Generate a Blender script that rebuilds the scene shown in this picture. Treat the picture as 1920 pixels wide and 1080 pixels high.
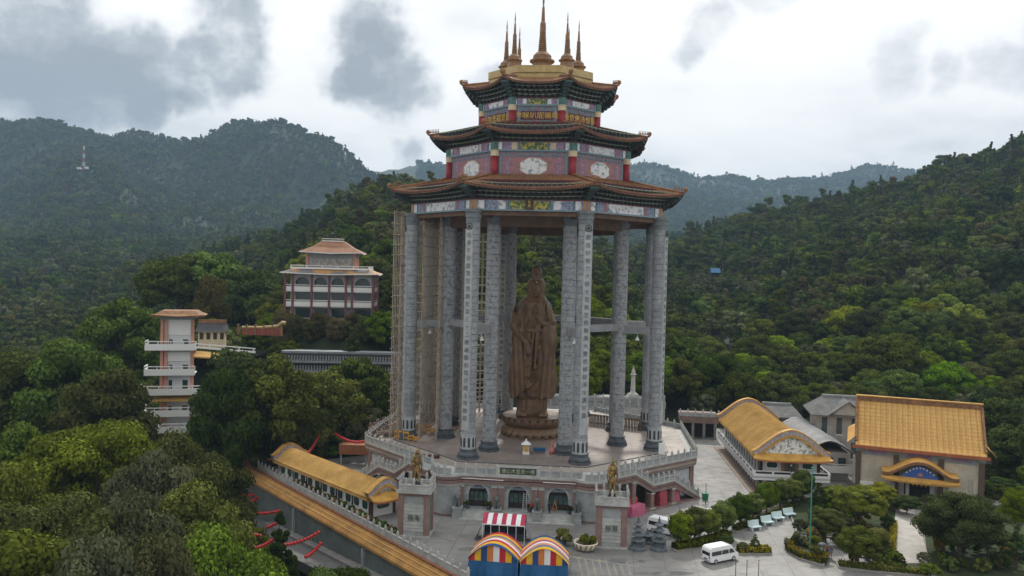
import bpy, math, random
import numpy as np
from math import sin, cos, tan, pi, radians, sqrt, hypot, atan2
from mathutils import Matrix, Vector
for o in list(bpy.data.objects): bpy.data.objects.remove(o)
SC = bpy.context.scene; COL = SC.collection
rng = np.random.default_rng(7); random.seed(7)
# ------------------------------------------------------------------ camera
F, ZC, PIT, ROLL = 1520.0, 32.44, radians(-1.25), radians(1.41)
cam = bpy.data.objects.new('camera', bpy.data.cameras.new('camera')); COL.objects.link(cam)
cam.data.sensor_width = 36; cam.data.lens = F/1920*36; cam.data.clip_start = 1; cam.data.clip_end = 12000
_f = Vector((0, cos(PIT), sin(PIT))); _u = Vector((0, -sin(PIT), cos(PIT))); _r = Vector((1, 0, 0))
R_ = cos(ROLL)*_r + sin(ROLL)*_u; U_ = -sin(ROLL)*_r + cos(ROLL)*_u
cam.matrix_world = Matrix(((R_.x, U_.x, -_f.x, 0), (R_.y, U_.y, -_f.y, 0), (R_.z, U_.z, -_f.z, ZC), (0, 0, 0, 1)))
SC.camera = cam
def ray(px, py):
    du, dv = px-960, py-540; c, s = cos(ROLL), sin(ROLL)
    u, v = (du*c+dv*s)/F, (-du*s+dv*c)/F; c, s = cos(PIT), sin(PIT)
    y, z = c+v*s, s-v*c
    return u/y, z/y                       # dx, dz per metre of depth
def at_y(px, py, Y): a, b = ray(px, py); return Vector((a*Y, Y, ZC+b*Y))
def at_z(px, py, z): a, b = ray(px, py); Y = (z-ZC)/b; return Vector((a*Y, Y, z))
# ------------------------------------------------------------------ world, sun, exposure
SUN_AZ, SUN_EL = radians(8), radians(46)      # azimuth from +Y towards +X: the sun stands behind the pavilion
SV = Vector((sin(SUN_AZ)*cos(SUN_EL), cos(SUN_AZ)*cos(SUN_EL), sin(SUN_EL)))
W = bpy.data.worlds.new('World'); SC.world = W; W.use_nodes = True
class NT:
    def __init__(s, t): s.t = t; s.n = t.nodes; s.l = t.links
    def __call__(s, typ, ins=None, **kw):
        n = s.n.new(typ)
        for k, v in kw.items(): setattr(n, k, v)
        for k, v in (ins or {}).items():
            if isinstance(v, bpy.types.NodeSocket): s.l.new(v, n.inputs[k])
            else:
                try: n.inputs[k].default_value = v
                except Exception: n.inputs[k].default_value = (*v, 1) if hasattr(v, '__len__') else (v, v, v)
        return n
    def m(s, op, a, b=0.0, c=0.0): return s('ShaderNodeMath', {0: a, 1: b, 2: c}, operation=op).outputs[0]
    def vm(s, op, a, b=None, out=0, **kw):
        d = {0: a}
        if b is not None: d[1 if op != 'SCALE' else 'Scale'] = b
        return s('ShaderNodeVectorMath', d, operation=op).outputs[out]
    def noise(s, vec=None, scale=1., detail=3., rough=.55, out='Fac', dims='3D', dist=0.):
        d = {'Scale': scale, 'Detail': detail, 'Roughness': rough, 'Distortion': dist}
        if vec is not None: d['Vector'] = vec
        return s('ShaderNodeTexNoise', d, noise_dimensions=dims).outputs[out]
    def mr(s, v, a, b, c=0., d=1., smooth=False):
        return s('ShaderNodeMapRange', {0: v, 1: a, 2: b, 3: c, 4: d}, interpolation_type='SMOOTHSTEP' if smooth else 'LINEAR').outputs[0]
    def mix(s, f, a, b, mode='MIX'):
        n = s('ShaderNodeMix', data_type='RGBA', blend_type=mode)
        for i, v in ((0, f), (6, a), (7, b)):
            if isinstance(v, bpy.types.NodeSocket): s.l.new(v, n.inputs[i])
            else: n.inputs[i].default_value = v if not hasattr(v, '__len__') else (*v[:3], 1)
        return n.outputs[2]
    def ramp(s, f, stops):
        n = s('ShaderNodeValToRGB', {0: f}); e = n.color_ramp.elements
        while len(e) < len(stops): e.new(.5)
        for q, (p, c) in zip(e, stops): q.position = p; q.color = (*c[:3], 1)
        return n.outputs[0]
def build_sky():
    W.node_tree.nodes.clear(); g = NT(W.node_tree)
    sky = g('ShaderNodeTexSky', sky_type='NISHITA', sun_disc=False, sun_elevation=SUN_EL, sun_rotation=SUN_AZ, altitude=100, air_density=1., dust_density=2.)
    d = g.vm('NORMALIZE', g('ShaderNodeTexCoord').outputs['Generated'])
    wv = g.vm('SUBTRACT', g.noise(d, 5, 2, .6, 'Color'), (.5, .5, .5))
    wf = g.vm('SUBTRACT', g.noise(d, 17, 3, .65, 'Color'), (.5, .5, .5))
    dw = g.vm('ADD', d, g.vm('ADD', g.vm('SCALE', wv, .10), g.vm('SCALE', wf, .055)))
    # clouds: soft lumps at their place in the sky, frayed by the noise above
    mask = None
    for px, py, r, st in [(-70, 120, .10, .85), (50, 115, .095, .95), (150, 140, .075, 1), (250, 148, .07, .95), (350, 138, .06, .9), (435, 120, .062, .95), (425, 55, .055, .85), (380, 15, .04, .6), (60, 40, .07, .7), (-80, 20, .08, .7),
                          (700, 70, .072, 1.), (715, 140, .072, 1.), (665, 165, .045, .8), (770, 165, .045, .6), (690, 195, .04, .5),
                          (1390, 0, .05, .34), (1440, -50, .07, .3), (1690, 108, .04, .26), (1790, 112, .035, .32), (1890, 100, .045, .36), (1980, 95, .06, .36), (1310, 85, .04, .35), (760, 290, .03, .45), (905, 140, .03, .5)]:
        c = Vector((*[0]*3,)); a, b = ray(px, py); c = Vector((a, 1, b)).normalized()
        dist = g.vm('DISTANCE', dw, tuple(c), out=1)
        k = g.mr(dist, r*1.02, r*.42, 0, st, True)
        mask = k if mask is None else g.m('MAXIMUM', mask, k)
    sep = g('ShaderNodeSeparateXYZ', {0: d}).outputs
    hz = g.m('ADD', g.m('MAXIMUM', sep[2], 0), .18)
    pl = g('ShaderNodeCombineXYZ', {0: g.m('DIVIDE', sep[0], hz), 1: g.m('DIVIDE', sep[1], hz)}).outputs[0]
    n1 = g.noise(pl, .9, 4, .55); n2 = g.noise(pl, 2.3, 4, .6)
    n3 = g.noise(d, 11, 5, .62); mask = g.m('MULTIPLY', mask, g.m('MULTIPLY', g.mr(n2, .3, .6, .62, 1.15), g.mr(n3, .34, .62, .55, 1.25)))
    gen = g.m('MULTIPLY', g.mr(n1, .46, .72, 0, .42, True), g.mr(n3, .3, .65, .45, 1.2))
    grey = g.m('MINIMUM', g.m('MAXIMUM', mask, gen), 1)
    # cloud brightness falls off away from the sun, as under a real cloudy sky
    ca = g.vm('DOT_PRODUCT', d, tuple(SV), out=1)
    glow = g.m('MULTIPLY', g.mr(ca, -.6, .95, .60, 1.0, True), g.m('MULTIPLY_ADD', g.m('MAXIMUM', g('ShaderNodeSeparateXYZ', {0: d}).outputs[2], 0), .55, 1.))   # brighter towards the zenith
    tint = g.ramp(grey, [(0, (.95, .94, .92)), (.3, (.74, .745, .75)), (.65, (.43, .455, .48)), (1, (.31, .335, .365))])
    tint = g.mix(g.mr(n2, .35, .75, 0, .6), tint, (.84, .85, .87), 'MULTIPLY')
    cl = g.vm('SCALE', tint, glow)
    cover = g.mr(n1, .26, .42, .90, .985)
    b1 = g('ShaderNodeBackground', {0: sky.outputs[0], 1: .10}); b2 = g('ShaderNodeBackground', {0: cl, 1: SKY_K})
    mx = g('ShaderNodeMixShader', {0: cover, 1: b1.outputs[0], 2: b2.outputs[0]})
    g('ShaderNodeOutputWorld', {0: mx.outputs[0]})
SKY_K = 1.2
build_sky()
W.cycles.sampling_method = 'MANUAL'; W.cycles.sample_map_resolution = 512
sun = bpy.data.objects.new('sun', bpy.data.lights.new('sun', 'SUN')); COL.objects.link(sun)
sun.data.energy = 3.0; sun.data.angle = radians(5); sun.data.color = (1, .95, .86)
sun.rotation_euler = SV.to_track_quat('Z', 'Y').to_euler()
VS = SC.view_settings; VS.view_transform = 'Standard'; VS.look = 'None'; VS.gamma = 1; VS.use_curve_mapping = False; VS.exposure = 0
SC.cycles.max_bounces = 5; SC.cycles.diffuse_bounces = 3; SC.cycles.glossy_bounces = 2; SC.cycles.transmission_bounces = 2; SC.cycles.volume_bounces = 0
SC.cycles.caustics_reflective = False; SC.cycles.caustics_refractive = False; SC.cycles.use_denoising = True; SC.cycles.sample_clamp_indirect = 4
# ------------------------------------------------------------------ materials
MATS = {}; ALB = 1.32
def mat(name, col, col2=None, scale=2., rough=.8, bump=0., bscale=None, metal=0., detail=4., spec=.3, lo=.35, hi=.65, obj_coord=False, fine=0., grime=0., gcol=(.06, .05, .035)):
    """noise-mottled surface: col <-> col2"""
    if name in MATS: return MATS[name]
    m = bpy.data.materials.new(name); m.use_nodes = True; g = NT(m.node_tree); g.n.clear()
    tc = g('ShaderNodeTexCoord').outputs['Object'] if obj_coord else g('ShaderNodeNewGeometry').outputs['Position']
    c2 = col2 or tuple(v*.7 for v in col)
    col, c2 = (tuple(min(.80, v*ALB) for v in q) for q in (col, c2))
    n = g.noise(tc, scale, detail, .6)
    base = g.mix(g.mr(n, lo, hi), col, c2)
    if fine:
        base = g.mix(g.mr(g.noise(tc, scale*7, 3, .6), .35, .7, 0, fine), base, (0.02, .02, .02))
    if grime:
        gn = g.m('MULTIPLY', g.noise(tc, .22, 6, .7), g.noise(tc, 1.7, 4, .65)); base = g.mix(g.mr(gn, .22, .38, 0, grime), base, gcol)
    p = g('ShaderNodeBsdfPrincipled', {'Base Color': base, 'Roughness': rough, 'Metallic': metal, 'Specular IOR Level': spec})
    if bump:
        b = g('ShaderNodeBump', {'Strength': bump, 'Distance': .15, 'Height': g.noise(tc, bscale or scale*3, 4, .6)}); g.l.new(b.outputs[0], p.inputs['Normal'])
    g('ShaderNodeOutputMaterial', {0: p.outputs[0]}); MATS[name] = m; return m
def leaf_mat(name, dark, light, yellow=(.11, .12, .02), yel=.25):
    m = bpy.data.materials.new(name); m.use_nodes = True; g = NT(m.node_tree); g.n.clear()
    at = g('ShaderNodeAttribute', attribute_name='tone').outputs['Fac']
    rnd = g('ShaderNodeObjectInfo').outputs['Random']
    c = g.mix(at, dark, light); c = g.mix(g.mr(rnd, 0, 1, 0, yel), c, yellow)
    hs = g('ShaderNodeHueSaturation', {'Hue': g.mr(g.m('FRACT', g.m('MULTIPLY', rnd, 7.31)), 0, 1, .46, .525), 'Saturation': g.mr(g.m('FRACT', g.m('MULTIPLY', rnd, 5.17)), 0, 1, .9, 1.2), 'Value': g.mr(g.m('FRACT', g.m('MULTIPLY', rnd, 3.77)), 0, 1, .72, 1.6), 'Color': c}).outputs[0]
    df = g('ShaderNodeBsdfDiffuse', {0: hs}); tr = g('ShaderNodeBsdfTranslucent', {0: g.mix(.5, hs, (.12, .16, .02))})
    gl = g('ShaderNodeBsdfGlossy', {0: (.5, .5, .5), 'Roughness': .5})
    a = g('ShaderNodeMixShader', {0: .14, 1: df.outputs[0], 2: tr.outputs[0]}); b = g('ShaderNodeMixShader', {0: .01, 1: a.outputs[0], 2: gl.outputs[0]})
    g('ShaderNodeOutputMaterial', {0: b.outputs[0]}); MATS[name] = m; return m
# ------------------------------------------------------------------ mesh builder
class MB:
    def __init__(s): s.v = []; s.f = []; s.mi = []; s.sm = []; s.M = None; s.cur = 0; s.smooth = False
    def add(s, vs, fs):
        o = len(s.v)
        if s.M is not None: vs = [tuple(s.M @ Vector(p)) for p in vs]
        s.v += [tuple(p) for p in vs]; s.f += [tuple(i+o for i in f) for f in fs]; s.mi += [s.cur]*len(fs); s.sm += [s.smooth]*len(fs); return s
    def box(s, x0, x1, y0, y1, z0, z1):
        return s.add([(x0, y0, z0), (x1, y0, z0), (x1, y1, z0), (x0, y1, z0), (x0, y0, z1), (x1, y0, z1), (x1, y1, z1), (x0, y1, z1)],
                     [(3, 2, 1, 0), (4, 5, 6, 7), (0, 1, 5, 4), (1, 2, 6, 5), (2, 3, 7, 6), (3, 0, 4, 7)])
    def cbox(s, c, d): return s.box(c[0]-d[0]/2, c[0]+d[0]/2, c[1]-d[1]/2, c[1]+d[1]/2, c[2]-d[2]/2, c[2]+d[2]/2)
    def prism(s, poly, z0, z1, top=None):
        n = len(poly); t = top or poly
        return s.add([(x, y, z0) for x, y in poly]+[(x, y, z1) for x, y in t], [tuple(range(n-1, -1, -1)), tuple(range(n, 2*n))]+[(i, (i+1) % n, n+(i+1) % n, n+i) for i in range(n)])
    def xprism(s, poly, y0, y1):      # polygon in x,z extruded along y
        n = len(poly)
        return s.add([(x, y0, z) for x, z in poly]+[(x, y1, z) for x, z in poly], [tuple(range(n)), tuple(range(2*n-1, n-1, -1))]+[((i+1) % n, i, n+i, n+(i+1) % n) for i in range(n)])
    def yprism(s, poly, x0, x1):      # polygon in y,z extruded along x
        n = len(poly)
        return s.add([(x0, y, z) for y, z in poly]+[(x1, y, z) for y, z in poly], [tuple(range(n-1, -1, -1)), tuple(range(n, 2*n))]+[(i, (i+1) % n, n+(i+1) % n, n+i) for i in range(n)])
    def lathe(s, prof, n=16, c=(0, 0), a0=0., cap=True):
        vs = []; fs = []; k = len(prof)
        for r, z in prof:
            vs += [(c[0]+r*cos(a0+2*pi*i/n), c[1]+r*sin(a0+2*pi*i/n), z) for i in range(n)]
        for j in range(k-1):
            fs += [(j*n+i, j*n+(i+1) % n, (j+1)*n+(i+1) % n, (j+1)*n+i) for i in range(n)]
        if cap: fs += [tuple(range(n-1, -1, -1)), tuple(range((k-1)*n, k*n))]
        return s.add(vs, fs)
    def tube(s, pts, r, n=6, r1=None, cap=True):
        pts = [Vector(p) for p in pts]; vs = []; fs = []; k = len(pts); r1 = r if r1 is None else r1
        for j, p in enumerate(pts):
            t = (pts[min(j+1, k-1)]-pts[max(j-1, 0)]).normalized(); a = t.cross(Vector((0, 0, 1)) if abs(t.z) < .9 else Vector((1, 0, 0))).normalized(); b = a.cross(t)
            rr = r+(r1-r)*j/max(k-1, 1)
            vs += [p+(a*cos(2*pi*i/n)+b*sin(2*pi*i/n))*rr for i in range(n)]
        for j in range(k-1): fs += [(j*n+i, (j+1)*n+i, (j+1)*n+(i+1) % n, j*n+(i+1) % n) for i in range(n)]
        if cap: fs += [tuple(range(n)), tuple(range(k*n-1, (k-1)*n-1, -1))]
        return s.add(vs, fs)
    def grid(s, P, flip=False):       # P[i][j] points -> quads
        a, b = len(P), len(P[0]); vs = [p for row in P for p in row]
        fs = [(i*b+j, i*b+j+1, (i+1)*b+j+1, (i+1)*b+j) for i in range(a-1) for j in range(b-1)]
        return s.add(vs, [f[::-1] for f in fs] if flip else fs)
    def ball(s, c, r, n=8, m=6, sc=(1, 1, 1)):
        vs = [(c[0], c[1], c[2]-r*sc[2])]; fs = []
        for j in range(1, m):
            t = -pi/2+pi*j/m; vs += [(c[0]+r*sc[0]*cos(t)*cos(2*pi*i/n), c[1]+r*sc[1]*cos(t)*sin(2*pi*i/n), c[2]+r*sc[2]*sin(t)) for i in range(n)]
        vs.append((c[0], c[1], c[2]+r*sc[2])); L = len(vs)-1
        for i in range(n):
            fs.append((0, 1+(i+1) % n, 1+i)); fs.append((L, L-n+i, L-n+(i+1) % n))
            fs += [(1+j*n+i, 1+j*n+(i+1) % n, 1+(j+1)*n+(i+1) % n, 1+(j+1)*n+i) for j in range(m-2)]
        return s.add(vs, fs)
    def mesh(s, name, mats):
        me = bpy.data.meshes.new(name); me.from_pydata(s.v, [], s.f)
        for m in (mats if isinstance(mats, (list, tuple)) else [mats]): me.materials.append(m)
        if any(s.mi): me.polygons.foreach_set('material_index', s.mi)
        me.polygons.foreach_set('use_smooth', s.sm); me.update(); return me
    def obj(s, name, mats, parent=None, **kw): return put(name, s.mesh(name, mats), parent, **kw)
def put(name, data, parent=None, loc=None, rz=None, kind=None, label=None, cat=None, group=None, scale=None, rot=None):
    o = bpy.data.objects.new(name, data); COL.objects.link(o)
    if parent is not None: o.parent = parent
    if loc is not None: o.location = loc
    if rz is not None: o.rotation_euler = (0, 0, rz)
    if rot is not None: o.rotation_euler = rot
    if scale is not None: o.scale = scale if hasattr(scale, '__len__') else (scale,)*3
    for k, v in (('kind', kind), ('label', label), ('category', cat), ('group', group)):
        if v: o[k] = v
    return o
def thing(name, label, cat, loc=(0, 0, 0), rz=0, group=None, scale=None): return put(name, None, None, loc, rz, None, label, cat, group, scale)
def copy_tree(o, parent=None, **kw):
    c = o.copy(); COL.objects.link(c); c.parent = parent
    for k, v in kw.items():
        if k == 'loc': c.location = v
        elif k == 'rz': c.rotation_euler = (0, 0, v)
        elif k == 'scale': c.scale = v if hasattr(v, '__len__') else (v,)*3
        elif k == 'label': c['label'] = v
        elif k == 'group': c['group'] = v
    for ch in list(o.children): copy_tree(ch, c)
    return c
def mesh_np(name, v, f, mats, tone=None, smooth=False):   # v (n,3), f (m,4) or (m,3)
    me = bpy.data.meshes.new(name); n, k = f.shape
    me.vertices.add(len(v)); me.vertices.foreach_set('co', np.asarray(v, np.float32).ravel())
    me.loops.add(n*k); me.loops.foreach_set('vertex_index', f.astype(np.int32).ravel())
    me.polygons.add(n); me.polygons.foreach_set('loop_start', np.arange(0, n*k, k, dtype=np.int32)); me.polygons.foreach_set('loop_total', np.full(n, k, np.int32))
    me.polygons.foreach_set('use_smooth', np.full(n, smooth))
    for m in (mats if isinstance(mats, (list, tuple)) else [mats]): me.materials.append(m)
    if tone is not None:
        a = me.attributes.new('tone', 'FLOAT', 'FACE'); a.data.foreach_set('value', np.asarray(tone, np.float32))
    me.update(calc_edges=True); return me
# ------------------------------------------------------------------ terrain
AZ = [-900, -300, 0, 150, 300, 480, 600, 700, 830, 1000, 1180, 1350, 1500, 1640, 1780, 1920, 2250, 2800]
DP = [20, 60, 100, 150, 190, 206, 220, 300, 420, 600, 850, 1300, 1900, 2500, 3200, 4500, 6000]
TZ = np.array([
 #-900 -300   0  150  300  480  600  700  830 1000 1180 1350 1500 1640 1780 1920 2250 2800
 [-30, -30, -30, -30, -30, -30, -30, -30, -28, -26, -24, -20, -20, -20, -20, -20, -20, -20],
 [-30, -28, -28, -28, -28, -26, -24, -22, -18, -12,  -8,  -8,  -8,  -8,  -8,  -8, -8, -8],
 [-30, -27, -27, -27, -26, -23, -20, -18, -17,  -8,  -8,  -8,  -8,  -8,  -8,  -8, -8, -8],
 [-28, -25, -23, -22, -20, -18, -17, -10,  -8,  -8,  -8,  -8,  -8,  -8,  -8,  -8, -8, -8],
 [-25, -20, -19, -17, -12, -14.5, -9.5, -7.2, -7.2, -7.2, -7.2, -7.2, -7.2, -7.2, -7.2, -7, -6, -5],
 [-23, -18, -17, -15,  -6,  -8, -7.2, -7.2, -7.2, -7.2, -7.2, -7.2, -7.2, -7.2, -7.2, -6, -2, -1],
 [-22, -16, -16, -14,   0,   6,  12,  11,   8,   2,  -3,  -6,  -6,  -6,  -5,  -3,  2,  4],
 [-24, -20, -20, -19, -12,   4,  24,  26,  22,  15,   5,  -4,   2,   8,  12,  16, 24, 28],
 [-20, -17, -17, -15,  -9,   9,  42,  52,  50,  40,  15,  10,  26,  36,  46,  56, 76, 84],
 [-10,  -7,  -7,  -5,   5,  30,  63,  88,  86,  62,  30,  36,  60,  76,  92, 112, 150, 165],
 [  8,  10,   8,  14,  18,  36,  50,  62,  66,  55,  43,  74,  96, 113, 135, 159, 212, 232],
 [ 60,  64,  56,  66,  60,  68,  75,  70,  66,  60,  58,  66,  86, 104, 124, 148, 190, 200],
 [185, 193, 160, 238, 165, 149, 119, 103, 100, 100, 100, 100, 110, 125, 135, 150, 180, 190],
 [437, 457, 447, 408, 405, 460, 400, 307, 237, 190, 170, 160, 170, 170, 170, 170, 180, 180],
 [400, 410, 390, 360, 340, 370, 350, 330, 310, 300, 300, 300, 300, 300, 290, 280, 270, 270],
 [502, 502, 502, 502, 502, 502, 502, 518, 535, 530, 560, 545, 556, 580, 500, 502, 502, 502],
 [150]*18], float)
# the far ridge between pavilion and right hill rolls
AZt = (np.array(AZ)-960)/F; LD = np.log(DP)
def _crom(p0, p1, p2, p3, t):
    m1, m2 = (p2-p0)*.4, (p3-p1)*.4; t2 = t*t; t3 = t2*t
    return (2*t3-3*t2+1)*p1+(t3-2*t2+t)*m1+(-2*t3+3*t2)*p2+(t3-t2)*m2
def vnoise(x, y, s=0):
    xi, yi = np.floor(x).astype(np.int64), np.floor(y).astype(np.int64); fx, fy = x-xi, y-yi
    h = lambda a, b: ((((a*374761393+b*668265263+s*1274126177) & 0x7fffffff) ^ (((a*374761393+b*668265263+s*1274126177) & 0x7fffffff) >> 13))*1103515245 & 0x7fffffff)/0x7fffffff
    ux, uy = fx*fx*(3-2*fx), fy*fy*(3-2*fy)
    return (h(xi, yi)*(1-ux)+h(xi+1, yi)*ux)*(1-uy)+(h(xi, yi+1)*(1-ux)+h(xi+1, yi+1)*ux)*uy
def terr(x, y):
    x = np.atleast_1d(np.asarray(x, float)); y = np.maximum(np.atleast_1d(np.asarray(y, float)), 20.01)
    a = np.clip(x/y, AZt[0]+1e-6, AZt[-1]-1e-6); d = np.clip(np.log(y), LD[0]+1e-6, LD[-1]-1e-6)
    i = np.clip(np.searchsorted(AZt, a)-1, 0, len(AZt)-2); j = np.clip(np.searchsorted(LD, d)-1, 0, len(LD)-2)
    ta = (a-AZt[i])/(AZt[i+1]-AZt[i]); td = (d-LD[j])/(LD[j+1]-LD[j])
    ci = lambda q: np.clip(q, 0, len(AZt)-1); cj = lambda q: np.clip(q, 0, len(LD)-1)
    rows = [_crom(*[TZ[cj(j+q), ci(i+p)] for p in (-1, 0, 1, 2)], ta) for q in (-1, 0, 1, 2)]
    z = _crom(*rows, td)
    k = np.clip((y-230)/500, 0, 1)
    z = z+k*(22*(vnoise(x/170, y/170, 1)-.5)+14*(vnoise(x/70, y/70, 2)-.5))*np.clip(y/900, .35, 2.2)
    k2 = np.clip((y-3500)/600, 0, 1)*np.clip((6000-y)/1200, 0, 1); z = z+k2*(74*(vnoise(x/680, y*0+3, 4)-.5)+40*(vnoise(x/240, y*0+9, 5)-.5))
    return z
def tz(x, y): return float(terr(x, y)[0])
def build_terrain():
    ys = np.exp(np.linspace(math.log(22), math.log(5900), 190)); aa = np.linspace(AZt[0], AZt[-1], 190)
    Y, A = np.meshgrid(ys, aa, indexing='ij'); X = A*Y; Z = terr(X.ravel(), Y.ravel()).reshape(X.shape)
    v = np.stack([X, Y, Z], -1).reshape(-1, 3); n, m = X.shape
    q = (np.arange(n-1)[:, None]*m+np.arange(m-1)[None]).ravel(); f = np.stack([q, q+1, q+m+1, q+m], -1)
    mt = mat('forest_soil', (.016, .026, .008), (.022, .03, .012), .05, .95, fine=.3)
    put('terrain', mesh_np('terrain', v, f, mt, smooth=True), kind='structure')
build_terrain()
# ------------------------------------------------------------------ trees
LEAF = [leaf_mat('leaf_dark', (.013, .025, .007), (.07, .105, .024)), leaf_mat('leaf_mid', (.024, .042, .008), (.12, .165, .028)),
        leaf_mat('leaf_pale', (.035, .052, .012), (.16, .19, .045), yel=.5), leaf_mat('leaf_bright', (.05, .095, .008), (.19, .28, .025), yel=.2),
        leaf_mat('leaf_olive', (.03, .038, .014), (.12, .125, .04), (.14, .11, .04), .5), leaf_mat('leaf_grey', (.03, .043, .02), (.15, .17, .08), (.13, .13, .07), .4),
        leaf_mat('leaf_yellow', (.10, .11, .015), (.26, .24, .03), (.24, .2, .03), .4), leaf_mat('leaf_lime', (.09, .14, .01), (.27, .34, .03), yel=.1), leaf_mat('leaf_dry', (.12, .07, .02), (.30, .17, .05), (.3, .2, .08), .4)]
BARK = mat('bark', (.09, .07, .05), (.05, .04, .03), 3, .95, obj_coord=True)
def crown_np(r, n_clump, n_leaf, R, H, z0, leaf, shape='round', flat=.75, seed=0, clr=None):
    """leaf-sized faces on many clumps that fill a crown; returns verts, quads, tone"""
    g = np.random.default_rng(seed); cs = []; rs = []
    for i in range(n_clump):
        th = g.uniform(0, 2*pi); u = g.uniform(-.6, 1)
        if shape == 'cone':
            h = g.uniform(0, 1); rr = (1-h)**.8*R*g.uniform(.55, 1); c = (rr*cos(th), rr*sin(th), z0+h*H); k = R*.30*(1-.6*h)
        elif shape == 'column':
            h = g.uniform(0, 1); rr = R*g.uniform(.2, .8)*(1-.5*h*h); c = (rr*cos(th), rr*sin(th), z0+h*H); k = R*.4
        else:
            q = g.uniform(.45, 1)**.6; w = sqrt(max(0, 1-u*u)); c = (R*q*w*cos(th)*.82, R*q*w*sin(th)*.82, z0+H*(.42+.5*q*u)); k = R*g.uniform(.2, .36)
        cs.append(c); rs.append(k*(clr or 1))
    cs = np.array(cs); rs = np.array(rs); ci = g.integers(0, n_clump, n_leaf)
    d = g.normal(size=(n_leaf, 3)); d[:, 2] = d[:, 2]*.8+.35; d /= np.linalg.norm(d, axis=1)[:, None]
    p = cs[ci]+d*(rs[ci]*g.uniform(.7, 1.08, n_leaf))[:, None]*np.array([1, 1, flat])
    nn = d+g.normal(size=(n_leaf, 3))*.45; nn /= np.linalg.norm(nn, axis=1)[:, None]
    a = np.cross(nn, g.normal(size=(n_leaf, 3))); a /= np.linalg.norm(a, axis=1)[:, None]; b = np.cross(nn, a)
    L = (leaf*g.uniform(.6, 1.4, n_leaf))[:, None]
    v = np.stack([p-a*L, p-b*L*.55+nn*L*.1, p+a*L, p+b*L*.55-nn*L*.1], 1).reshape(-1, 3)
    f = np.arange(4*n_leaf).reshape(-1, 4)
    cube = np.array([(x, y, z) for x in (-1, 1) for y in (-1, 1) for z in (-1, 1)])*.577; cf = np.array([(0, 1, 3, 2), (4, 6, 7, 5), (0, 4, 5, 1), (2, 3, 7, 6), (0, 2, 6, 4), (1, 5, 7, 3)])  # opaque cube added inside each clump to block light and darken the crown
    cv = (cs[:, None, :]+cube[None]*(rs*.72)[:, None, None]*np.array([1, 1, flat])).reshape(-1, 3)
    f = np.concatenate([f, (cf[None]+8*np.arange(n_clump)[:, None, None]).reshape(-1, 4)+len(v)]); v = np.concatenate([v, cv])
    ct = g.uniform(0, 1, n_clump); tone = np.concatenate([np.clip(.62*ct[ci]+.38*g.uniform(0, 1, n_leaf), 0, 1), np.zeros(6*n_clump)+.3])
    return v, f, tone, cs
def trunk_mb(H, R, z0, cs, r0, seed, n_limb=7):
    g = random.Random(seed); m = MB(); m.smooth = True; top = Vector((g.uniform(-.1, .1)*R, g.uniform(-.1, .1)*R, z0+H*.6))
    m.tube([(0, 0, -1.2), (g.uniform(-.15, .15), g.uniform(-.15, .15), z0*.5), (top.x*.6, top.y*.6, z0+H*.2), top], r0, 7, r0*.25)
    for c in list(cs)[:n_limb]:
        b = Vector((top.x*.5, top.y*.5, z0*g.uniform(.6, 1.1))); c = Vector(c); mid = b.lerp(c, .5)+Vector((0, 0, -.06*H))
        m.tube([b, mid, c], r0*.42, 5, r0*.1)
    return m
TREES = []     # (trunk mesh, crown mesh, height, radius)
def proto(seed, H, R, z0, nc, nl, leaf, lm, shape='round', flat=.75, clr=None, nlimb=7):
    v, f, t, cs = crown_np(None, nc, nl, R, H-z0, z0, leaf, shape, flat, seed, clr)
    TREES.append((trunk_mb(H-z0, R, z0, cs, max(.16, H*.022), seed, nlimb).mesh('trunk', BARK), mesh_np('crown', v, f, LEAF[lm], t), H, R))
#      seed H   R   z0  clumps leaves leaf  mat
for fine in (0, 1):          # 0-7 for the middle distance, 8-15 with smaller leaves for near trees
    q, n = (.7, 1.8) if not fine else (.40, 4.6)
    for a in ((1, 14, 6.5, 3.5, 46, 9000, .40, 0), (2, 13, 6.0, 3.5, 40, 8000, .40, 1), (3, 11, 5.0, 3.0, 34, 7000, .36, 2), (4, 13, 6.5, 3.0, 40, 9000, .38, 3, 'round', .6), (5, 15, 4.0, 2.5, 40, 6500, .38, 0, 'cone'), (6, 12, 5.0, 1.5, 60, 8000, .38, 4, 'column', .9), (7, 16, 7.5, 5.0, 52, 10000, .43, 1, 'round', .6), (8, 9, 4.2, 2.0, 30, 6000, .32, 5)):
        a = list(a); a[0] += 20*fine; a[4] = int(a[4]*(1.3+.7*fine)); a[5] = int(a[5]*n); a[6] *= q; proto(*a, clr=.88 if not fine else .78)
def tree(k, x, y, z=None, s=1., rz=None, label='', group=None, cat='tree', name='broadleaf_tree', sz=1.):
    tm, cm, H, R = TREES[k]
    t = thing(name, label, cat, (x, y, (tz(x, y) if z is None else z)), random.uniform(0, 6.28) if rz is None else rz, group, (s, s, s*sz))
    put('trunk', tm, t); put('crown', cm, t); return t
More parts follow.
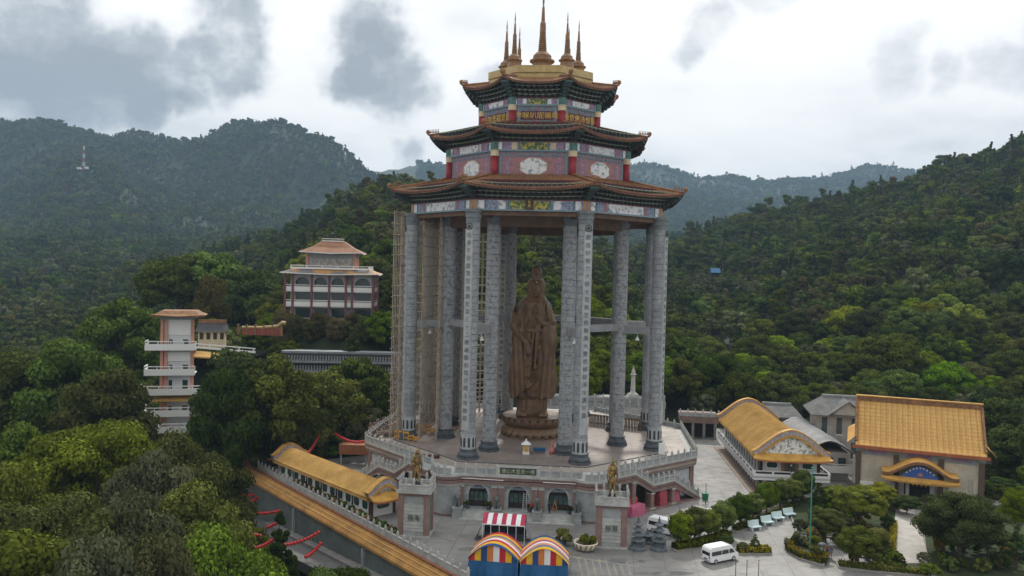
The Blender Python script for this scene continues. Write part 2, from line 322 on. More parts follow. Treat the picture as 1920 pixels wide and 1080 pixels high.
# far woods: one mass per hillside, low-cost crowns set out on the slopes
PALEB = mat('pale_bark', (.24, .21, .17), (.15, .13, .10), 2, .9, obj_coord=True)
def far_protos():
    c = bpy.data.collections.new('far_crowns')
    for i, (R, H, lm, sh) in enumerate([(6, 10, 0, 'round'), (5.5, 9, 1, 'round'), (4, 7, 2, 'round'), (3.4, 14, 0, 'cone'), (8, 10, 1, 'round'), (4.5, 10, 5, 'round'), (5, 9, 4, 'round'), (3.2, 12, 1, 'column'), (6.5, 11, 0, 'round'), (3.2, 6, 3, 'round'), (7.5, 9, 0, 'round'), (2.6, 9, 4, 'column')]):
        v, f, t, cs = crown_np(None, 26, 2200, R, H, 1., .52, sh, .8, 100+i, .9)
        z_up = (0, 0, 0, 1., 0, 3., 0, 1.5, 3.2, 0, 0, 2.)[i]; v[:, 2] += z_up; m = trunk_mb(H, R, 2+z_up, cs+np.array((0, 0, z_up)), .32, i, 4); n0 = len(v); tv = np.array(m.v); tq = np.array([q if len(q) == 4 else (q[0], q[1], q[2], q[-1]) for q in m.f]); v = np.concatenate([v, tv]); f = np.concatenate([f, tq+n0]); t = np.concatenate([t, np.ones(len(tq))])
        me = mesh_np('far_crown', v, f, [LEAF[lm], PALEB], t); me.polygons.foreach_set('material_index', [0]*(len(f)-len(tq))+[1]*len(tq)); o = bpy.data.objects.new('far_crown_%d' % i, me); c.objects.link(o)
    return c
FARC = far_protos()
def mid_protos():
    c = bpy.data.collections.new('mid_crowns')
    for i, k in enumerate((0, 0, 1, 1, 2, 6, 7, 4, 3)):
        o = bpy.data.objects.new('mid_crown_%d' % i, TREES[k][1]); c.objects.link(o)
    return c
MIDC = mid_protos()
def gn_forest(name, pts, rot, scl, label, FARC=FARC):
    me = bpy.data.meshes.new(name); me.from_pydata([tuple(p) for p in pts], [], [])
    for nm, arr in (('rot', rot), ('scl', scl)):
        a = me.attributes.new(nm, 'FLOAT', 'POINT'); a.data.foreach_set('value', np.asarray(arr, np.float32))
    o = put(name, me, kind='stuff', label=label, cat='forest')
    ng = bpy.data.node_groups.new(name, 'GeometryNodeTree'); ng.interface.new_socket('Geometry', in_out='INPUT', socket_type='NodeSocketGeometry'); ng.interface.new_socket('Geometry', in_out='OUTPUT', socket_type='NodeSocketGeometry')
    n = ng.nodes; l = ng.links; gi = n.new('NodeGroupInput'); go = n.new('NodeGroupOutput'); ip = n.new('GeometryNodeInstanceOnPoints')
    ci = n.new('GeometryNodeCollectionInfo'); ci.inputs[0].default_value = FARC; ci.inputs['Separate Children'].default_value = True; ci.inputs['Reset Children'].default_value = True
    def at(nm):
        a = n.new('GeometryNodeInputNamedAttribute'); a.data_type = 'FLOAT'; a.inputs['Name'].default_value = nm; return a.outputs[0]
    cx = n.new('ShaderNodeCombineXYZ'); l.new(at('rot'), cx.inputs[2]); sx = n.new('ShaderNodeCombineXYZ')
    s = at('scl'); [l.new(s, sx.inputs[q]) for q in range(3)]
    rv = n.new('FunctionNodeRandomValue'); rv.data_type = 'INT'; rv.inputs[4].default_value = 0; rv.inputs[5].default_value = len(FARC.objects)-1
    l.new(gi.outputs[0], ip.inputs['Points']); l.new(ci.outputs[0], ip.inputs['Instance']); ip.inputs['Pick Instance'].default_value = True
    l.new(rv.outputs[2], ip.inputs['Instance Index']); l.new(cx.outputs[0], ip.inputs['Rotation']); l.new(sx.outputs[0], ip.inputs['Scale']); l.new(ip.outputs[0], go.inputs[0])
    md = o.modifiers.new('scatter', 'NODES'); md.node_group = ng
    return o
FAR_Y0 = 330
def plant_mid():
    g = np.random.default_rng(12); st = 8.2; X, Y = np.meshgrid(np.arange(-290, 290, st), np.arange(216, FAR_Y0, st)); X = X.ravel()+g.uniform(-.5, .5, X.size)*st; Y = Y.ravel()+g.uniform(-.5, .5, Y.size)*st; a = X/Y; px = 960+F*a
    k = (np.abs(a) < .76) & ~((X > -72) & (X < -36) & (Y > 212) & (Y < 258)) & ~((px < 540) & (Y < 240)); X, Y = X[k], Y[k]
    S = np.clip(np.exp(g.normal(-.2, .3, X.size)), .42, 1.4); gn_forest('forest_near_slope', np.stack([X, Y, terr(X, Y)-.5], 1), g.uniform(0, 6.28, X.size), S, 'near green woods on the slopes just behind the pavilion and halls', MIDC); print('mid', len(X))
def plant_far():
    g = np.random.default_rng(11); bands = [(FAR_Y0, 700, 7.6, .92), (700, 1300, 9.4, 1.1), (1300, 2650, 11.5, 1.15), (2650, 3700, 17, 1.6), (3700, 4750, 22, 1.8)]
    groups = {'forest_west_hill': [], 'forest_middle_ridge': [], 'forest_east_hill': [], 'forest_far_ridge': []}
    for y0, y1, st, sc in bands:
        xm = y1*.82; X, Y = np.meshgrid(np.arange(-xm, xm, st), np.arange(y0, y1, st)); X = X.ravel(); Y = Y.ravel()
        X = X+g.uniform(-.55, .55, X.size)*st; Y = Y+g.uniform(-.55, .55, Y.size)*st; a = X/Y
        k = (a > -.76) & (a < .76) & ((Y < 1300) | (Y > 2650) | (a < .32)) & ((Y < 2650) | ((a > -.12) & (a < .5))); X, Y, a = X[k], Y[k], a[k]
        # clearings
        k = vnoise(X/90, Y/90, 21) < .93; X, Y, a = X[k], Y[k], a[k]
        Z = terr(X, Y)-1.; S = sc*np.clip(np.exp(g.normal(-.05, .3, X.size)), .45, 1.65)*(.7+.55*vnoise(X/130, Y/130, 8))
        for nm, sel in (('forest_far_ridge', Y > 2650), ('forest_west_hill', (Y < 2650) & (a < -.26)), ('forest_middle_ridge', (Y < 2650) & (a >= -.26) & (a < .15)), ('forest_east_hill', (Y < 2650) & (a >= .15))):
            if sel.any(): groups[nm].append(np.stack([X[sel], Y[sel], Z[sel], S[sel]], 1))
    lab = {'forest_west_hill': 'hazy forest over the long hill left of the pavilion', 'forest_middle_ridge': 'green forest on the ridge rising behind the pavilion',
           'forest_east_hill': 'dark dense forest over the steep hill right of the pavilion', 'forest_far_ridge': 'pale blue forested ridge farthest away under the clouds'}
    for nm, L in groups.items():
        P = np.concatenate(L); gn_forest(nm, P[:, :3], g.uniform(0, 6.28, len(P)), P[:, 3], lab[nm]); print(nm, len(P))
plant_far()
plant_mid()
# ------------------------------------------------------------------ haze
def build_haze():
    m = bpy.data.materials.new('haze_air'); m.use_nodes = True; g = NT(m.node_tree); g.n.clear()
    v = g('ShaderNodeVolumePrincipled', {'Color': (.44, .66, .90), 'Density': .000105, 'Anisotropy': .0})
    g('ShaderNodeOutputMaterial', {'Volume': v.outputs[0]}); b = MB(); b.box(-5400, 5400, -60, 5950, -60, 800)
    b.obj('haze', m, kind='stuff', label='thin blue air haze over the whole valley', cat='haze')
build_haze()
# ------------------------------------------------------------------ the pavilion
STONE = mat('column_stone', (.30, .315, .328), (.215, .23, .245), .5, .8, .8, 2.2, fine=.35, grime=.35, gcol=(.1, .105, .11))
STONE_L = mat('inscription_stone', (.34, .355, .36), (.26, .275, .285), .8, .75, fine=.12)
STONE_D = mat('column_base_stone', (.085, .10, .115), (.05, .06, .07), 1.5, .6)
CARVE = mat('carved_stone', (.30, .315, .328), (.17, .18, .195), 1.5, .85, 1., 1.6, lo=.5, hi=.64, fine=.3, grime=.35, gcol=(.1, .105, .11))  # second colour paints the shade of the carved recesses as darker patches
JOINT = mat('dark_joint', (.05, .055, .06), (.03, .03, .035), 2, .9)
CONC = mat('grey_concrete', (.24, .25, .26), (.17, .175, .18), .6, .85, fine=.2)
TILE_O = mat('orange_tile', (.255, .13, .06), (.17, .085, .045), .9, .7, spec=.2, fine=.2, grime=.6)
TILE_E = mat('tile_end_dark', (.10, .035, .03), (.06, .02, .025), 3, .5)
RED = mat('red_lacquer', (.24, .022, .03), (.18, .018, .025), .8, .45)
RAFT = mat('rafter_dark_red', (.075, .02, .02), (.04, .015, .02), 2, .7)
GREEN_D = mat('bracket_green', (.032, .046, .043), (.028, .028, .034), 2.5, .7)
GREEN_L = mat('bracket_edge', (.25, .245, .165), (.12, .165, .14), 2.2, .7)
TURQ = mat('turquoise_block', (.09, .18, .16), (.05, .11, .10), 2, .7)
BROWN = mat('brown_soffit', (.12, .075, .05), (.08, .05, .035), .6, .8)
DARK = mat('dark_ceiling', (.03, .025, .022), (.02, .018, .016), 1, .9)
GOLDP = mat('gold_paint', (.36, .27, .11), (.27, .19, .07), 1.2, .45, spec=.5)
GOLD_L = mat('gold_leaf', (.55, .38, .10), (.40, .25, .06), 2, .35, metal=.4)
CREAM = mat('cream_paint', (.52, .44, .30), (.42, .35, .24), 1, .8)
WHITEP = mat('white_panel', (.55, .56, .57), (.22, .25, .28), 1.3, .8, lo=.5, hi=.62)
BLUEP = mat('blue_panel', (.10, .14, .24), (.28, .30, .36), 2.2, .8)
PINKP = mat('pink_panel', (.30, .15, .15), (.18, .13, .145), 2., .8, lo=.42, hi=.62)
GREYP = mat('greyblue_panel', (.17, .20, .24), (.10, .11, .14), 3., .8)
DRAGP = mat('dragon_panel', (.36, .31, .07), (.06, .11, .07), 2.0, .7, lo=.46, hi=.54)
ORNG = mat('orange_panel', (.38, .17, .06), (.30, .20, .12), 2.5, .8)
VIOP = mat('violet_panel', (.18, .10, .20), (.30, .22, .30), 2.5, .8)
BLACKP = mat('black_stone', (.025, .027, .03), (.015, .016, .02), 2, .4)
C8, S8 = cos(pi/8), sin(pi/8)
TH = radians(-5.43); PC = Vector((4.84, 160.74, 0))
def text_mb(txt, size, mat_, ext=.02, vertical=False, pitch=None):
    """mesh of the characters, centred in x, standing in the x-z plane and facing -y; vertical sets them one below another"""
    cu = bpy.data.curves.new('lettering', 'FONT'); cu.size = size; cu.extrude = ext; cu.align_x = 'CENTER'; cu.resolution_u = 2
    cu.body = '\n'.join(txt) if vertical else txt
    if vertical and pitch: cu.space_line = pitch/size
    o = bpy.data.objects.new('lettering', cu); COL.objects.link(o); dg = bpy.context.evaluated_depsgraph_get()
    me = bpy.data.meshes.new_from_object(o.evaluated_get(dg)); bpy.data.objects.remove(o); me.transform(Matrix.Rotation(pi/2, 4, 'X')); me.materials.clear(); me.materials.append(mat_); return me
def rot8(j): return Matrix.Rotation(j*pi/4, 4, 'Z')
PAV = thing('pavilion', 'tall octagonal stone-columned pavilion with three tiers of orange tiled eaves', 'pavilion', PC, TH)
def vert(k, R): a = -pi/2-pi/8+k*pi/4; return R*cos(a), R*sin(a), a
CT = 42.66
INS = ['化身千百度眾生悲願宏深三十二應遍塵剎恆沙國土現慈容', '觀音妙智力大慈大悲救苦救難廣大靈感楊枝淨水灑甘露', '普門示現尋聲救苦慈航普渡法雨常施自在莊嚴無量光', '慧日高懸圓通自在靈山一脈佛法無邊海印三昧永流芳']
def build_columns():
    H0, H1, ND = 4.4, 40.5, 34; dh = (H1-H0)/ND
    d = MB(); d.smooth = False; d.lathe([(1.10, 0), (1.225, .045), (1.225, dh-.045), (1.10, dh)], 20)
    drum = d.mesh('drum', STONE); drumc = d.mesh('drum', CARVE)
    b = MB(); b.lathe([(1.95, 0), (1.95, .45)], 8, a0=pi/8); b.lathe([(1.6, .45), (1.78, .6), (1.78, .95), (1.5, 1.1), (1.45, 1.5), (1.55, 1.6), (1.55, 1.75)], 20); base = b.mesh('base', STONE_D)
    p = MB(); p.lathe([(1.30, 1.75), (1.30, 4.2), (1.38, 4.25), (1.38, 4.4)], 20); pl = p.mesh('plinth', STONE_L)
    n = MB()
    for i in range(10):
        n.M = Matrix.Rotation(2*pi*i/10, 4, 'Z'); n.xprism([(-.20, 2.1), (.20, 2.1), (.20, 3.4), (.1, 3.75), (-.1, 3.75), (-.20, 3.4)], -1.325, -1.27)
    niche = n.mesh('niche', JOINT)
    c = MB(); c.lathe([(1.26, 40.5), (1.26, 41.2), (1.4, 41.3), (1.4, 41.7), (1.3, 41.75), (1.3, 42.1), (1.5, 42.2), (1.5, CT)], 20); cap = c.mesh('capital', mat('capital_stone', (.15, .17, .18), (.10, .115, .12), 1.2, .8))
    s = MB(); s.lathe([(1.22, H0), (1.22, H1)], 20); shaft = s.mesh('shaft', STONE); s2 = s.mesh('shaft', CARVE)
    pan = MB(); pan.box(-.62, .62, -1.30, -1.02, 5.0, 39.2); pan.box(-.70, -.62, -1.33, -1.02, 4.9, 39.3); pan.box(.62, .70, -1.33, -1.02, 4.9, 39.3); panel = pan.mesh('inscription_panel', STONE_L)
    em = MB(); em.M = Matrix.Translation((0, -1.27, 39.75)) @ Matrix.Rotation(pi/2, 4, 'X'); em.lathe([(.62, 0), (.62, .09), (.5, .09), (.5, .04)], 18, cap=False); em.lathe([(.25, 0), (.25, .1)], 10); emb = em.mesh('emblem', JOINT)
    ink = mat('inscription_ink', (.05, .057, .065), (.08, .088, .095), 2, .8); glyph = {}
    def write(col, t, ry):
        for i, ch in enumerate(t):
            if ch not in glyph: glyph[ch] = text_mb(ch, .92, ink, .012)
            p = Matrix.Rotation(ry, 4, 'Z') @ Vector((0, -1.315, 37.9-i*1.3)); put('inscription_character', glyph[ch], col, p, ry)
    for ring, R in (('outer', 25.), ('inner', 17.74)):
        for k in range(8):
            x, y, a = vert(k, R); near = k in (0, 1, 2, 7)
            col = put('outer_column' if ring == 'outer' else 'inner_column', base, PAV, (x, y, 0), a+pi/2)
            put('capital', cap, col)
            if ring == 'outer':
                put('plinth', pl, col); put('niche_band', niche, col, kind='stuff'); put('inscription_panel', panel, col); put('emblem', emb, col)
                near and write(col, INS[k % 4], 0)
                if k in (4, 5): put('inscription_panel', panel, col, None, pi); write(col, INS[k % 4], pi)
                dm, sh = drum, shaft
            else:
                q = MB(); q.lathe([(1.24, 1.75), (1.24, 4.4)], 20); put('plinth', q.mesh('plinth', CARVE), col); dm, sh = drumc, s2
            if near:
                for i in range(ND): put('drum', dm, col, (0, 0, H0+i*dh), (i*2.4) % 6.28)
            else: put('shaft', sh, col)
    # beams half way up: radial ones, and ring beams between the inner columns (open to the front)
    br = MB(); br.box(-.65, .65, -23.9, -18.8, 21.2, 22.6); rb = br.mesh('tie_beam', CONC)
    for k in range(8): put('tie_beam', rb, PAV, None, -pi/8+k*pi/4)
    r2 = MB(); r2.box(-5.7, 5.7, -17.74*C8-.55, -17.74*C8+.55, 21.6, 22.9); rb2 = r2.mesh('ring_beam', CONC)
    for j in range(1, 8): put('ring_beam', rb2, PAV, None, j*pi/4)
    lm = MB(); lm.lathe([(.06, 1.2), (.06, .75), (.12, .7), (.42, 0)], 10); lb = lm.mesh('lamp_bell', mat('white_metal', (.8, .8, .8), (.7, .7, .7), 1, .4))
    for k in range(8):
        x, y, a = vert(k, 21.2); put('lamp_bell', lb, PAV, (x, y, 20.0))
build_columns()
def fx(u, R): return u*R*S8
def face_box(m, R, u0, u1, z0, z1, out=.05, inn=.25): m.box(fx(u0, R), fx(u1, R), -R*C8-out, -R*C8+inn, z0, z1)
TINY = {'bracket_row', 'bracket_cap_row', 'rafter_row', 'tile_end_row', 'ridge_finial', 'lintel_flower'}
def per_face(name, mb, mats, faces=range(8), parent=None):
    me = mb.mesh(name, mats); return [put(name, me, parent or PAV, None, j*pi/4, 'stuff' if name in TINY else None) for j in faces]
def bump_octagon(m, R, z0, z1, c, w, h, out):   # lozenge medallion
    P = [(c+w*cos(t)*(1 if abs(cos(t)) > .3 else 1), h*sin(t)) for t in [pi/8+pi/4*i for i in range(8)]]
    m.xprism([(x, (z0+z1)/2+z) for x, z in P], -R*C8-out, -R*C8)
def tier(Rw, zw0, zf0, zf1, Rf, Rt, zt, zm, Rin, zin, nb, lv):
    N, M = 28, 7
    def lip(t):
        ap = Rt*C8-.5*(1-t*t); return (t*Rt*S8, -ap, zm+(zt-zm)*abs(t)**2.6)
    def surf(t, s):
        x0, y0, z0 = t*Rin*S8, -Rin*C8, zin; x1, y1, z1 = lip(t)
        return (x0+(x1-x0)*s, y0+(y1-y0)*s, z1+(z0-z1)*(1-s)**1.12)
    ts = np.linspace(-1, 1, N+1); ss = np.linspace(0, 1, M)
    roof = MB(); roof.smooth = True
    roof.grid([[surf(t, s) for t in ts] for s in ss])
    roof.grid([[lip(t) for t in ts], [(lip(t)[0], lip(t)[1]+.05, lip(t)[2]-.34) for t in ts]])
    roof.smooth = False
    ends = MB(); nr = int(2*Rt*S8/.46); 
    for i in range(nr+1):
        x = (-1+2*(i+.5)/(nr+1))*Rt*S8*.985; q = []
        for s in np.linspace(1, 0, 7):
            hw = (Rin+(Rt-Rin)*s)*S8
            if abs(x) > hw+.02: break
            X, Y, Z = surf(x/hw, s); q.append((x, Y, Z))
        if len(q) > 1:
            vs = []
            for X, Y, Z in q: vs += [(X-.12, Y, Z), (X, Y, Z+.15), (X+.12, Y, Z)]
            roof.add(vs, [(j*3+a, j*3+a+1, j*3+a+4, j*3+a+3) for j in range(len(q)-1) for a in (0, 1)]+[(0, 2, 1)])
        X, Y, Z = lip(x/(Rt*S8)); ends.M = Matrix.Translation((X, Y+.02, Z-.06)) @ Matrix.Rotation(pi/2, 4, 'X'); ends.lathe([(.17, 0), (.17, .1)], 7)
    # hip ridge on the left corner of every face, with finial row
    hip = MB(); hip.smooth = True; pts = [surf(-1, s) for s in np.linspace(0, 1, 9)]; e = Vector(pts[-1])-Vector(pts[-2]); pts.append(tuple(Vector(pts[-1])+Vector((e.x, e.y, .25+abs(e.z))).normalized()*.35))
    hip.tube([(x, y, z+.18) for x, y, z in pts], .30, 6, .2)
    fin = MB(); p0, p1 = Vector(pts[-1]), Vector(pts[-4])
    for i in range(7): c = p0.lerp(p1, .06+i*.11); fin.lathe([(.10, c.z+.3), (.13, c.z+.6), (.05, c.z+.75), (.08, c.z+.95), (0.01, c.z+1.05)], 5, (c.x, c.y))
    fin.ball((p0.x, p0.y, p0.z+.55), .38, 7, 5, (1, 1, 1.2))
    per_face('eave_roof', roof, TILE_O); per_face('tile_end_row', ends, TILE_E); per_face('hip_ridge', hip, TILE_O); per_face('ridge_finial', fin, TILE_O)
    # underside boards, rafters
    sof = MB(); zs = zf1+.3+nb*.5
    sof.grid([[(lip(t)[0]*.995, lip(t)[1]+.12, lip(t)[2]-.36) for t in ts], [(t*(Rf+.9)*S8, -(Rf+.9)*C8, zs+.5+(zt-zm)*.45*abs(t)**2.6) for t in ts]], True)
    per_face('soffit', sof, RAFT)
    raf = MB(); nr = int(2*Rt*S8/.5)
    for i in range(nr):
        t = -1+2*(i+.5)/nr; X, Y, Z = lip(t); x1, y1 = t*(Rf+1.2)*S8, -(Rf+1.2)*C8; z1 = zs+.42+(zt-zm)*.45*abs(t)**2.6
        raf.tube([(X, Y+.15, Z-.46), (x1, y1, z1)], .12, 4)
    per_face('rafter_row', raf, mat('rafter_teal', (.05, .08, .075), (.06, .035, .03), 1.5, .7))
    # bracket sets
    bg, bl = MB(), MB(); Rb1 = Rt-1.55
    for r in range(nb):
        f = (r+.3)/nb; R = Rf+.15+(Rb1-Rf)*f; z = zf1+.12+(zs-zf1+.4)*r/nb; n = int(2*R*S8/.98)
        for i in range(n):
            t = -1+2*(i+.5+(r % 2)*.25)/n
            if abs(t) > .985: continue
            x = t*R*S8; zz = z+(zt-zm)*.32*abs(t)**2.6; dz = (zs-zf1+.4)/nb
            bg.box(x-.12, x+.12, -R*C8-.32, -R*C8+.5, zz, zz+dz*.6); bg.box(x-.30, x+.30, -R*C8-.22, -R*C8-.08, zz+dz*.3, zz+dz*.62)
            bl.box(x-.19, x+.19, -R*C8-.40, -R*C8-.2, zz+dz*.58, zz+dz*.84); bl.box(x-.44, x-.26, -R*C8-.30, -R*C8-.05, zz+dz*.60, zz+dz*.84); bl.box(x+.26, x+.44, -R*C8-.30, -R*C8-.05, zz+dz*.60, zz+dz*.84)
        bg.box(-R*S8, R*S8, -R*C8+.1, -R*C8+.6, z, z+.16)
    per_face('bracket_row', bg, GREEN_D); per_face('bracket_cap_row', bl, GREEN_L)
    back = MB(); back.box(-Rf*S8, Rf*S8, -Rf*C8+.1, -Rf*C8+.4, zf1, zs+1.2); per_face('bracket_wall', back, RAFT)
    cb, ct_ = MB(), MB()
    for k in range(nb+1):
        f = k/nb; L = (Rt-1.2-Rf)*f+.5; z = zf1+.15+(zt-.9-zf1)*k/(nb+1)
        cb.box(-.30-.12*k, .30+.12*k, -Rf-L, -Rf+.4, z, z+.34); ct_.box(-.36-.12*k, .36+.12*k, -Rf-L-.05, -Rf-L+.25, z+.34, z+.48)
    ct_.box(-.5, .5, -Rt+.75, -Rt+1.5, zt-.95, zt-.45); cb.yprism([(-Rt+.8, zt-.5), (-Rf-.3, zt-1.0), (-Rf-.3, zt-1.35), (-Rt+.9, zt-.9)], -.2, .2)
    m1, m2 = cb.mesh('corner_bracket', GREEN_D), ct_.mesh('corner_bracket_cap', TURQ)
    for k in range(8): o = put('corner_bracket', m1, PAV, None, -pi/8+k*pi/4); put('corner_bracket_cap', m2, o)
    # frieze boards
    fr = MB(); fr.box(-Rf*S8, Rf*S8, -Rf*C8, -Rf*C8+.5, zf0, zf1); per_face('frieze_board', fr, BLUEP)
    rr = MB(); rr.box(-Rf*S8-.03, Rf*S8+.03, -Rf*C8-.08, -Rf*C8+.1, zf1-.02, zf1+.2); per_face('frieze_rail', rr, mat('red_rail', (.20, .05, .05), (.14, .06, .05), 2, .7))
    rr = MB(); rr.box(-Rf*S8-.02, Rf*S8+.02, -Rf*C8-.06, -Rf*C8+.1, zf0-.12, zf0+.06); per_face('frieze_sill', rr, mat('teal_trim', (.12, .22, .24), (.2, .26, .28), 2, .7))
    def strip(u0, u1, mt, nm, faces, out=.04, zz=.16):
        b = MB(); face_box(b, Rf, u0, u1, zf0+zz, zf1-zz*.6, out, .05); per_face(nm, b, mt, faces)
    ev, od = (0, 2, 4, 6), (1, 3, 5, 7)
    for sgn in (-1, 1):
        S = lambda a, b_: (min(sgn*a, sgn*b_), max(sgn*a, sgn*b_))
        strip(*S(.93, .99), TURQ if lv > 1 else ORNG, 'painted_post', range(8), .07, .05)
        strip(*S(.80, .90), WHITEP, 'flower_panel', range(8)); strip(*S(.765, .785), TURQ, 'panel_border', range(8), .05)
        strip(*S(.60, .74), BLUEP if lv == 1 else VIOP, 'painted_panel', range(8)); strip(*S(.42, .56), CREAM if lv == 2 else WHITEP, 'flower_panel', ev)
        strip(*S(.355, .38), TURQ, 'panel_border', ev, .05); strip(*S(.50, .57), PINKP, 'painted_panel', od)
    strip(-.34, .34, DRAGP, 'dragon_panel', ev, .06); strip(-.46, .46, WHITEP, 'landscape_panel', od, .06)
# lower tier: frieze above the columns
tier(25., 0, CT, 44.35, 25.3, 29.3, 47.1, 46.15, 18.3, 49.5, 4, 1)
tier(18., 49.5, 53.7, 55.2, 18.4, 22.15, 57.5, 56.55, 12.2, 59.85, 4, 2)
tier(11.8, 59.8, 62.9, 64.1, 12.2, 15.95, 67.5, 66.5, 10.4, 68.4, 4, 3)
def build_upper():
    # underside of the lower tier: ring beams and ceiling
    b = MB(); b.box(-25.6*S8, 25.6*S8, -25.35*C8+.55, -25.35*C8+1.4, 41.75, CT+.6); per_face('column_ring_beam', b, BROWN)
    b = MB(); b.box(-17.9*S8, 17.9*S8, -17.9*C8-.5, -17.9*C8+.6, 40.2, 43.4); per_face('inner_ring_beam', b, BROWN)
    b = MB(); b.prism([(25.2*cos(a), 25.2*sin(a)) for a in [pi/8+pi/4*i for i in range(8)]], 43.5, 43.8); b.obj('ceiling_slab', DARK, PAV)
    b = MB(); b.box(-.4, .4, -24.6, -17.9, 41.6, 43.0); me = b.mesh('ceiling_beam', BROWN)
    for k in range(8): put('ceiling_beam', me, PAV, None, -pi/8+k*pi/4)
    # walls of the two upper storeys
    for lv, Rw, z0, z1 in ((2, 18., 48.6, 53.7), (3, 11.8, 58.8, 62.9)):
        w = MB(); face_box(w, Rw, -1, 1, z0, z1+1.2, 0, .5); per_face('storey_wall', w, GREYP)
        c = MB(); c.smooth = True; c.lathe([(.72, z0), (.72, z1-1.0)], 16); c1 = c.mesh('red_pillar', RED)
        c = MB(); c.lathe([(.76, z1-1.0), (.76, z1-.2), (.82, z1-.15), (.82, z1)], 16); c2 = c.mesh('pillar_band', CREAM)
        c = MB(); c.lathe([(.78, z1), (.78, z1+1.4)], 8); c3 = c.mesh('pillar_head', TURQ)
        for k in range(8):
            x, y, a = vert(k, Rw+.1); o = put('red_pillar', c1, PAV, (x, y, 0)); put('pillar_band', c2, o); put('pillar_head', c3, o)
        R = Rw
        if lv == 2:
            p = MB(); face_box(p, R, -.80, .80, z0, z1-1.05, .05); per_face('pink_panel', p, PINKP)
            p = MB(); [face_box(p, R, a, b_, z0, z1-.9, .07) for a, b_ in ((-.87, -.83), (.83, .87))]; per_face('panel_border', p, mat('teal_trim', (1, 1, 1)))
            p = MB(); [face_box(p, R, a, b_, z0, z1-1.3, .09) for a, b_ in ((-.70, -.62), (.62, .70))]; per_face('scroll_panel', p, VIOP)
            p = MB(); face_box(p, R, -.9, .9, z1-.95, z1-.1, .06); per_face('lintel_panel', p, GREYP)
            p = MB(); [face_box(p, R, -.85+i*.155, -.85+i*.155+.05, z1-.75, z1-.3, .10) for i in range(12)]; per_face('lintel_flower', p, PINKP)
            p = MB(); w_, h_ = 2.45, 1.55; bump_octagon(p, R, 49.2, 52.6, 0, w_, h_, .11); per_face('medallion', p, WHITEP)
            p = MB(); bump_octagon(p, R, 49.2, 52.6, 0, w_+.14, h_+.14, .08); per_face('medallion_rim', p, CREAM)
        else:
            p = MB(); face_box(p, R, -.74, .74, z0+.9, z1-.15, .08); per_face('sign_panel', p, GREYP)
            p = MB()
            for a in ((-.78, -.74), (.74, .78)): face_box(p, R, *a, z0+.9, z1-.05, .14)
            face_box(p, R, -.78, .78, z1-.18, z1-.05, .14); per_face('sign_frame', p, mat('grey_frame', (.3, .33, .34), (.22, .26, .28), 2, .7))
            p = MB(); face_box(p, R, -.66, .66, 60.2, 61.85, .10); per_face('sign_field', p, mat('crimson_field', (.12, .025, .035), (.07, .05, .08), 3, .7))
            [per_face('lotus_boss', MB().ball((0, -R*C8-.1, zz), .32, 7, 5, (1.2, .5, 1)), PINKP) for zz in (62.2, 59.9)]
            tx = [text_mb(t, 1.36, GOLD_L, .06) for t in ('吽咪叭呢嘛唵', '皈依佛法僧寶', '大慈悲觀世音')]
            for j in range(8): put('sign_lettering', tx[(0, 1, 2)[j % 3] if j not in (0, 1, 7) else {0: 0, 1: 1, 7: 2}[j]], PAV, Matrix.Rotation(j*pi/4, 4, 'Z') @ Vector((0, -R*C8-.17, 60.5)), j*pi/4)
    # plaque on the frieze of the front
    p = MB(); p.box(-.62, .62, -25.3*C8-.55, -25.3*C8-.3, 42.75, 44.6); pq = p.obj('plaque', mat('plaque_brown', (.10, .05, .03), (.06, .03, .02), 2, .6), PAV)
    p = MB(); p.box(-.42, .42, -25.3*C8-.58, -25.3*C8-.55, 43.0, 44.35); p.obj('plaque_field', BLACKP, pq)
    t = text_mb('普照', .55, GOLD_L, .02, True, .62); put('plaque_lettering', t, pq, (0, -25.3*C8-.6, 43.78))
    # gold drum on top and spires
    oct_ = lambda R: [(R*cos(a), R*sin(a)) for a in [pi/8+pi/4*i for i in range(8)]]
    for z0, z1, R in ((67.4, 68.9, 10.9), (68.9, 69.2, 10.6), (69.2, 70.5, 10.9)):
        b = MB(); b.prism(oct_(R), z0, z1); b.obj('crown_drum', GOLDP, PAV)
    def spire(name, x, y, z, H, r):
        prof = [(r*1.08, 0), (r*1.04, .04*H), (r*.88, .13*H), (r*.84, .16*H), (r*1.1, .18*H), (r*1.1, .195*H), (r*.82, .21*H), (r*.8, .25*H), (r*.5, .29*H), (r*.34, .30*H)]
        z_ = .30*H
        for i in range(9): q = r*(.34-.012*i); prof += [(q*1.12, z_+.004*H), (q*1.12, z_+.016*H), (q*.86, z_+.02*H), (q*.86, z_+.024*H)]; z_ += .024*H
        prof += [(r*.27, z_), (r*.25, .62*H), (r*.17, .64*H), (r*.11, .80*H), (r*.06, .82*H), (r*.09, .87*H), (.02, H)]
        m = MB(); m.lathe(prof, 14); o = m.obj(name, mat('spire_gold', (.19, .105, .038), (.12, .06, .025), 1.2, .45, spec=.5), PAV, loc=(x, y, z)); return o
    spire('central_spire', 0, 0, 70.5, 17.2, 2.25)
    for a in (-135, -45, 0, 45, 90, 135, 180): spire('corner_spire', 7.1*cos(radians(a)), 7.1*sin(radians(a)), 70.45, 11.4, 1.42)
    b = MB(); b.prism(oct_(8), 70.4, 70.8); b.obj('roof_deck', GOLDP, PAV)
build_upper()
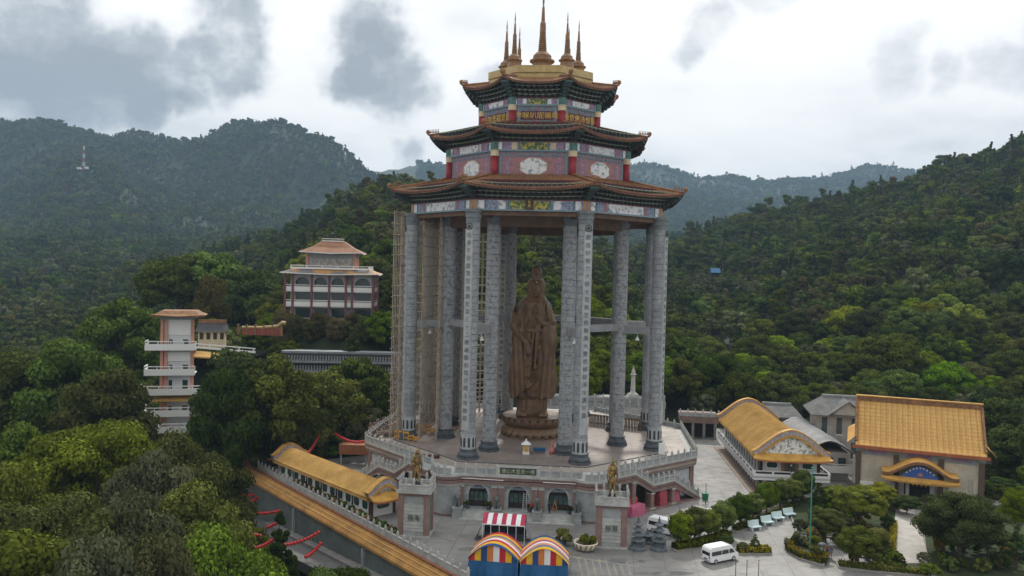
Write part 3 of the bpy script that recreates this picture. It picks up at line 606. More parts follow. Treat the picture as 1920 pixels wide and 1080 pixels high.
# ------------------------------------------------------------------ sculpture: signed distances on a grid -> one continuous surface
class SDF:
    def __init__(s, lo, hi, h):
        s.h = h; s.lo = np.array(lo, float); ax = [np.arange(lo[i], hi[i]+h, h) for i in range(3)]
        s.X, s.Y, s.Z = np.meshgrid(*ax, indexing='ij', sparse=False); s.D = np.full(s.X.shape, 1e3)
    def un(s, d, k=0.):
        if k <= 0: s.D = np.minimum(s.D, d)
        else: h = np.clip(.5+.5*(d-s.D)/k, 0, 1); s.D = d*(1-h)+s.D*h-k*h*(1-h)
        return s
    def sub(s, d, k=0.):
        d = -d
        if k <= 0: s.D = np.maximum(s.D, d)
        else: h = np.clip(.5-.5*(d-s.D)/k, 0, 1); s.D = d*(1-h)+s.D*h+k*h*(1-h)
        return s
    def ell(s, c, r):
        q = np.sqrt(((s.X-c[0])/r[0])**2+((s.Y-c[1])/r[1])**2+((s.Z-c[2])/r[2])**2); return (q-1)*min(r)
    def cap(s, a, b, r0, r1=None, sy=1.):
        a, b = np.array(a, float), np.array(b, float); r1 = r0 if r1 is None else r1; d = b-a; L = d@d
        t = np.clip(((s.X-a[0])*d[0]+(s.Y-a[1])*d[1]+(s.Z-a[2])*d[2])/L, 0, 1)
        return np.sqrt((s.X-a[0]-t*d[0])**2+((s.Y-a[1]-t*d[1])/sy)**2+(s.Z-a[2]-t*d[2])**2)-(r0+(r1-r0)*t)
    def box(s, c, b, r=.05):
        q = [np.abs(v-c[i])-b[i]+r for i, v in enumerate((s.X, s.Y, s.Z))]
        return np.sqrt(sum(np.maximum(v, 0)**2 for v in q))+np.minimum(np.maximum(np.maximum(q[0], q[1]), q[2]), 0)-r
    def mesh(s, name, mats):
        D = s.D; n = np.array(D.shape); ins = D < 0; cnt = np.zeros(n-1, int); acc = np.zeros((*(n-1), 3))
        off = [(a, b, c) for a in (0, 1) for b in (0, 1) for c in (0, 1)]
        sl = lambda o: tuple(slice(o[i], n[i]-1+o[i]) for i in range(3))
        for a in off:
            for ax in range(3):
                if a[ax]: continue
                b = list(a); b[ax] = 1; A, B = D[sl(a)], D[sl(b)]; k = (A < 0) != (B < 0)
                t = np.where(k, A/np.where(k, A-B, 1), 0); p = np.zeros((*(n-1), 3)); p[..., :] = a; p[..., ax] = t
                acc[k] += p[k]; cnt += k
        act = cnt > 0; idx = np.full(n-1, -1); idx[act] = np.arange(act.sum()); ijk = np.argwhere(act)
        V = s.lo+(ijk+acc[act]/cnt[act][:, None])*s.h; Fs = []
        for ax in range(3):
            u, w = (ax+1) % 3, (ax+2) % 3; a = [slice(None)]*3; b = [slice(None)]*3; a[ax] = slice(0, n[ax]-1); b[ax] = slice(1, n[ax])
            k = ins[tuple(a)] != ins[tuple(b)]; e = np.argwhere(k); e = e[(e[:, u] > 0) & (e[:, w] > 0) & (e[:, u] < n[u]-1) & (e[:, w] < n[w]-1)]
            if not len(e): continue
            def g(du, dw): q = e.copy(); q[:, u] -= du; q[:, w] -= dw; return idx[q[:, 0], q[:, 1], q[:, 2]]
            f = np.stack([g(1, 1), g(0, 1), g(0, 0), g(1, 0)], 1); fl = ~ins[tuple(a)][tuple(e.T[i] for i in range(3))]; f[fl] = f[fl][:, ::-1]; Fs.append(f)
        return mesh_np(name, V, np.concatenate(Fs), mats, smooth=True)
BRONZE = mat('bronze', (.155, .092, .047), (.085, .052, .03), .45, .38, .12, 3., spec=.4, fine=.12, obj_coord=True)
def statue_mesh():
    S = SDF((-6.0, -4.6, -.3), (6.0, 3.6, 30.4), .125); X, Y, Z = S.X, S.Y, S.Z
    sx = np.array
    zk = [0, .6, 3.2, 3.9, 5, 7.5, 9, 11, 13.5, 16.5, 17.8, 19, 20.8, 22.3, 23.2, 23.9, 24.4]
    wl = [3.5, 3.4, 3.3, 4.55, 4.7, 4.55, 4.35, 4.2, 4.3, 4.7, 5.1, 5.0, 4.4, 3.6, 2.4, 1.3, .9]
    wr = [2.9, 2.9, 2.9, 3.8, 4.1, 4.25, 4.0, 3.7, 3.8, 4.1, 4.4, 4.2, 3.5, 2.9, 2.1, 1.3, .9]
    dd = [2.1, 2.1, 2.0, 2.45, 2.5, 2.5, 2.45, 2.4, 2.4, 2.5, 2.5, 2.45, 2.3, 2.0, 1.5, 1.1, .9]
    WL, WR, DD = (np.interp(Z, zk, q) for q in (wl, wr, dd)); w = np.where(X < 0, WL, WR); xx = X+.1
    q = np.sqrt((xx/w)**2+(Y/DD)**2); th = np.arctan2(xx/w, -Y/DD)
    lower = np.clip((19-Z)/4, 0, 1); skirt = np.clip((4.2-Z)/1., 0, 1)
    fold = (.55*(.5-np.abs(np.sin(th*5.5+.12*Z)))+.24*np.sin(th*17-1.+.5*np.sin(Z*.4)))*lower*(1-skirt)+.2*(.5-np.abs(np.sin(th*9)))*skirt
    up = np.clip((Z-16.8)/1, 0, 1)*np.clip((22.6-Z)/1, 0, 1)*(Y < .3); fold += up*(.16*np.sin(np.abs(xx)*3.4+1.1*Z)+.1*np.sin(np.abs(xx)*6.5+.8*Z))
    # draped swags falling across the front
    sw = np.abs(((Z-9)-.42*(xx+1.5)**2) % 2.2-1.1); fold += np.where((np.abs(xx) < 3.2) & (Y < 0) & (Z > 5) & (Z < 16), .42*(.55-np.clip(sw, 0, .55))*2, 0)
    body = (q-1)*np.minimum(w, DD)*.8-fold; S.un(np.maximum(body, np.maximum(-Z, Z-24.6)))
    # outer robe panels with cut hems
    tp = np.sqrt(np.clip((17.6-Z)/6.5, .04, 1))
    S.un(np.maximum((np.sqrt(((xx+2.9)/(1.85*tp))**2+((Y+1.0)/(2.1*tp))**2)-1)*1.3*tp-.25*np.abs(np.sin(xx*2.6+.2*Z)), np.maximum(4.3+.5*(xx+3)-Z+.35*np.sin(xx*2.), Z-17.4)), .25)
    S.un(np.maximum((np.sqrt(((xx-2.4)/(1.7*tp))**2+((Y+1.0)/(2.15*tp))**2)-1)*1.3*tp-.25*np.abs(np.sin(xx*2.6+1-.2*Z)), np.maximum(3.7+.2*np.sin(xx*3)-Z, Z-17.4)), .25)
    # big left sleeve (picture right) hanging from the raised forearm; it swings out in folds
    for i, (zc, xo, r) in enumerate(((15.2, 3.6, .9), (12.2, 3.5, .75), (9.2, 4.0, .6), (6.6, 4.1, .5))): S.un(S.ell((xo, -.2, zc), (r, 1.7, 2.1)), .5)
    S.un(S.ell((2.7, -1.7, 14.9), (1.75, 1.75, 3.9))-.2*np.abs(np.sin(X*2.2+.25*Z)), .3)
    S.sub(S.cap((.2, -3.4, 17.6), (.6, -3.1, 9), .28), .3)       # groove beside the sleeve
    # shoulders, arms
    S.un(S.cap((-2.5, 0, 21.9), (-4.35, -.6, 17.6), .95, .95), .35); S.un(S.cap((-4.4, -.8, 17.4), (-2.1, -2.9, 14.9), .95, .6), .25)
    S.un(S.cap((-3.6, -1.2, 16.0), (-3.3, -1.7, 8.0), .9, .6), .6)
    S.un(S.cap((2.2, 0, 21.7), (3.6, -.8, 18.0), .9, .95), .35); S.un(S.cap((3.7, -1.0, 17.8), (1.5, -3.0, 18.3), .9, .5), .2)
    S.un(S.box((3.0, -1.9, 18.55), (1.35, .9, .22), .15), .3)
    S.sub(S.cap((-3.35, -1.9, 21.5), (-3.1, -2.5, 15.6), .18), .25)
    for e, x1 in ((-1, -.35), (1, .55)): S.un(S.cap((e*1.85, -1.7, 22.4), (x1+e*.35, -2.6, 17.0), .2), .12)
    S.un(S.box((0, -2.5, 16.9), (1.9, .25, .35), .2), .15)
    for x0, x1 in ((-.35, -.9), (.3, .1)): S.un(S.cap((x0, -2.6, 16.6), (x1, -2.75, 9.5), .24, .3), .12)
    # right hand pointing down (picture left): palm and five fingers
    S.un(S.ell((-1.75, -3.15, 14.2), (.55, .38, .8)), .25)
    for i in range(4): S.un(S.cap((-1.95+.28*i, -3.35, 13.9), (-1.55+.30*i, -3.45, 12.2+.25*abs(i-1.3)), .19, .13), .06)
    S.un(S.cap((-1.35, -3.35, 14.5), (-.75, -3.45, 13.4), .19, .14), .08)
    S.un(S.cap((-1.05, -3.2, 13.6), (-.75, -3.2, 11.0), .32, .2), .1)      # vase
    # left hand raised, palm out
    S.un(S.ell((1.1, -3.15, 19.0), (.55, .34, .75)), .25)
    for i in range(4): S.un(S.cap((.75+.26*i, -3.25, 19.5), (.80+.32*i, -3.3, 21.0-.28*abs(i-1.4)), .17, .12), .06)
    S.un(S.cap((.75, -3.3, 18.9), (.2, -3.45, 19.9), .17, .12), .08)
    # necklace and collar folds
    for r, z0 in ((1.25, 22.6), (1.6, 21.4), (2.0, 20.0)):
        S.un(np.sqrt((np.sqrt((xx/r)**2+((Z-z0-r*.55)/(r*1.1))**2)-1)**2*r*r+(np.where((Z < z0+r*.6) & (np.abs(xx) < r*1.15), Y+DD*.93*np.sqrt(np.clip(1-(xx/w)**2, .05, 1)), 3))**2)-.11, .05)
    # neck, head, hood, topknot
    S.un(S.cap((0, 0, 23.2), (0, -.15, 24.8), .85), .3)
    hood = S.ell((0, .25, 25.2), (2.05, 1.75, 2.35)); hood = np.minimum(hood, S.ell((0, .2, 27.75), (1.2, 1.12, 1.85)))
    hood = np.minimum(hood, np.maximum((np.sqrt((X/1.95)**2+((Y-.3)/1.4)**2)-1)*1.3, np.maximum(22.4-Z, Z-25.4))); S.un(hood, .35)
    S.sub(S.ell((0, -1.75, 25.0), (1.25, 1.25, 1.95)), .1)
    S.un(S.ell((0, -.45, 25.15), (1.08, 1.22, 1.62)), .1)      # face
    S.un(S.ell((0, -.5, 26.75), (1.15, 1.15, .55)), .15)       # hair line / diadem
    S.un(S.ell((0, -1.2, 27.3), (.6, .4, .8)), .15)
    S.un(S.cap((0, -1.66, 25.5), (0, -1.85, 24.85), .12, .19), .1); S.un(S.ell((0, -1.55, 24.3), (.36, .16, .11)), .06)
    for e in (-1, 1):
        S.un(S.cap((e*.22, -1.58, 25.62), (e*.72, -1.32, 25.68), .08), .08); S.sub(S.ell((e*.45, -1.62, 25.36), (.28, .16, .09)), .08); S.un(S.ell((e*1.1, -.5, 24.9), (.16, .3, .75)), .05)
    S.un(S.ell((0, -1.42, 23.75), (.4, .3, .28)), .15)
    # feet with toes
    for e in (-1, 1):
        cx = -2.35 if e < 0 else 2.05; S.un(S.ell((cx, -2.2, .45), (1.15, 1.5, .65)), .25)
        for i in range(5): S.un(S.ell((cx-.8+.4*i, -3.45+.12*abs(i-(3 if e < 0 else 1)), .3), (.22, .4, .24)), .06)
    S.D = np.maximum(S.D, .02-Z); return S.mesh('robed_figure', BRONZE)
ST = thing('robed_statue', 'giant brown bronze statue of a robed standing figure under the pavilion', 'statue', PC+Vector((0, 0, 3.9)), radians(-2), None, (.94, 1, 1))
put('figure', statue_mesh(), ST)
mm = MB(); mm.ball((0, -1.66, 26.35), .13, 8, 6); mm.obj('forehead_jewel', mat('white_jewel', (.9, .9, .88), (.8, .8, .8), 1, .2), ST)
PD = thing('lotus_pedestal', 'round brown lotus pedestal with two rings of petals under the robed statue', 'pedestal', PC, 0)
def build_pedestal():
    b = MB(); b.smooth = False; b.lathe([(6.3, 0), (6.3, .3), (5.6, .5), (5.2, 1.9), (5.6, 2.2), (5.9, 3.6), (6.1, 3.7), (6.1, 3.88)], 48); b.obj('core', BRONZE, PD)
    def petal(w, h, r0, r1, up):
        P = []
        for i in range(8):
            s = i/7; ww = w*(sin(pi*(.22+.70*s)) if s < 1 else .1); row = []
            for j in range(7):
                u = -1+2*j/6; rr = r0+(r1-r0)*s+.35*sin(pi*min(s*1.1, 1))*(1-u*u*.7)-.10*abs(u)**2; row.append((u*ww, -rr, h*s*(1 if up else -1)))
            P.append(row)
        m = MB(); m.smooth = True; m.grid(P, not up); m.grid([[(x*.97, y+.15, z) for x, y, z in r] for r in P], up); return m.mesh('petal', BRONZE)
    a, c = petal(.86, 1.75, 5.55, 6.35, True), petal(.92, 1.75, 5.45, 6.5, False)
    for i in range(24):
        put('petal', a, PD, (0, 0, 2.05), 2*pi*i/24); put('petal', c, PD, (0, 0, 1.95), 2*pi*(i+.5)/24)
build_pedestal()
# ------------------------------------------------------------------ plaza ground and the raised stone base
GZ = -6.8
def ground_mat(name, c0, c1, joint, tile, rough=.6, dark=.55):
    """slabs with joints, broad stains, tyre streaks and drips"""
    m = bpy.data.materials.new(name); m.use_nodes = True; g = NT(m.node_tree); g.n.clear(); P = g('ShaderNodeNewGeometry').outputs['Position']; MATS[name] = m
    R = g('ShaderNodeVectorRotate', {'Vector': P, 'Angle': .12}, rotation_type='Z_AXIS').outputs[0]
    br = g('ShaderNodeTexBrick', {'Vector': R, 'Color1': (*c0, 1), 'Color2': (*[v*.9 for v in c0], 1), 'Mortar': (*joint, 1), 'Scale': 1/tile, 'Mortar Size': .012, 'Brick Width': 1., 'Row Height': 1.}, offset=0.)
    n1 = g.noise(P, .07, 7, .62); n2 = g.noise(P, .45, 6, .65); b = g.mix(g.mr(n1, .4, .62, 0, 1.), br.outputs[0], c1); b = g.mix(g.mr(n2, .55, .75, 0, dark), b, tuple(v*.35 for v in c0))
    st = g.noise(g.vm('MULTIPLY', g('ShaderNodeVectorRotate', {'Vector': P, 'Angle': -.35}, rotation_type='Z_AXIS').outputs[0], (.05, .9, 1)), 1., 5, .6); b = g.mix(g.mr(st, .56, .72, 0, .5), b, tuple(v*.4 for v in c0))
    b = g.mix(g.mr(g.noise(P, 4., 3, .6), .4, .8, 0, .25), b, tuple(v*.5 for v in c0))
    p = g('ShaderNodeBsdfPrincipled', {'Base Color': b, 'Roughness': g.mr(n2, .4, .7, rough+.15, rough-.25), 'Specular IOR Level': .4}); g('ShaderNodeOutputMaterial', {0: p.outputs[0]}); return m
PAVE = ground_mat('plaza_concrete', (.27, .262, .25), (.165, .16, .155), (.10, .097, .093), 4.2, dark=.7)
FLOOR_B = ground_mat('platform_paving', (.31, .255, .23), (.20, .165, .15), (.11, .09, .085), 2.4, .5)
FLOOR_L = ground_mat('platform_border', (.42, .37, .32), (.28, .24, .21), (.18, .15, .13), 2., .6)
BASEB = mat('brown_granite', (.20, .135, .118), (.14, .095, .085), .9, .7, fine=.12)
BASEB2 = mat('dark_brown_granite', (.13, .075, .062), (.09, .055, .05), .9, .7)
GRAN = mat('grey_granite', (.30, .315, .315), (.215, .225, .23), .7, .75, fine=.2)
GRAN_L = mat('pale_granite', (.40, .405, .385), (.29, .295, .285), .8, .75, fine=.2)
PIL = mat('pilaster_red_granite', (.215, .14, .12), (.165, .105, .092), 1., .7)
GLASSD = mat('dark_glass', (.02, .035, .035), (.03, .05, .05), .8, .15, spec=.6)
GLASSG = mat('green_glass', (.06, .11, .10), (.03, .06, .06), .8, .15, spec=.6)
WOODD = mat('dark_wood', (.05, .025, .02), (.035, .02, .018), 2, .6)
WHITE = mat('white_paint', (.72, .72, .71), (.60, .60, .59), .6, .7, fine=.08)
IRON = mat('black_iron', (.03, .03, .035), (.02, .02, .02), 2, .5)
def plaza():
    L = [(-48.7, 155.2), (-3.5, 99.5), (16, 75.6), (18, 40), (110, 40), (130, 207), (-30, 207), (-30, 168), (-42, 160)]
    m = MB(); m.prism(L[::-1] if False else L, GZ-1.2, GZ); m.obj('plaza', PAVE, kind='structure')
plaza()
BS = thing('temple_platform', 'octagonal grey and brown stone base with arched doors under the pavilion', 'temple base', PC, TH)
RB = 33.; AP = RB*C8; HW = RB*S8; FO = 33.0; FW = 10.3     # front block: apothem and half width
post_mb = MB(); post_mb.box(-.14, .14, -.14, .14, 0, 1.25); post_mb.box(-.19, .19, -.19, .19, 1.25, 1.35); post_mb.lathe([(.13, 1.35), (.17, 1.5), (.10, 1.68), (.02, 1.78)], 6); POST = post_mb.mesh('post', GRAN_L)
def balustrade(parent, pts, step=1.75, h=1.0, mt=None, post=None, pname='post', th=.1, first=True, last=True):
    mt = mt or GRAN; pm = post or POST
    for q in range(len(pts)-1):
        a, b = Vector(pts[q]), Vector(pts[q+1]); d = b-a; L = hypot(d.x, d.y); n = max(1, round(L/step)); ang = atan2(d.y, d.x); u = Vector((d.x/L, d.y/L, 0)); nrm = Vector((-u.y, u.x, 0))
        for i in range(n+1):
            if i == n and not (q == len(pts)-2 and last): continue
            if i == 0 and q == 0 and not first: continue
            put(pname, pm, parent, a+d*(i/n), ang)
        for i in range(n):
            p, r = a+d*((i+.12/step)/n), a+d*((i+1-.12/step)/n); m = MB()
            def slab(z0, z1, t):
                vs = [];  
                for P_ in (p, r):
                    for s_ in (-t, t): vs += [P_+nrm*s_+Vector((0, 0, z0)), P_+nrm*s_+Vector((0, 0, z1))]
                m.add(vs, [(0, 4, 5, 1), (2, 3, 7, 6), (1, 5, 7, 3), (0, 2, 6, 4), (0, 1, 3, 2), (4, 6, 7, 5)])
            slab(0, .72*h, th); slab(.80*h, h, th*1.3)
            k = m.obj('parapet_panel', mt, parent)
def courses(parent, c, r, z0, z1, dz, mt, n=40):
    k = int(round((z1-z0)/dz)); dz = (z1-z0)/k; m = MB(); m.lathe([(r-.04, 0), (r, .03), (r, dz-.03), (r-.04, dz)], n); me = m.mesh('stone_course', mt)
    for i in range(k): put('stone_course', me, parent, (c[0], c[1], z0+i*dz), i*.13)
def arch_bay(m, x0, x1, z0, z1, cx, w, h, y0, y1, n=14):
    r = w/2; zs = z0+h-r; m.box(x0, cx-r, y0, y1, z0, z1); m.box(cx+r, x1, y0, y1, z0, z1)
    for i in range(n):
        a0, a1 = pi-pi*i/n, pi-pi*(i+1)/n; p0, p1 = (cx+r*cos(a0), zs+r*sin(a0)), (cx+r*cos(a1), zs+r*sin(a1)); m.xprism([p0, p1, (p1[0], z1), (p0[0], z1)], y0, y1)
def build_base():
    O = lambda R: [(R*cos(a), R*sin(a)) for a in [pi/8+pi/4*i for i in range(8)]]
    m = MB(); m.prism(O(RB), -1.4, -.15); fl = m.obj('terrace_floor', FLOOR_L, BS)
    m = MB(); m.prism(O(27.6), -.15, 0); m.obj('inner_floor', FLOOR_B, BS)
    m = MB(); m.prism(O(27.75), -.15, -.03); m.obj('floor_kerb', STONE_D, BS)
    m = MB(); m.prism([(-FW-1, -AP+.5), (FW+1, -AP+.5), (FW+1, -FO), (-FW-1, -FO)][::-1], -1.2, -.145); m.obj('front_terrace', FLOOR_L, BS)
    # walls of the eight sides, set back under the cornice
    for j in range(8):
        Mj = rot8(j); w = MB(); w.M = Mj; w.box(-HW+.4, HW-.4, -AP+.9, -AP+1.6, GZ, -1.4); w.obj('side_wall', GRAN, BS)
        for (o, z0, z1, mt) in ((.12, -.5, -.1, GRAN_L), (.05, -.95, -.5, BASEB), (-.1, -1.15, -.95, BASEB2), (-.05, -1.7, -1.15, BASEB), (-.25, -1.9, -1.7, GRAN_L)):
            c = MB(); c.M = Mj; hw = (AP+o)*tan(pi/8); c.box(-hw, hw, -AP-o, -AP+1.2, z0, z1); c.obj('cornice_band', mt, BS)
        if j in (1, 2, 6, 7):
            for x in (-HW+.5, -6.4, 0, 6.4, HW-.5):
                c = MB(); c.M = Mj; c.box(x-.5, x+.5, -AP+.55, -AP+.95, GZ, -1.85); c.obj('pilaster', PIL, BS)
            if j in (1, 7):
                for x in (-9.6, -3.2, 3.2, 9.6):
                    c = MB(); c.M = Mj; c.box(x-2.2, x+2.2, -AP+.8, -AP+.9, -5.6, -2.4); c.obj('wall_panel', mat('panel_granite', (.36, .385, .40), (.30, .32, .335), .8, .7), BS)
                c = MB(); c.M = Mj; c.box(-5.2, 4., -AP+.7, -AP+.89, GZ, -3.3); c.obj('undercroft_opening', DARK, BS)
    # round corner towers and the front block
    for s in (-1, 1):
        c = (s*11.4, -31.6); courses(BS, c, 2.5, GZ+.9, -1.9, .46, GRAN)
        t = MB(); t.lathe([(2.62, GZ), (2.62, GZ+.35)], 40, c); t.obj('tower_plinth', BASEB, BS); t = MB(); t.lathe([(2.56, GZ+.35), (2.56, GZ+.9)], 40, c); t.obj('tower_plinth', GRAN, BS)
        for (r, z0, z1, mt) in ((2.95, -.5, -.1, GRAN_L), (2.85, -.95, -.5, BASEB), (2.7, -1.15, -.95, BASEB2), (2.78, -1.7, -1.15, BASEB), (2.6, -1.9, -1.7, WHITE)):
            t = MB(); t.lathe([(r, z0+.006), (r, z1+.006)], 40, c); t.obj('tower_cornice', mt, BS)
        pts = [(c[0]+2.72*cos(a), c[1]+2.72*sin(a), -.1) for a in np.linspace(-pi/2+s*(-.35), -pi/2+s*1.75, 6)]
        balustrade(BS, pts, 1.2, first=False)
    for (o, z0, z1, mt) in ((.25, -.5, -.1, GRAN_L), (.15, -.95, -.5, BASEB), (0., -1.15, -.95, BASEB2), (.08, -1.7, -1.15, BASEB), (-.08, -1.9, -1.7, GRAN_L)):
        t = MB(); t.box(-FW+.6, FW-.6, -FO-o, -AP-.1, z0+.003, z1+.003); t.obj('front_cornice', mt, BS)
    # parapets
    for j in (1, 2, 3, 5, 6, 7):
        Mj = rot8(j); x0, x1 = -HW, HW
        if j == 1: x0 = -9.6
        if j == 7: x1 = 9.6
        balustrade(BS, [tuple(Mj @ Vector((x, -AP+.05, -.1))) for x in (x0, x1)], 1.75)
    balustrade(BS, [(-FW+.2, -FO, -.1), (-3.4, -FO, -.1)], 1.75); balustrade(BS, [(3.4, -FO, -.1), (FW-.2, -FO, -.1)], 1.75)
    t = MB(); t.box(-3.3, 3.3, -FO-.15, -FO+.15, -.1, 1.35); sg = t.obj('name_board', GRAN_L, BS)
    t = MB(); t.box(-2.9, 2.9, -FO-.20, -FO-.15, .12, 1.12); t.obj('name_field', mat('board_dark', (.03, .042, .035), (.045, .055, .05), 2, .5), sg)
    put('name_lettering', text_mb('德心大至念一佛', .76, mat('board_letter', (.38, .42, .26), (.30, .36, .22), 2, .6), .02), sg, (0, -FO-.215, .33))
    t = MB(); t.tube([(-FW+.3, -FO-.25, -6), (-FW+.3, -FO-.25, -.85), (-FW+3, -FO-.25, -.85), (-FW+8, -FO-.3, -.9)], .06, 6); t.obj('white_pipe', WHITE, BS)
    t = MB(); t.tube([(4, -FO-.3, -.9), (FW-.4, -FO-.3, -.9), (FW-.4, -FO-.25, -6)], .06, 6); t.obj('white_pipe', WHITE, BS)
    # facade with three arched doors
    zf = GZ+1.1; bays = ((-FW+.8, -3.2), (-3.2, 3.2), (3.2, FW-.8))
    for (x0, x1), cx in zip(bays, (-6.4, 0, 6.4)):
        w = MB(); arch_bay(w, x0, x1, zf, -1.85, cx, 3.1, 3.75, -FO+.5, -FO+1.3); w.obj('facade_wall', GRAN, BS)
        w = MB(); r = 1.55; zs = zf+3.75-r; w.smooth = False
        for i in range(16):
            a0, a1 = pi-pi*i/16, pi-pi*(i+1)/16; w.xprism([(cx+r*cos(a0), zs+r*sin(a0)), (cx+r*cos(a1), zs+r*sin(a1)), (cx+(r+.3)*cos(a1), zs+(r+.3)*sin(a1)), (cx+(r+.3)*cos(a0), zs+(r+.3)*sin(a0))], -FO+.42, -FO+.5)
        w.obj('arch_moulding', GRAN_L, BS)
        d = thing('door', None, None); d.parent = BS; 
        w = MB(); w.box(cx-1.6, cx+1.6, -FO+1.5, -FO+1.6, zf, zf+3.9); w.obj('door_recess', GLASSD, d)
        for i in range(4):
            w = MB(); x = cx-1.5+i*.76; w.box(x+.06, x+.68, -FO+1.42, -FO+1.5, zf+.95, zf+2.35); w.obj('door_pane', GLASSG, d)
        w = MB(); [w.box(cx-1.55+i*.76, cx-1.45+i*.76, -FO+1.36, -FO+1.5, zf, zf+3.8) for i in range(5)]; w.box(cx-1.55, cx+1.55, -FO+1.36, -FO+1.5, zf+2.4, zf+2.55); w.box(cx-1.55, cx+1.55, -FO+1.36, -FO+1.5, zf+.3, zf+.85); w.obj('door_frame', WOODD, d)
        w = MB(); w.box(cx-1.1, cx+1.1, -FO+.44, -FO+.5, -2.55, -2.1); w.obj('door_plaque', GREYP, BS)
    for x in (-9.1, -3.75, -2.65, 2.65, 3.75, 9.1):
        w = MB(); w.box(x-.42, x+.42, -FO+.2, -FO+.55, zf, -1.9); w.obj('pilaster', PIL, BS); w = MB(); w.box(x-.5, x+.5, -FO+.12, -FO+.5, -2.3, -1.9); w.obj('pilaster_head', GRAN_L, BS)
    w = MB(); w.box(-FW+.6, FW-.6, -FO-.2, -AP, GZ, zf); w.obj('porch_floor', GRAN, BS)
    for i in range(6):
        w = MB(); w.box(-9, 9, -FO-.2-.38*(i+1), -FO-.2-.38*i+.002, GZ, zf-.16*(i+1)-.02); w.obj('step', GRAN_L, BS)
    # stairs on both sides: flights, landing, stringers and columns underneath
    for j, s in ((1, 1), (7, -1)):
        Mj = rot8(j)
        def P(x, o, z): return tuple(Mj @ Vector((s*x, -AP-o, z)))
        def slab(name, pr, o0, o1, th, mt, dz=0):
            m = MB()
            for (xa, za), (xb, zb) in zip(pr[:-1], pr[1:]):
                vs = [P(x, o, z+dz-t) for x, z in ((xa, za), (xb, zb)) for o in (o0, o1) for t in (0, th)]
                fs = [(0, 2, 6, 4), (1, 5, 7, 3), (0, 4, 5, 1), (2, 3, 7, 6), (0, 1, 3, 2), (4, 6, 7, 5)]; m.add(vs, fs if s > 0 else [f[::-1] for f in fs])
            m.obj(name, mt, BS)
        pr = [(-12.2, -.1), (-6.5, -.1), (-2., -2.6), (3.4, -2.6), (10.6, GZ)]
        slab('stair_slab', pr, .1, 2.4, .5, GRAN)
        for (o, a, b, mt) in ((2.62, .05, .30, GRAN_L), (2.55, .30, .72, BASEB), (2.46, .72, .90, BASEB2), (2.52, .90, 1.3, BASEB), (2.45, 1.3, 1.42, GRAN_L)):
            slab('stair_stringer', [(x, max(z, GZ+b*.55)) for x, z in pr], 2.2, o, b-a, mt, -a+.1)
        for i in range(12):
            f = (i+.5)/12
            m = MB(); x = -6.5+4.5*f; z = -.1-2.5*f
            vs = [P(x+dx, o, z+dz) for dx in (-.19, .19) for o in (.1, 2.3) for dz in (0., .2)]; fs = [(0, 2, 6, 4), (1, 5, 7, 3), (0, 4, 5, 1), (2, 3, 7, 6), (0, 1, 3, 2), (4, 6, 7, 5)]; m.add(vs, fs if s < 0 else [q[::-1] for q in fs]); m.obj('stair_tread', GRAN_L, BS)
        balustrade(BS, [P(x, 2.4, z) for x, z in [(-10.4, -.1)]+pr[1:4]+[(10.2, GZ+.25)]], 1.4, .9)
        for x, zt in ((-6.6, -1.5), (-2., -4.), (3.4, -4.)):
            c = MB(); q = P(x, 2.0, 0); c.box(-.42, .42, -.42, .42, GZ+.3, zt); k = c.obj('stair_column', PIL, BS, loc=(q[0], q[1], 0), rz=j*pi/4)
            c = MB(); c.box(-.6, .6, -.6, .6, GZ, GZ+.3); c.obj('column_foot', GRAN_L, k); c = MB(); c.box(-.52, .52, -.52, .52, zt-.25, zt); c.obj('column_head', GRAN_L, k)
        m = MB(); vs = [P(x, o, z) for x in (-9.5, 10.8) for o in (.2, 2.9) for z in (GZ-.2, GZ+.12)]; fs = [(0, 2, 6, 4), (1, 5, 7, 3), (0, 4, 5, 1), (2, 3, 7, 6), (0, 1, 3, 2), (4, 6, 7, 5)]; m.add(vs, fs if s < 0 else [q[::-1] for q in fs]); m.obj('stair_plinth', BASEB, BS)
build_base()
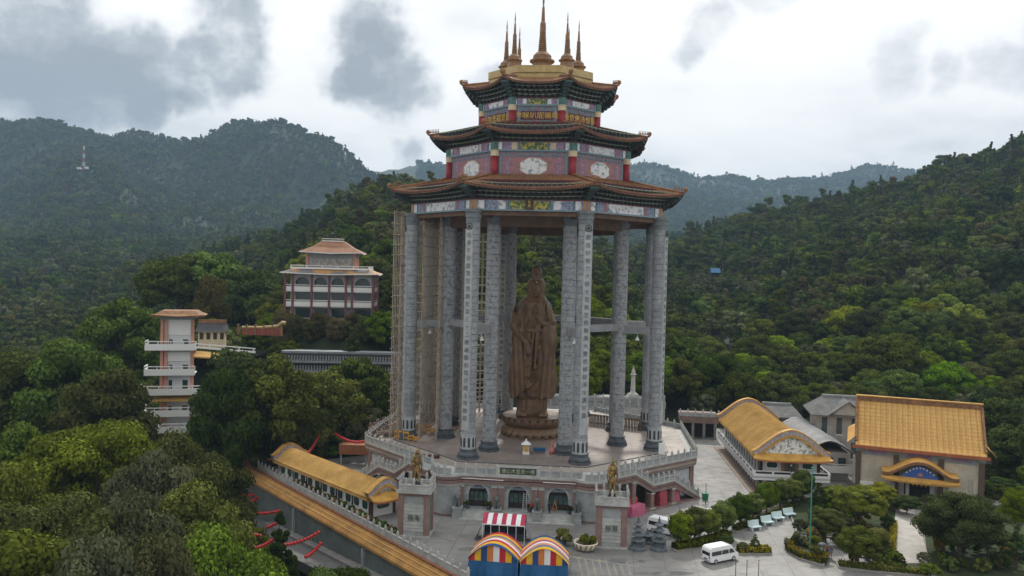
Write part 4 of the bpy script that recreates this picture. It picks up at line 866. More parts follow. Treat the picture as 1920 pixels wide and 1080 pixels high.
# ------------------------------------------------------------------ things on the plaza and on the terrace
def nth(i):
    o = 'first second third fourth fifth sixth seventh eighth ninth tenth eleventh twelfth thirteenth fourteenth fifteenth sixteenth seventeenth eighteenth nineteenth'.split()
    if i < 20: return o[i-1]
    t = {2: 'twent', 3: 'thirt', 4: 'fort'}[i//10]; return t+'ieth' if i % 10 == 0 else t+'y-'+o[i % 10-1]
GOLDS = mat('gilded_statue', (.27, .17, .055), (.07, .045, .02), 1.6, .4, .3, 4., metal=.35, spec=.5, lo=.42, hi=.62)
STEEL = mat('galvanised_steel', (.35, .36, .37), (.25, .26, .27), 1.5, .45, metal=.5)
def sdf_guardian():
    S = SDF((-1.5, -1.2, 0), (1.5, 1.2, 4.7), .06)
    for e in (-1, 1):
        S.un(S.cap((e*.38, 0, .15), (e*.33, 0, 1.7), .26, .36), .12); S.un(S.ell((e*.42, -.25, .14), (.24, .48, .18)), .1)
        S.un(S.cap((e*.6, 0, 3.3), (e*1.0, -.25, 2.55), .27, .22), .15); S.un(S.ell((e*.66, 0, 3.35), (.36, .36, .26)), .12)
        S.un(S.cap((e*.2, -.2, 1.8), (e*.35, -.3, .75), .28, .16), .1)
    S.un(S.cap((-1.0, -.25, 2.5), (-.45, -.7, 2.35), .2, .16), .1); S.un(S.cap((1.0, -.25, 2.5), (.75, -.55, 3.6), .2, .16), .1)
    S.un(S.ell((0, 0, 2.6), (.62, .46, .95)), .25); S.un(S.ell((0, 0, 1.8), (.66, .52, .45)), .2); S.un(S.ell((0, -.05, 4.0), (.3, .32, .38)), .08); S.un(S.cap((0, 0, 4.15), (0, .05, 4.62), .33, .08), .08)
    S.un(S.cap((.75, -.6, 3.0), (.78, -.6, 4.5), .09), .05); S.un(np.abs(np.sqrt((S.X/1.05)**2+((S.Z-2.3)/1.5)**2)-1)*.8+np.abs(S.Y-.35)-.12, .1)
    for z in (1.5, 2.1, 2.75): S.un(np.abs(S.Z-z)*1.2+np.abs(np.sqrt((S.X/.64)**2+(S.Y/.5)**2)-1)-.14, .06)
    return S.mesh('figure', GOLDS)
GUARD = sdf_guardian()
def gate_block(px0, py0, px1, py1, H, label, slabel, chars, pal=GRAN):
    a, b = at_z(px0, py0, GZ), at_z(px1, py1, GZ); d = b-a; w = d.length; rz = TH; D = w*.72
    t = thing('guardian_plinth', label, 'plinth', (a+b)/2, rz, None)
    h = w/2; m = MB(); m.box(-h+.2, h-.2, .2, D-.2, 0, H-1.0); m.obj('core', pal, t)
    for x in (-h+.35, h-.35):
        for y in (.25, D-.25): m = MB(); m.box(x-.4, x+.4, y-.3, y+.3, .25, H-.95); m.obj('corner_pilaster', PIL, t)
    m = MB(); m.box(-h-.15, h+.15, -.2, D+.15, 0, .28); m.obj('foot', GRAN_L, t)
    n = int((H-2.3)/.5)
    for i in range(n): m = MB(); z = .3+i*.5; m.box(-h+.8, h-.8, .02, .22, z+.02, z+.48); m.obj('stone_course', GRAN_L if i else GRAN, t)
    m = MB(); m.box(-h+.02, h-.02, -.02, D+.02, H-1.0, H-.55); m.obj('frieze', BASEB, t)
    m = MB(); m.box(-h-.3, h+.3, -.35, D+.3, H-.55, H); m.obj('cornice', GRAN_L, t)
    m = MB(); m.box(.9-1.55, 1.55-.9, -.03, .02, 2.2, 3.3); m.obj('carved_plate', mat('plate', (.2, .21, .2), (.12, .12, .12), 3, .8), t) if False else None
    m = MB(); m.box(h-.22, h-.17, .9, D-.9, .3, H-1.2); m.obj('green_side_panel', mat('green_panel', (.03, .09, .07), (.05, .11, .09), 1, .6), t)
    put('carved_lettering', text_mb(chars, .95, mat('carved_green', (.05, .07, .05), (.08, .1, .07), 3, .8), .03), t, (0, -.02, 2.5))
    balustrade(t, [(-h-.1, -.15, H), (h+.1, -.15, H), (h+.1, D+.1, H), (-h-.1, D+.1, H), (-h-.1, -.15, H)], 1.15, .7, GRAN_L)
    s = thing('guardian_statue', slabel, 'statue', (a+b)/2+Matrix.Rotation(rz, 3, 'Z') @ Vector((0, D*.5, H+.75)), rz, None, (.66, .72, 1.1))
    put('figure', GUARD, s); m = MB(); m.lathe([(1.15, -.67), (1.05, -.35), (.8, -.3), (.75, .02)], 9); m.obj('rock_base', mat('rock_dark', (.06, .065, .06), (.03, .03, .03), 3, .9, .5), s)
gate_block(749, 1003, 800, 1012, 7.0, 'grey stone plinth with brown corner pilasters beside the yellow-roofed corridor', 'gilded armoured guardian on the plinth beside the yellow-roofed corridor', '福海')
gate_block(1117, 1027, 1174, 1030, 6.7, 'grey stone plinth with brown pilasters beside the striped plant bowl', 'gilded armoured guardian on the plinth behind the small stone pagodas', '慈雲')
# ---- guardian lions by the steps
def sdf_lion():
    S = SDF((-.9, -1.2, 0), (.9, 1.2, 3.0), .06); S.un(S.ell((0, .35, .75), (.62, .75, .75))); S.un(S.cap((0, .1, .9), (0, -.3, 1.8), .5, .45), .2); S.un(S.ell((0, -.42, 2.2), (.5, .5, .5)), .1); S.un(S.ell((0, -.8, 2.05), (.27, .25, .2)), .08)
    S.un(S.ell((0, -.05, 2.1), (.68, .45, .72)), .15)
    for e in (-1, 1): S.un(S.cap((e*.34, -.55, 1.5), (e*.36, -.72, .15), .2, .18), .1); S.un(S.ell((e*.36, -.85, .12), (.2, .28, .14)), .06); S.un(S.ell((e*.5, .1, .45), (.3, .6, .4)), .1); S.un(S.ell((e*.4, -.2, 2.65), (.14, .12, .2)), .05)
    for i in range(10): S.un(S.ell((.66*cos(i*.63), -.05, 2.1+.68*sin(i*.63)), (.15, .2, .15)), .03)
    return S.mesh('lion', mat('lion_stone', (.11, .125, .122), (.06, .07, .07), 1.5, .8))
LION = sdf_lion()
def base_pt(x, y, z): return PC+Matrix.Rotation(TH, 3, 'Z') @ Vector((x, y, z))
for i, (x, lb) in enumerate(((-9.4, "at the steps' end nearest the corridor"), (-3.2, 'between the first and middle arched doors'), (3.2, 'between the middle arched door and the ladder door'), (9.4, "at the steps' end nearest the plant bowl"))):
    t = thing('stone_lion', 'grey stone lion on a pedestal '+lb, 'lion statue', base_pt(x, -FO-1.2, GZ), TH, 'stone lions along the steps')
    m = MB(); m.box(-1.0, 1.0, -1.2, 1.2, 0, .9); m.box(-.85, .85, -1.05, 1.05, .9, 1.9); m.box(-1., 1., -1.15, 1.15, 1.9, 2.1); m.obj('pedestal', GRAN, t); put('lion', LION, t, (0, 0, 2.1), scale=.86); t.scale = (.78, .78, .8)
# ---- tents
def stripe(name, c, r=.6): return mat('cloth_'+name, c, tuple(v*.8 for v in c), 1.2, r, spec=.3, obj_coord=True)
CL = {k: stripe(k, c) for k, c in dict(red=(.42, .02, .03), yellow=(.62, .36, .02), navy=(.02, .06, .17), orange=(.50, .17, .04), white=(.66, .67, .68), peach=(.58, .27, .18), blue=(.012, .075, .18), crimson=(.35, .03, .07), slate=(.12, .15, .2)).items()}
def barrel_tent(px0, py0, px1, py1, z, label, cols, seed):
    a, b = at_z(px0, py0, z), at_z(px1, py1, z); d = b-a; w = d.length; rz = atan2(d.y, d.x); L = 5.4
    t = thing('festival_tent', label, 'tent', Vector(((a.x+b.x)/2, (a.y+b.y)/2, GZ)), rz); e = z-GZ; rise = 1.95; N = 18
    def arc(u, y): return (u*w/2*1.04, y, e+.15+rise*(cos(u*pi/2))**.9+.22*sin(y*1.1)*(1-u*u)*.4)
    ny = len(cols)
    for k, c in enumerate(cols):
        m = MB(); m.smooth = True; ys = np.linspace(L*k/ny, L*(k+1)/ny, 3)-.35
        m.grid([[arc(u, y) for u in np.linspace(-1, 1, N)] for y in ys]); m.grid([[(x, y, q-.03) for x, y, q in [arc(u, y) for u in np.linspace(-1, 1, N)]] for y in ys], True); m.obj('roof_stripe', CL[c], t)
    vs = ['red', 'yellow', 'navy', 'orange', 'white', 'red', 'yellow', 'navy']
    for k, c in enumerate(vs):
        u0, u1 = -1+2*k/8, -1+2*(k+1)/8; m = MB(); n = 5; us = np.linspace(u0, u1, n)
        m.grid([[(u*w/2, -.1+.05*sin(u*17), e-.1) for u in us], [(u*w/2, -.08, arc(u, -.2)[2]-.05) for u in us]]); m.grid([[(u*w/2, -.07+.05*sin(u*17), e-.1) for u in us], [(u*w/2, -.05, arc(u, -.2)[2]-.05) for u in us]], True); m.obj('gable_stripe', CL[c], t)
    g = random.Random(seed); m = MB(); m.smooth = True
    m.grid([[(u*w/2*(1+.05*(1-f)), -.15-1.1*(1-f)*(.6+.4*sin(u*5+seed))-.12*sin(u*21)*(1-f), .02+(e-.08)*f) for u in np.linspace(-1, 1, 40)] for f in np.linspace(0, 1, 6)]); m.obj('blue_skirt', CL['blue'], t)
    m = MB(); m.box(-w/2, w/2, L-.7, L-.65, .02, e+.2); m.obj('back_curtain', CL['blue'], t)
    for u in (-1, 1):
        m = MB(); m.box(u*w/2-.03, u*w/2+.03, 0, L-.7, .02, e+.1); m.obj('side_curtain', CL['navy'], t)
        for y in (-.15, L-.5): m = MB(); m.tube([(u*w/2, y, 0), (u*w/2, y, e+.2)], .05, 6); m.obj('tent_pole', STEEL, t)
barrel_tent(879, 1048, 971, 1055, -4.5, 'barrel festival tent with rainbow roof stripes and blue skirt beside the balustrade', ['navy', 'yellow', 'red', 'white', 'peach', 'slate', 'yellow', 'red'], 1)
barrel_tent(976, 1056, 1065, 1060, -4.5, 'barrel festival tent with faded pastel stripes next to the plant bowl', ['yellow', 'slate', 'peach', 'white', 'crimson', 'peach', 'yellow', 'navy'], 2)
def awning():
    a, b = at_z(904, 1012, GZ), at_z(984, 1017, GZ); d = b-a; w = d.length; t = thing('striped_stall', 'open stall with red and white striped awning before the steps', 'stall', (a+b)/2, atan2(d.y, d.x)); n = 9
    def prof(y): f = y/2.6; return (-.35+y, 2.5+.95*sin(min(1., f*1.15)*pi/2)-.25*max(0, f-.8)*5*.4)
    for k in range(n):
        x0, x1 = -w/2+w*k/n, -w/2+w*(k+1)/n; m = MB(); m.smooth = True; q = [prof(y) for y in np.linspace(0, 2.6, 9)]
        m.grid([[(x0, y, z) for y, z in q], [(x1, y, z) for y, z in q]], True); m.grid([[(x0, y, z-.03) for y, z in q], [(x1, y, z-.03) for y, z in q]]); m.obj('awning_stripe', CL['crimson' if k % 2 == 0 else 'white'], t)
    m = MB(); m.box(-w/2, w/2, -.42, -.34, 2.36, 2.50); m.obj('front_rail', WHITE, t)
    for k in range(6): x = -w/2+.05+(w-.1)*k/5; m = MB(); m.tube([(x, -.38, 0), (x, -.38, 2.4)], .045, 6); m.obj('stall_post', WHITE, t)
    m = MB(); m.box(-w/2, w/2, 2.1, 2.16, 0, 3.3); m.obj('back_sheet', mat('dark_sheet', (.035, .037, .045), (.05, .05, .06), 1, .8), t)
    m = MB(); m.box(-w/2+.2, w/2-.2, .4, 1.1, 0, .85); m.obj('counter', mat('dark_sheet', (1, 1, 1)), t)
    for s in (-1, 1): m = MB(); m.add([(s*w/2, -.3, 2.3), (s*w/2, 2., 2.6), (s*(w/2+.9), 1.6, .1), (s*(w/2+1.1), -.5, .1), (s*w/2+.02, -.3, 2.28), (s*w/2+.02, 2., 2.58), (s*(w/2+.9)+.03, 1.6, .08), (s*(w/2+1.1)+.03, -.5, .08)], [(0, 1, 2, 3), (7, 6, 5, 4)]); m.obj('side_flap', mat('grey_flap', (.18, .19, .2), (.13, .14, .15), 1, .8), t)
awning()
# ---- small stone pagodas, plant bowl
SLATE = mat('slate_stone', (.125, .145, .158), (.075, .09, .10), 1.5, .7, .3, 5, fine=.2)
def pagoda(px, py, s, n, label):
    t = thing('stone_pagoda', label, 'pagoda', at_z(px, py, GZ), .3, None, s); m = MB(); m.lathe([(1.25, 0), (1.25, .35), (1.0, .45), (.95, .8), (1.1, .9)], 8); m.obj('base', SLATE, t); z = .9; r = .82
    for i in range(n):
        m = MB(); m.lathe([(r*.62, z), (r*.62, z+.42)], 8); m.obj('storey', SLATE, t); m = MB(); m.lathe([(r*1.28, z+.40), (r*1.32, z+.52), (r*.95, z+.62), (r*.6, z+.78)], 8); m.obj('eave', SLATE, t); z += .74; r *= .86
    m = MB(); m.lathe([(.22, z), (.3, z+.15), (.16, z+.3), (.2, z+.45), (.02, z+.95)], 8); m.obj('finial', SLATE, t)
pagoda(1196, 1030, 1.0, 4, 'dark stone pagoda with four eaves close beside the plinth'); pagoda(1235, 1031, 1.0, 4, 'dark stone pagoda with four eaves nearest the clipped trees'); pagoda(1214, 1018, .85, 1, 'small low stone pagoda between the two taller ones')
def plant_ball(n, R, leaf, lm, seed, H=None, z0=0): v, f, tn, c = crown_np(None, 14, n, R, H or R*1.5, z0, leaf, 'round', .9, seed); return mesh_np('foliage', v, f, LEAF[lm], tn)
def bowl(px, py, label):
    t = thing('plant_bowl', label, 'planter', at_z(px, py, GZ), .1); m = MB(); m.smooth = True; m.lathe([(.9, 0), (1.5, .25), (1.75, 1.05), (1.7, 1.15), (1.5, 1.1), (1.4, .8)], 28, cap=False); m.obj('bowl', mat('bowl_cream', (.55, .50, .40), (.45, .4, .3), 1, .7), t)
    for i in range(14): m = MB(); a = 2*pi*i/14; m.M = Matrix.Rotation(a, 4, 'Z'); m.add([(1.53, -.16, .27), (1.53, .06, .27), (1.79, .30, 1.04), (1.79, .08, 1.04)], [(0, 1, 2, 3)]); m.obj('bowl_stripe', mat('stripe_tan', (.22, .17, .11), (.16, .12, .08), 2, .7), t)
    m = MB(); m.lathe([(1.42, .9), (1.3, .95)], 20); m.obj('soil', BARK, t); put('foliage', plant_ball(900, 1.45, .2, 1, 31, 1.3), t, (0, 0, .9))
bowl(1098, 1030, 'cream bowl with slanted brown stripes holding a leafy shrub')
t = thing('potted_shrub', 'loose green shrub behind the pastel striped tent', 'shrub', at_z(1054, 1022, GZ)); put('foliage', plant_ball(700, 1.5, .25, 2, 32, 2.4), t); mm = MB(); mm.lathe([(.5, 0), (.65, .6)], 10); mm.obj('pot', STONE_D, t)
# ---- vehicles
CARW = mat('white_car_paint', (.62, .63, .65), (.58, .59, .61), .5, .25, spec=.5); CARG = mat('car_glass', (.015, .018, .02), (.02, .022, .025), 1, .08, spec=.7); TYRE = mat('tyre', (.02, .02, .02), (.03, .03, .03), 2, .8); RIM = mat('rim', (.45, .46, .47), (.35, .35, .36), 2, .4, metal=.6); LAMPR = mat('lamp_red', (.3, .02, .02), (.25, .02, .02), 2, .3)
def van_proto(L, H, Wd, hood):
    """side outline in x (length) and z, swept across the width with tumblehome; x+ is the front"""
    t = thing('minivan', '', 'van'); out = [(-L/2, .45), (-L/2-.02, 1.05), (-L/2+.10, H-.25), (-L/2+.35, H), (L/2-hood-1.25, H), (L/2-hood-.75, H-.12), (L/2-hood+.05, 1.22), (L/2-.12, 1.0), (L/2, .75), (L/2-.02, .4), (L/2-.3, .3), (-L/2+.2, .3)]
    m = MB(); m.smooth = False; rows = []
    for k, (f, s) in enumerate(((-1, .93), (-.96, 1.), (-.5, 1.0), (.5, 1.0), (.96, 1.), (1, .93))):
        row = []
        for x, z in out:
            tum = (1-.13*max(0, (z-1.1))/(H-1.1)); cx = -.1; row.append(((x-cx)*(1 if abs(f) < .97 else .985)+cx, f*Wd/2*tum, z if abs(f) < .97 else .3+(z-.3)*.975))
        rows.append(row)
    n = len(out); vs = [p for r in rows for p in r]; fs = [(i*n+j, i*n+(j+1) % n, (i+1)*n+(j+1) % n, (i+1)*n+j) for i in range(5) for j in range(n)]+[tuple(range(n))[::-1], tuple(range(5*n, 6*n))]; m.add(vs, fs); m.obj('body', CARW, t)
    yy = lambda z: Wd/2*(1-.13*max(0, z-1.1)/(H-1.1))+.012
    def side_glass(x0, x1, z0, z1, sl=0):
        for s in (-1, 1):
            m = MB(); m.add([(x0, s*yy(z0), z0), (x1+sl, s*yy(z0), z0), (x1, s*yy(z1), z1), (x0+.03, s*yy(z1), z1)], [(0, 1, 2, 3) if s < 0 else (3, 2, 1, 0)]); m.obj('side_window', CARG, t)
    zb, ztp = 1.18, min(H-.42, 1.72); xs = L/2-hood
    side_glass(-L/2+.25, -L/2+.25+(L*.34), zb, ztp); side_glass(-L/2+.35+(L*.34), xs-1.35, zb, ztp); side_glass(xs-1.22, xs-.62, zb, ztp, .42)
    m = MB(); m.add([(-L/2-.025, -Wd*.42, zb), (-L/2-.025, Wd*.42, zb), (-L/2+.075, Wd*.38, ztp+.05), (-L/2+.075, -Wd*.38, ztp+.05)], [(3, 2, 1, 0)]); m.obj('rear_window', CARG, t)
    m = MB(); m.add([(xs+.07, -Wd*.43, 1.26), (xs+.07, Wd*.43, 1.26), (xs-.66, Wd*.38, H-.2), (xs-.66, -Wd*.38, H-.2)], [(0, 1, 2, 3)]); m.obj('windscreen', CARG, t)
    for x in (-L/2+1.0, L/2-.95):
        for s in (-1, 1):
            w = MB(); w.M = Matrix.Translation((x, s*(Wd/2-.1), .34)) @ Matrix.Rotation(pi/2, 4, 'X'); w.lathe([(.34, -.12), (.34, .12)], 16); k = w.obj('wheel', TYRE, t); w = MB(); w.M = Matrix.Translation((x, s*(Wd/2-.1)+s*.125, .34)) @ Matrix.Rotation(pi/2, 4, 'X'); w.lathe([(.21, -.01), (.21, .01)], 12); w.obj('rim', RIM, k)
    for s in (-1, 1):
        m = MB(); m.box(-L/2-.05, -L/2+.02, s*(Wd/2-.22)-.08, s*(Wd/2-.22)+.08, .8, 1.12); m.obj('tail_light', LAMPR, t); m = MB(); m.box(L/2-.2, L/2-.02, s*(Wd/2-.32)-.2, s*(Wd/2-.32)+.2, .72, .9); m.obj('headlight', CARG, t)
    m = MB(); m.box(-L/2-.06, -L/2+.1, -Wd/2+.05, Wd/2-.05, .35, .58); m.obj('rear_bumper', mat('bumper_grey', (.3, .3, .31), (.25, .25, .26), 1, .5), t); m = MB(); m.box(-L/2-.04, -L/2, -.3, .3, .62, .76); m.obj('number_plate', BLACKP, t)
    return t
v1 = van_proto(5.2, 2.28, 1.9, .55); a, b = at_z(1322, 1061, GZ), at_z(1380, 1049, GZ); v1.location = (a+b)/2+Vector((.1, .9, 0)); v1.rotation_euler = (0, 0, atan2(b.y-a.y, b.x-a.x)); v1['label'] = 'white high-roof minivan parked alone in front of the clipped trees'; v1['group'] = 'white vehicles on the plaza'
v2 = copy_tree(v1, None, loc=at_z(1247, 1000, GZ), rz=radians(-38), label='white minivan half hidden behind the end of the clipped trees', group='white vehicles on the plaza')
v3 = van_proto(4.3, 1.5, 1.75, 1.0); v3.location = at_z(1345, 972, GZ); v3.rotation_euler = (0, 0, .3); v3.name = 'parked_car'; v3['category'] = 'car'; v3['label'] = 'white car showing only its roof behind the clipped trees'; v3['group'] = 'white vehicles on the plaza'
# ---- people
SKIN = mat('skin', (.30, .17, .11), (.27, .15, .10), 3, .6); HAIR = mat('hair_black', (.015, .012, .01), (.02, .016, .014), 4, .6)
def person_meshes(seed):
    g = random.Random(seed); st = g.uniform(.08, .2); arm = g.uniform(.1, .4)
    S = SDF((-.5, -.42, 0), (.5, .42, 1.8), .032); B = S.D.copy(); parts = {}
    def fig(grow, which):
        S.D = np.full(S.X.shape, 1e3)
        if which in ('body', 'legs'):
            for e in (-1, 1): S.un(S.cap((e*.10, 0, .9), (e*.11, -e*st*.5, .5), .085, .06), .04); S.un(S.cap((e*.11, -e*st*.5, .5), (e*.11, -e*st+.03, .09), .06, .042), .03)
            if which == 'legs': S.un(S.ell((0, 0, .93), (.17, .11, .12)), .05)
        if which == 'body':
            for e in (-1, 1): S.un(S.ell((e*.11, -e*st-.05, .05), (.05, .13, .05)), .02); S.un(S.cap((e*.27, -.03, 1.12), (e*.27, -.18*arm*2, .82), .042, .033), .02); S.un(S.ell((e*.27, -.18*arm*2-.02, .76), (.03, .045, .08)), .02)
            S.un(S.cap((0, 0, 1.4), (0, -.01, 1.52), .05), .02); S.un(S.ell((0, -.015, 1.61), (.076, .095, .115)), .02); S.un(S.ell((0, -.11, 1.595), (.016, .025, .025)), .02)
        if which in ('body', 'top'):
            S.un(S.ell((0, 0, 1.2), (.18, .115, .3)), .04); S.un(S.ell((0, 0, .97), (.165, .11, .12)), .05)
            for e in (-1, 1): S.un(S.cap((e*.19, 0, 1.38), (e*.27, -.02, 1.12), .062, .048), .05)
        S.D = S.D-grow
    fig(0, 'body'); parts['body'] = S.mesh('body', SKIN); fig(.014, 'top'); S.D = np.maximum(S.D, .93-S.Z); parts['shirt'] = S.mesh('shirt', SKIN); fig(.016, 'legs'); S.D = np.maximum(S.D, np.maximum(.1-S.Z, S.Z-1.0)); parts['trousers'] = S.mesh('trousers', SKIN)
    S.D = np.full(S.X.shape, 1e3); S.un(S.ell((0, .012, 1.635), (.09, .105, .115))); S.D = np.maximum(S.D, -(S.Y+.05)-(S.Z-1.66)*.6); parts['hair'] = S.mesh('hair', HAIR); return parts
PM = [person_meshes(i) for i in range(2)]
def person(pos, rz, shirt, trou, label, k=0):
    t = thing('person', label, 'person', pos, rz)
    for nm, me in PM[k].items():
        if nm in ('shirt', 'trousers'): me = me.copy(); me.materials[0] = mat('cloth_%s_%.2f%.2f%.2f' % (nm, *(shirt if nm == 'shirt' else trou)), shirt if nm == 'shirt' else trou, None, 4, .9)
        put(nm, me, t)
    return t
person(base_pt(2.3, -FO-.4, GZ+1.1), .4, (.40, .03, .04), (.03, .03, .05), 'person in a red shirt standing by the ladder on the steps')
person(base_pt(5.1, -FO-.3, GZ+1.1), -.5, (.02, .025, .05), (.03, .03, .04), 'person in dark clothes beside the third arched door', 1)
mm = MB(); p = base_pt(1.2, -FO-.3, GZ+1.1)
L = thing('ladder', 'pale metal folding ladder standing before the middle arched door', 'ladder', p, TH)
for s in (-1, 1):
    mm = MB(); [mm.tube([(x, s*.9, 0), (x*.6, 0, 3.1)], .045, 5) for x in (-.35, .35)]; mm.obj('ladder_frame', STEEL, L)
for i in range(9): mm = MB(); f = (i+1)/10; mm.tube([(-.35*(1-.4*f), -.9*(1-f), 3.1*f), (.35*(1-.4*f), -.9*(1-f), 3.1*f)], .03, 4); mm.obj('rung', STEEL, L)
E1 = thing('wooden_easel', 'orange wooden easel leaning before the third arched door', 'easel', base_pt(5.9, -FO+.1, GZ+1.1), TH)
for x in (-.5, .5): mm = MB(); mm.tube([(x, 0, 0), (0, .1, 1.9)], .06, 5); mm.obj('leg', mat('orange_wood', (.42, .20, .06), (.34, .16, .05), 2, .7), E1)
mm = MB(); mm.tube([(-.35, 0, .6), (.35, 0, .6)], .05, 5); mm.obj('cross_bar', mat('orange_wood', (1, 1, 1)), E1)
for x, lb in ((2.0, 'beside the red-shirted person'), (8.2, 'right of the third arched door'), (-8.0, 'left of the first arched door'), (-4.6, 'right of the first arched door')):
    t = thing('potted_plant', 'small green potted plant on the porch '+lb, 'potted plant', base_pt(x, -FO-.02, GZ+1.1)); mm = MB(); mm.lathe([(.28, 0), (.38, .55), (.34, .55)], 10); mm.obj('pot', STONE_D, t); put('foliage', plant_ball(260, .55, .13, 0, int(x*7)+140, .8), t, (0, 0, .5))
# ---- covers under the stairs
def tarp(j, x, o, z, w, d, h, c, label, seed):
    Mj = rot8(j); p = base_pt(*(Mj @ Vector((x, -AP-o, z)))); g = np.random.default_rng(seed); m = MB(); m.smooth = True
    P = []
    for f in np.linspace(0, 1, 7):
        k = 1-.06*f-.1*max(0, f-.85)*3; P.append([(k*w/2*max(-1, min(1, 2.4*cos(a)))+g.normal()*.05, k*d/2*max(-1, min(1, 2.4*sin(a)))+g.normal()*.05, h*f+g.normal()*.04) for a in np.linspace(0, 2*pi, 25)[:-1]]); P[-1].append(P[-1][0])
    m.grid(P); m.add(P[-1][:-1], [tuple(range(24))]); m.obj('covered_stack', c, label=label, cat='covered goods', loc=p, rz=TH+j*pi/4)
PINKT = mat('pink_tarp', (.45, .12, .20), (.36, .09, .15), .8, .6, .4, 2); REDT = mat('red_tarp', (.34, .07, .09), (.26, .05, .06), .8, .6, .4, 2)
tarp(1, -6.6, 2.6, GZ, 3.4, 1.8, 1.7, PINKT, 'stack under a bright pink cover beside the guardian plinth', 1); tarp(1, 1.1, 1.4, GZ, 2.0, 1.6, 3.0, REDT, 'tall stack under a dull red cover below the stair landing', 2); tarp(1, 4.6, 1.2, GZ, 2.2, 1.5, 2.4, PINKT, 'stack under a pink cover below the lower stair flight', 3); tarp(1, -7.0, 1.5, GZ, 3.0, 1.6, 2.7, REDT, 'stack under a dark red cover behind the bright pink one', 4)
tarp(7, -1, 1.2, GZ, 3., 1.5, 2.0, mat('dark_goods', (.04, .04, .05), (.06, .05, .05), 1, .8), 'dark covered goods under the stair beside the corridor', 5)
# ---- things on the terrace
def shrine():
    p = at_z(986, 851, 0); t = thing('lantern_shrine', 'small white lantern shrine with gold panel before the pedestal', 'shrine', p); m = MB(); m.box(-.6, .6, -.6, .6, 0, .4); m.obj('base', WHITE, t); m = MB(); m.box(-.5, .5, -.5, .5, .4, 1.75); m.obj('body', CREAM, t)
    m = MB(); m.box(-.3, .3, -.53, -.5, .55, 1.6); m.obj('gold_panel', GOLD_L, t); m = MB(); m.prism([(-.85, -.85), (.85, -.85), (.85, .85), (-.85, .85)], 1.75, 2.35, [(-.12, -.12), (.12, -.12), (.12, .12), (-.12, .12)]); m.obj('roof', WHITE, t); m = MB(); m.lathe([(.1, 2.35), (.14, 2.5), (.02, 2.8)], 8); m.obj('finial', WHITE, t)
shrine()
def table():
    t = thing('blue_table', 'blue cloth-covered table on the terrace before the pedestal', 'table', at_z(1011, 849, 0), .05); m = MB(); m.box(-1.1, 1.1, -.45, .45, .78, .85); m.obj('tabletop', CL['blue'], t); m = MB(); m.box(-1.08, 1.08, -.44, -.41, .35, .78); m.obj('cloth_front', CL['blue'], t)
    for x in (-1, 1):
        for y in (-.36, .36): m = MB(); m.tube([(x, y, 0), (x, y, .78)], .04, 5); m.obj('leg', STEEL, t)
table()
m = MB(); m.smooth = True; m.lathe([(.55, 0), (.6, .5), (.5, .8), (.25, 1.0), (.38, 1.5), (.15, 2.1), (.02, 2.4)], 12); m.obj('wrapped_ornament', mat('salmon_wrap', (.45, .17, .15), (.36, .12, .11), 1.5, .6), label='salmon pink wrapped ornament beside the blue table', cat='ornament', loc=at_z(1035, 850, 0))
t = thing('notice_board', 'white upright notice board beside the outer column near the terrace corner', 'notice board', at_z(1240, 857, -.15), -.3); mm = MB(); mm.box(-.5, .5, -.06, .06, .5, 2.5); mm.obj('board', WHITE, t); mm = MB(); mm.box(-.6, .6, -.25, .25, 0, .5); mm.obj('foot', GRAN, t)
def barriers():
    g = random.Random(5); YB = mat('yellow_barrier', (.50, .28, .04), (.36, .17, .03), 1.5, .6)
    for i, (px, py) in enumerate([(787, 811), (795, 813), (803, 812), (812, 814), (820, 813), (829, 815), (838, 814), (847, 812), (752, 824), (761, 826), (770, 828), (779, 829), (744, 822)]):
        t = thing('yellow_barrier', 'yellow wooden barrier, %s from the left in the row between the left columns' % ['first', 'second', 'third', 'fourth', 'fifth', 'sixth', 'seventh', 'eighth'][i] if i < 8 else 'yellow wooden barrier, %s from the left by the left terrace corner' % ['second', 'third', 'fourth', 'fifth', 'first'][i-8], 'barrier', at_z(px, py, 0), g.uniform(-.6, .6), 'yellow barriers in a row' if i < 8 else 'yellow barriers in a cluster'); h = g.uniform(1.1, 1.8)
        for x in (-.5, .5): m = MB(); m.tube([(x*.9, g.uniform(-.2, .2), 0), (x, 0, h)], .09, 5); m.obj('leg', YB, t)
        m = MB(); m.box(-.6, .6, -.05, .05, h-.45, h-.1); m.obj('board', YB, t); m = MB(); m.box(-.6, .6, -.04, .04, .35, .6); m.obj('board', YB, t)
barriers()
def rubble():
    g = np.random.default_rng(9); m = MB(); 
    for i in range(420):
        u, v = g.uniform(0, 1), g.uniform(0, 1)**1.3; p = at_z(692+62*u, 822-34*v-6*u, 0); s = g.uniform(.12, .45); m.M = Matrix.Translation(p+Vector((0, 0, s*.4+g.uniform(0, .5)*(1-abs(2*u-1))))) @ Matrix.Rotation(g.uniform(0, 3), 4, 'Z') @ Matrix.Rotation(g.uniform(0, .7), 4, 'X'); m.cbox((0, 0, 0), (s*g.uniform(.6, 2.5), s, s*.7))
    m.obj('rubble', mat('brown_rubble', (.16, .11, .085), (.08, .06, .05), .8, .9), kind='stuff', label='brown heap of rubble and boards on the terrace corner', cat='rubble')
rubble()
m = MB(); m.box(-1.6, 1.6, -.5, .5, 0, .45); m.obj('flower_trough', mat('maroon_trough', (.09, .025, .022), (.06, .02, .02), 2, .8), label='long dark red trough on the terrace edge near the round tower', cat='planter', loc=at_z(806, 858, -.15), rz=-.2)
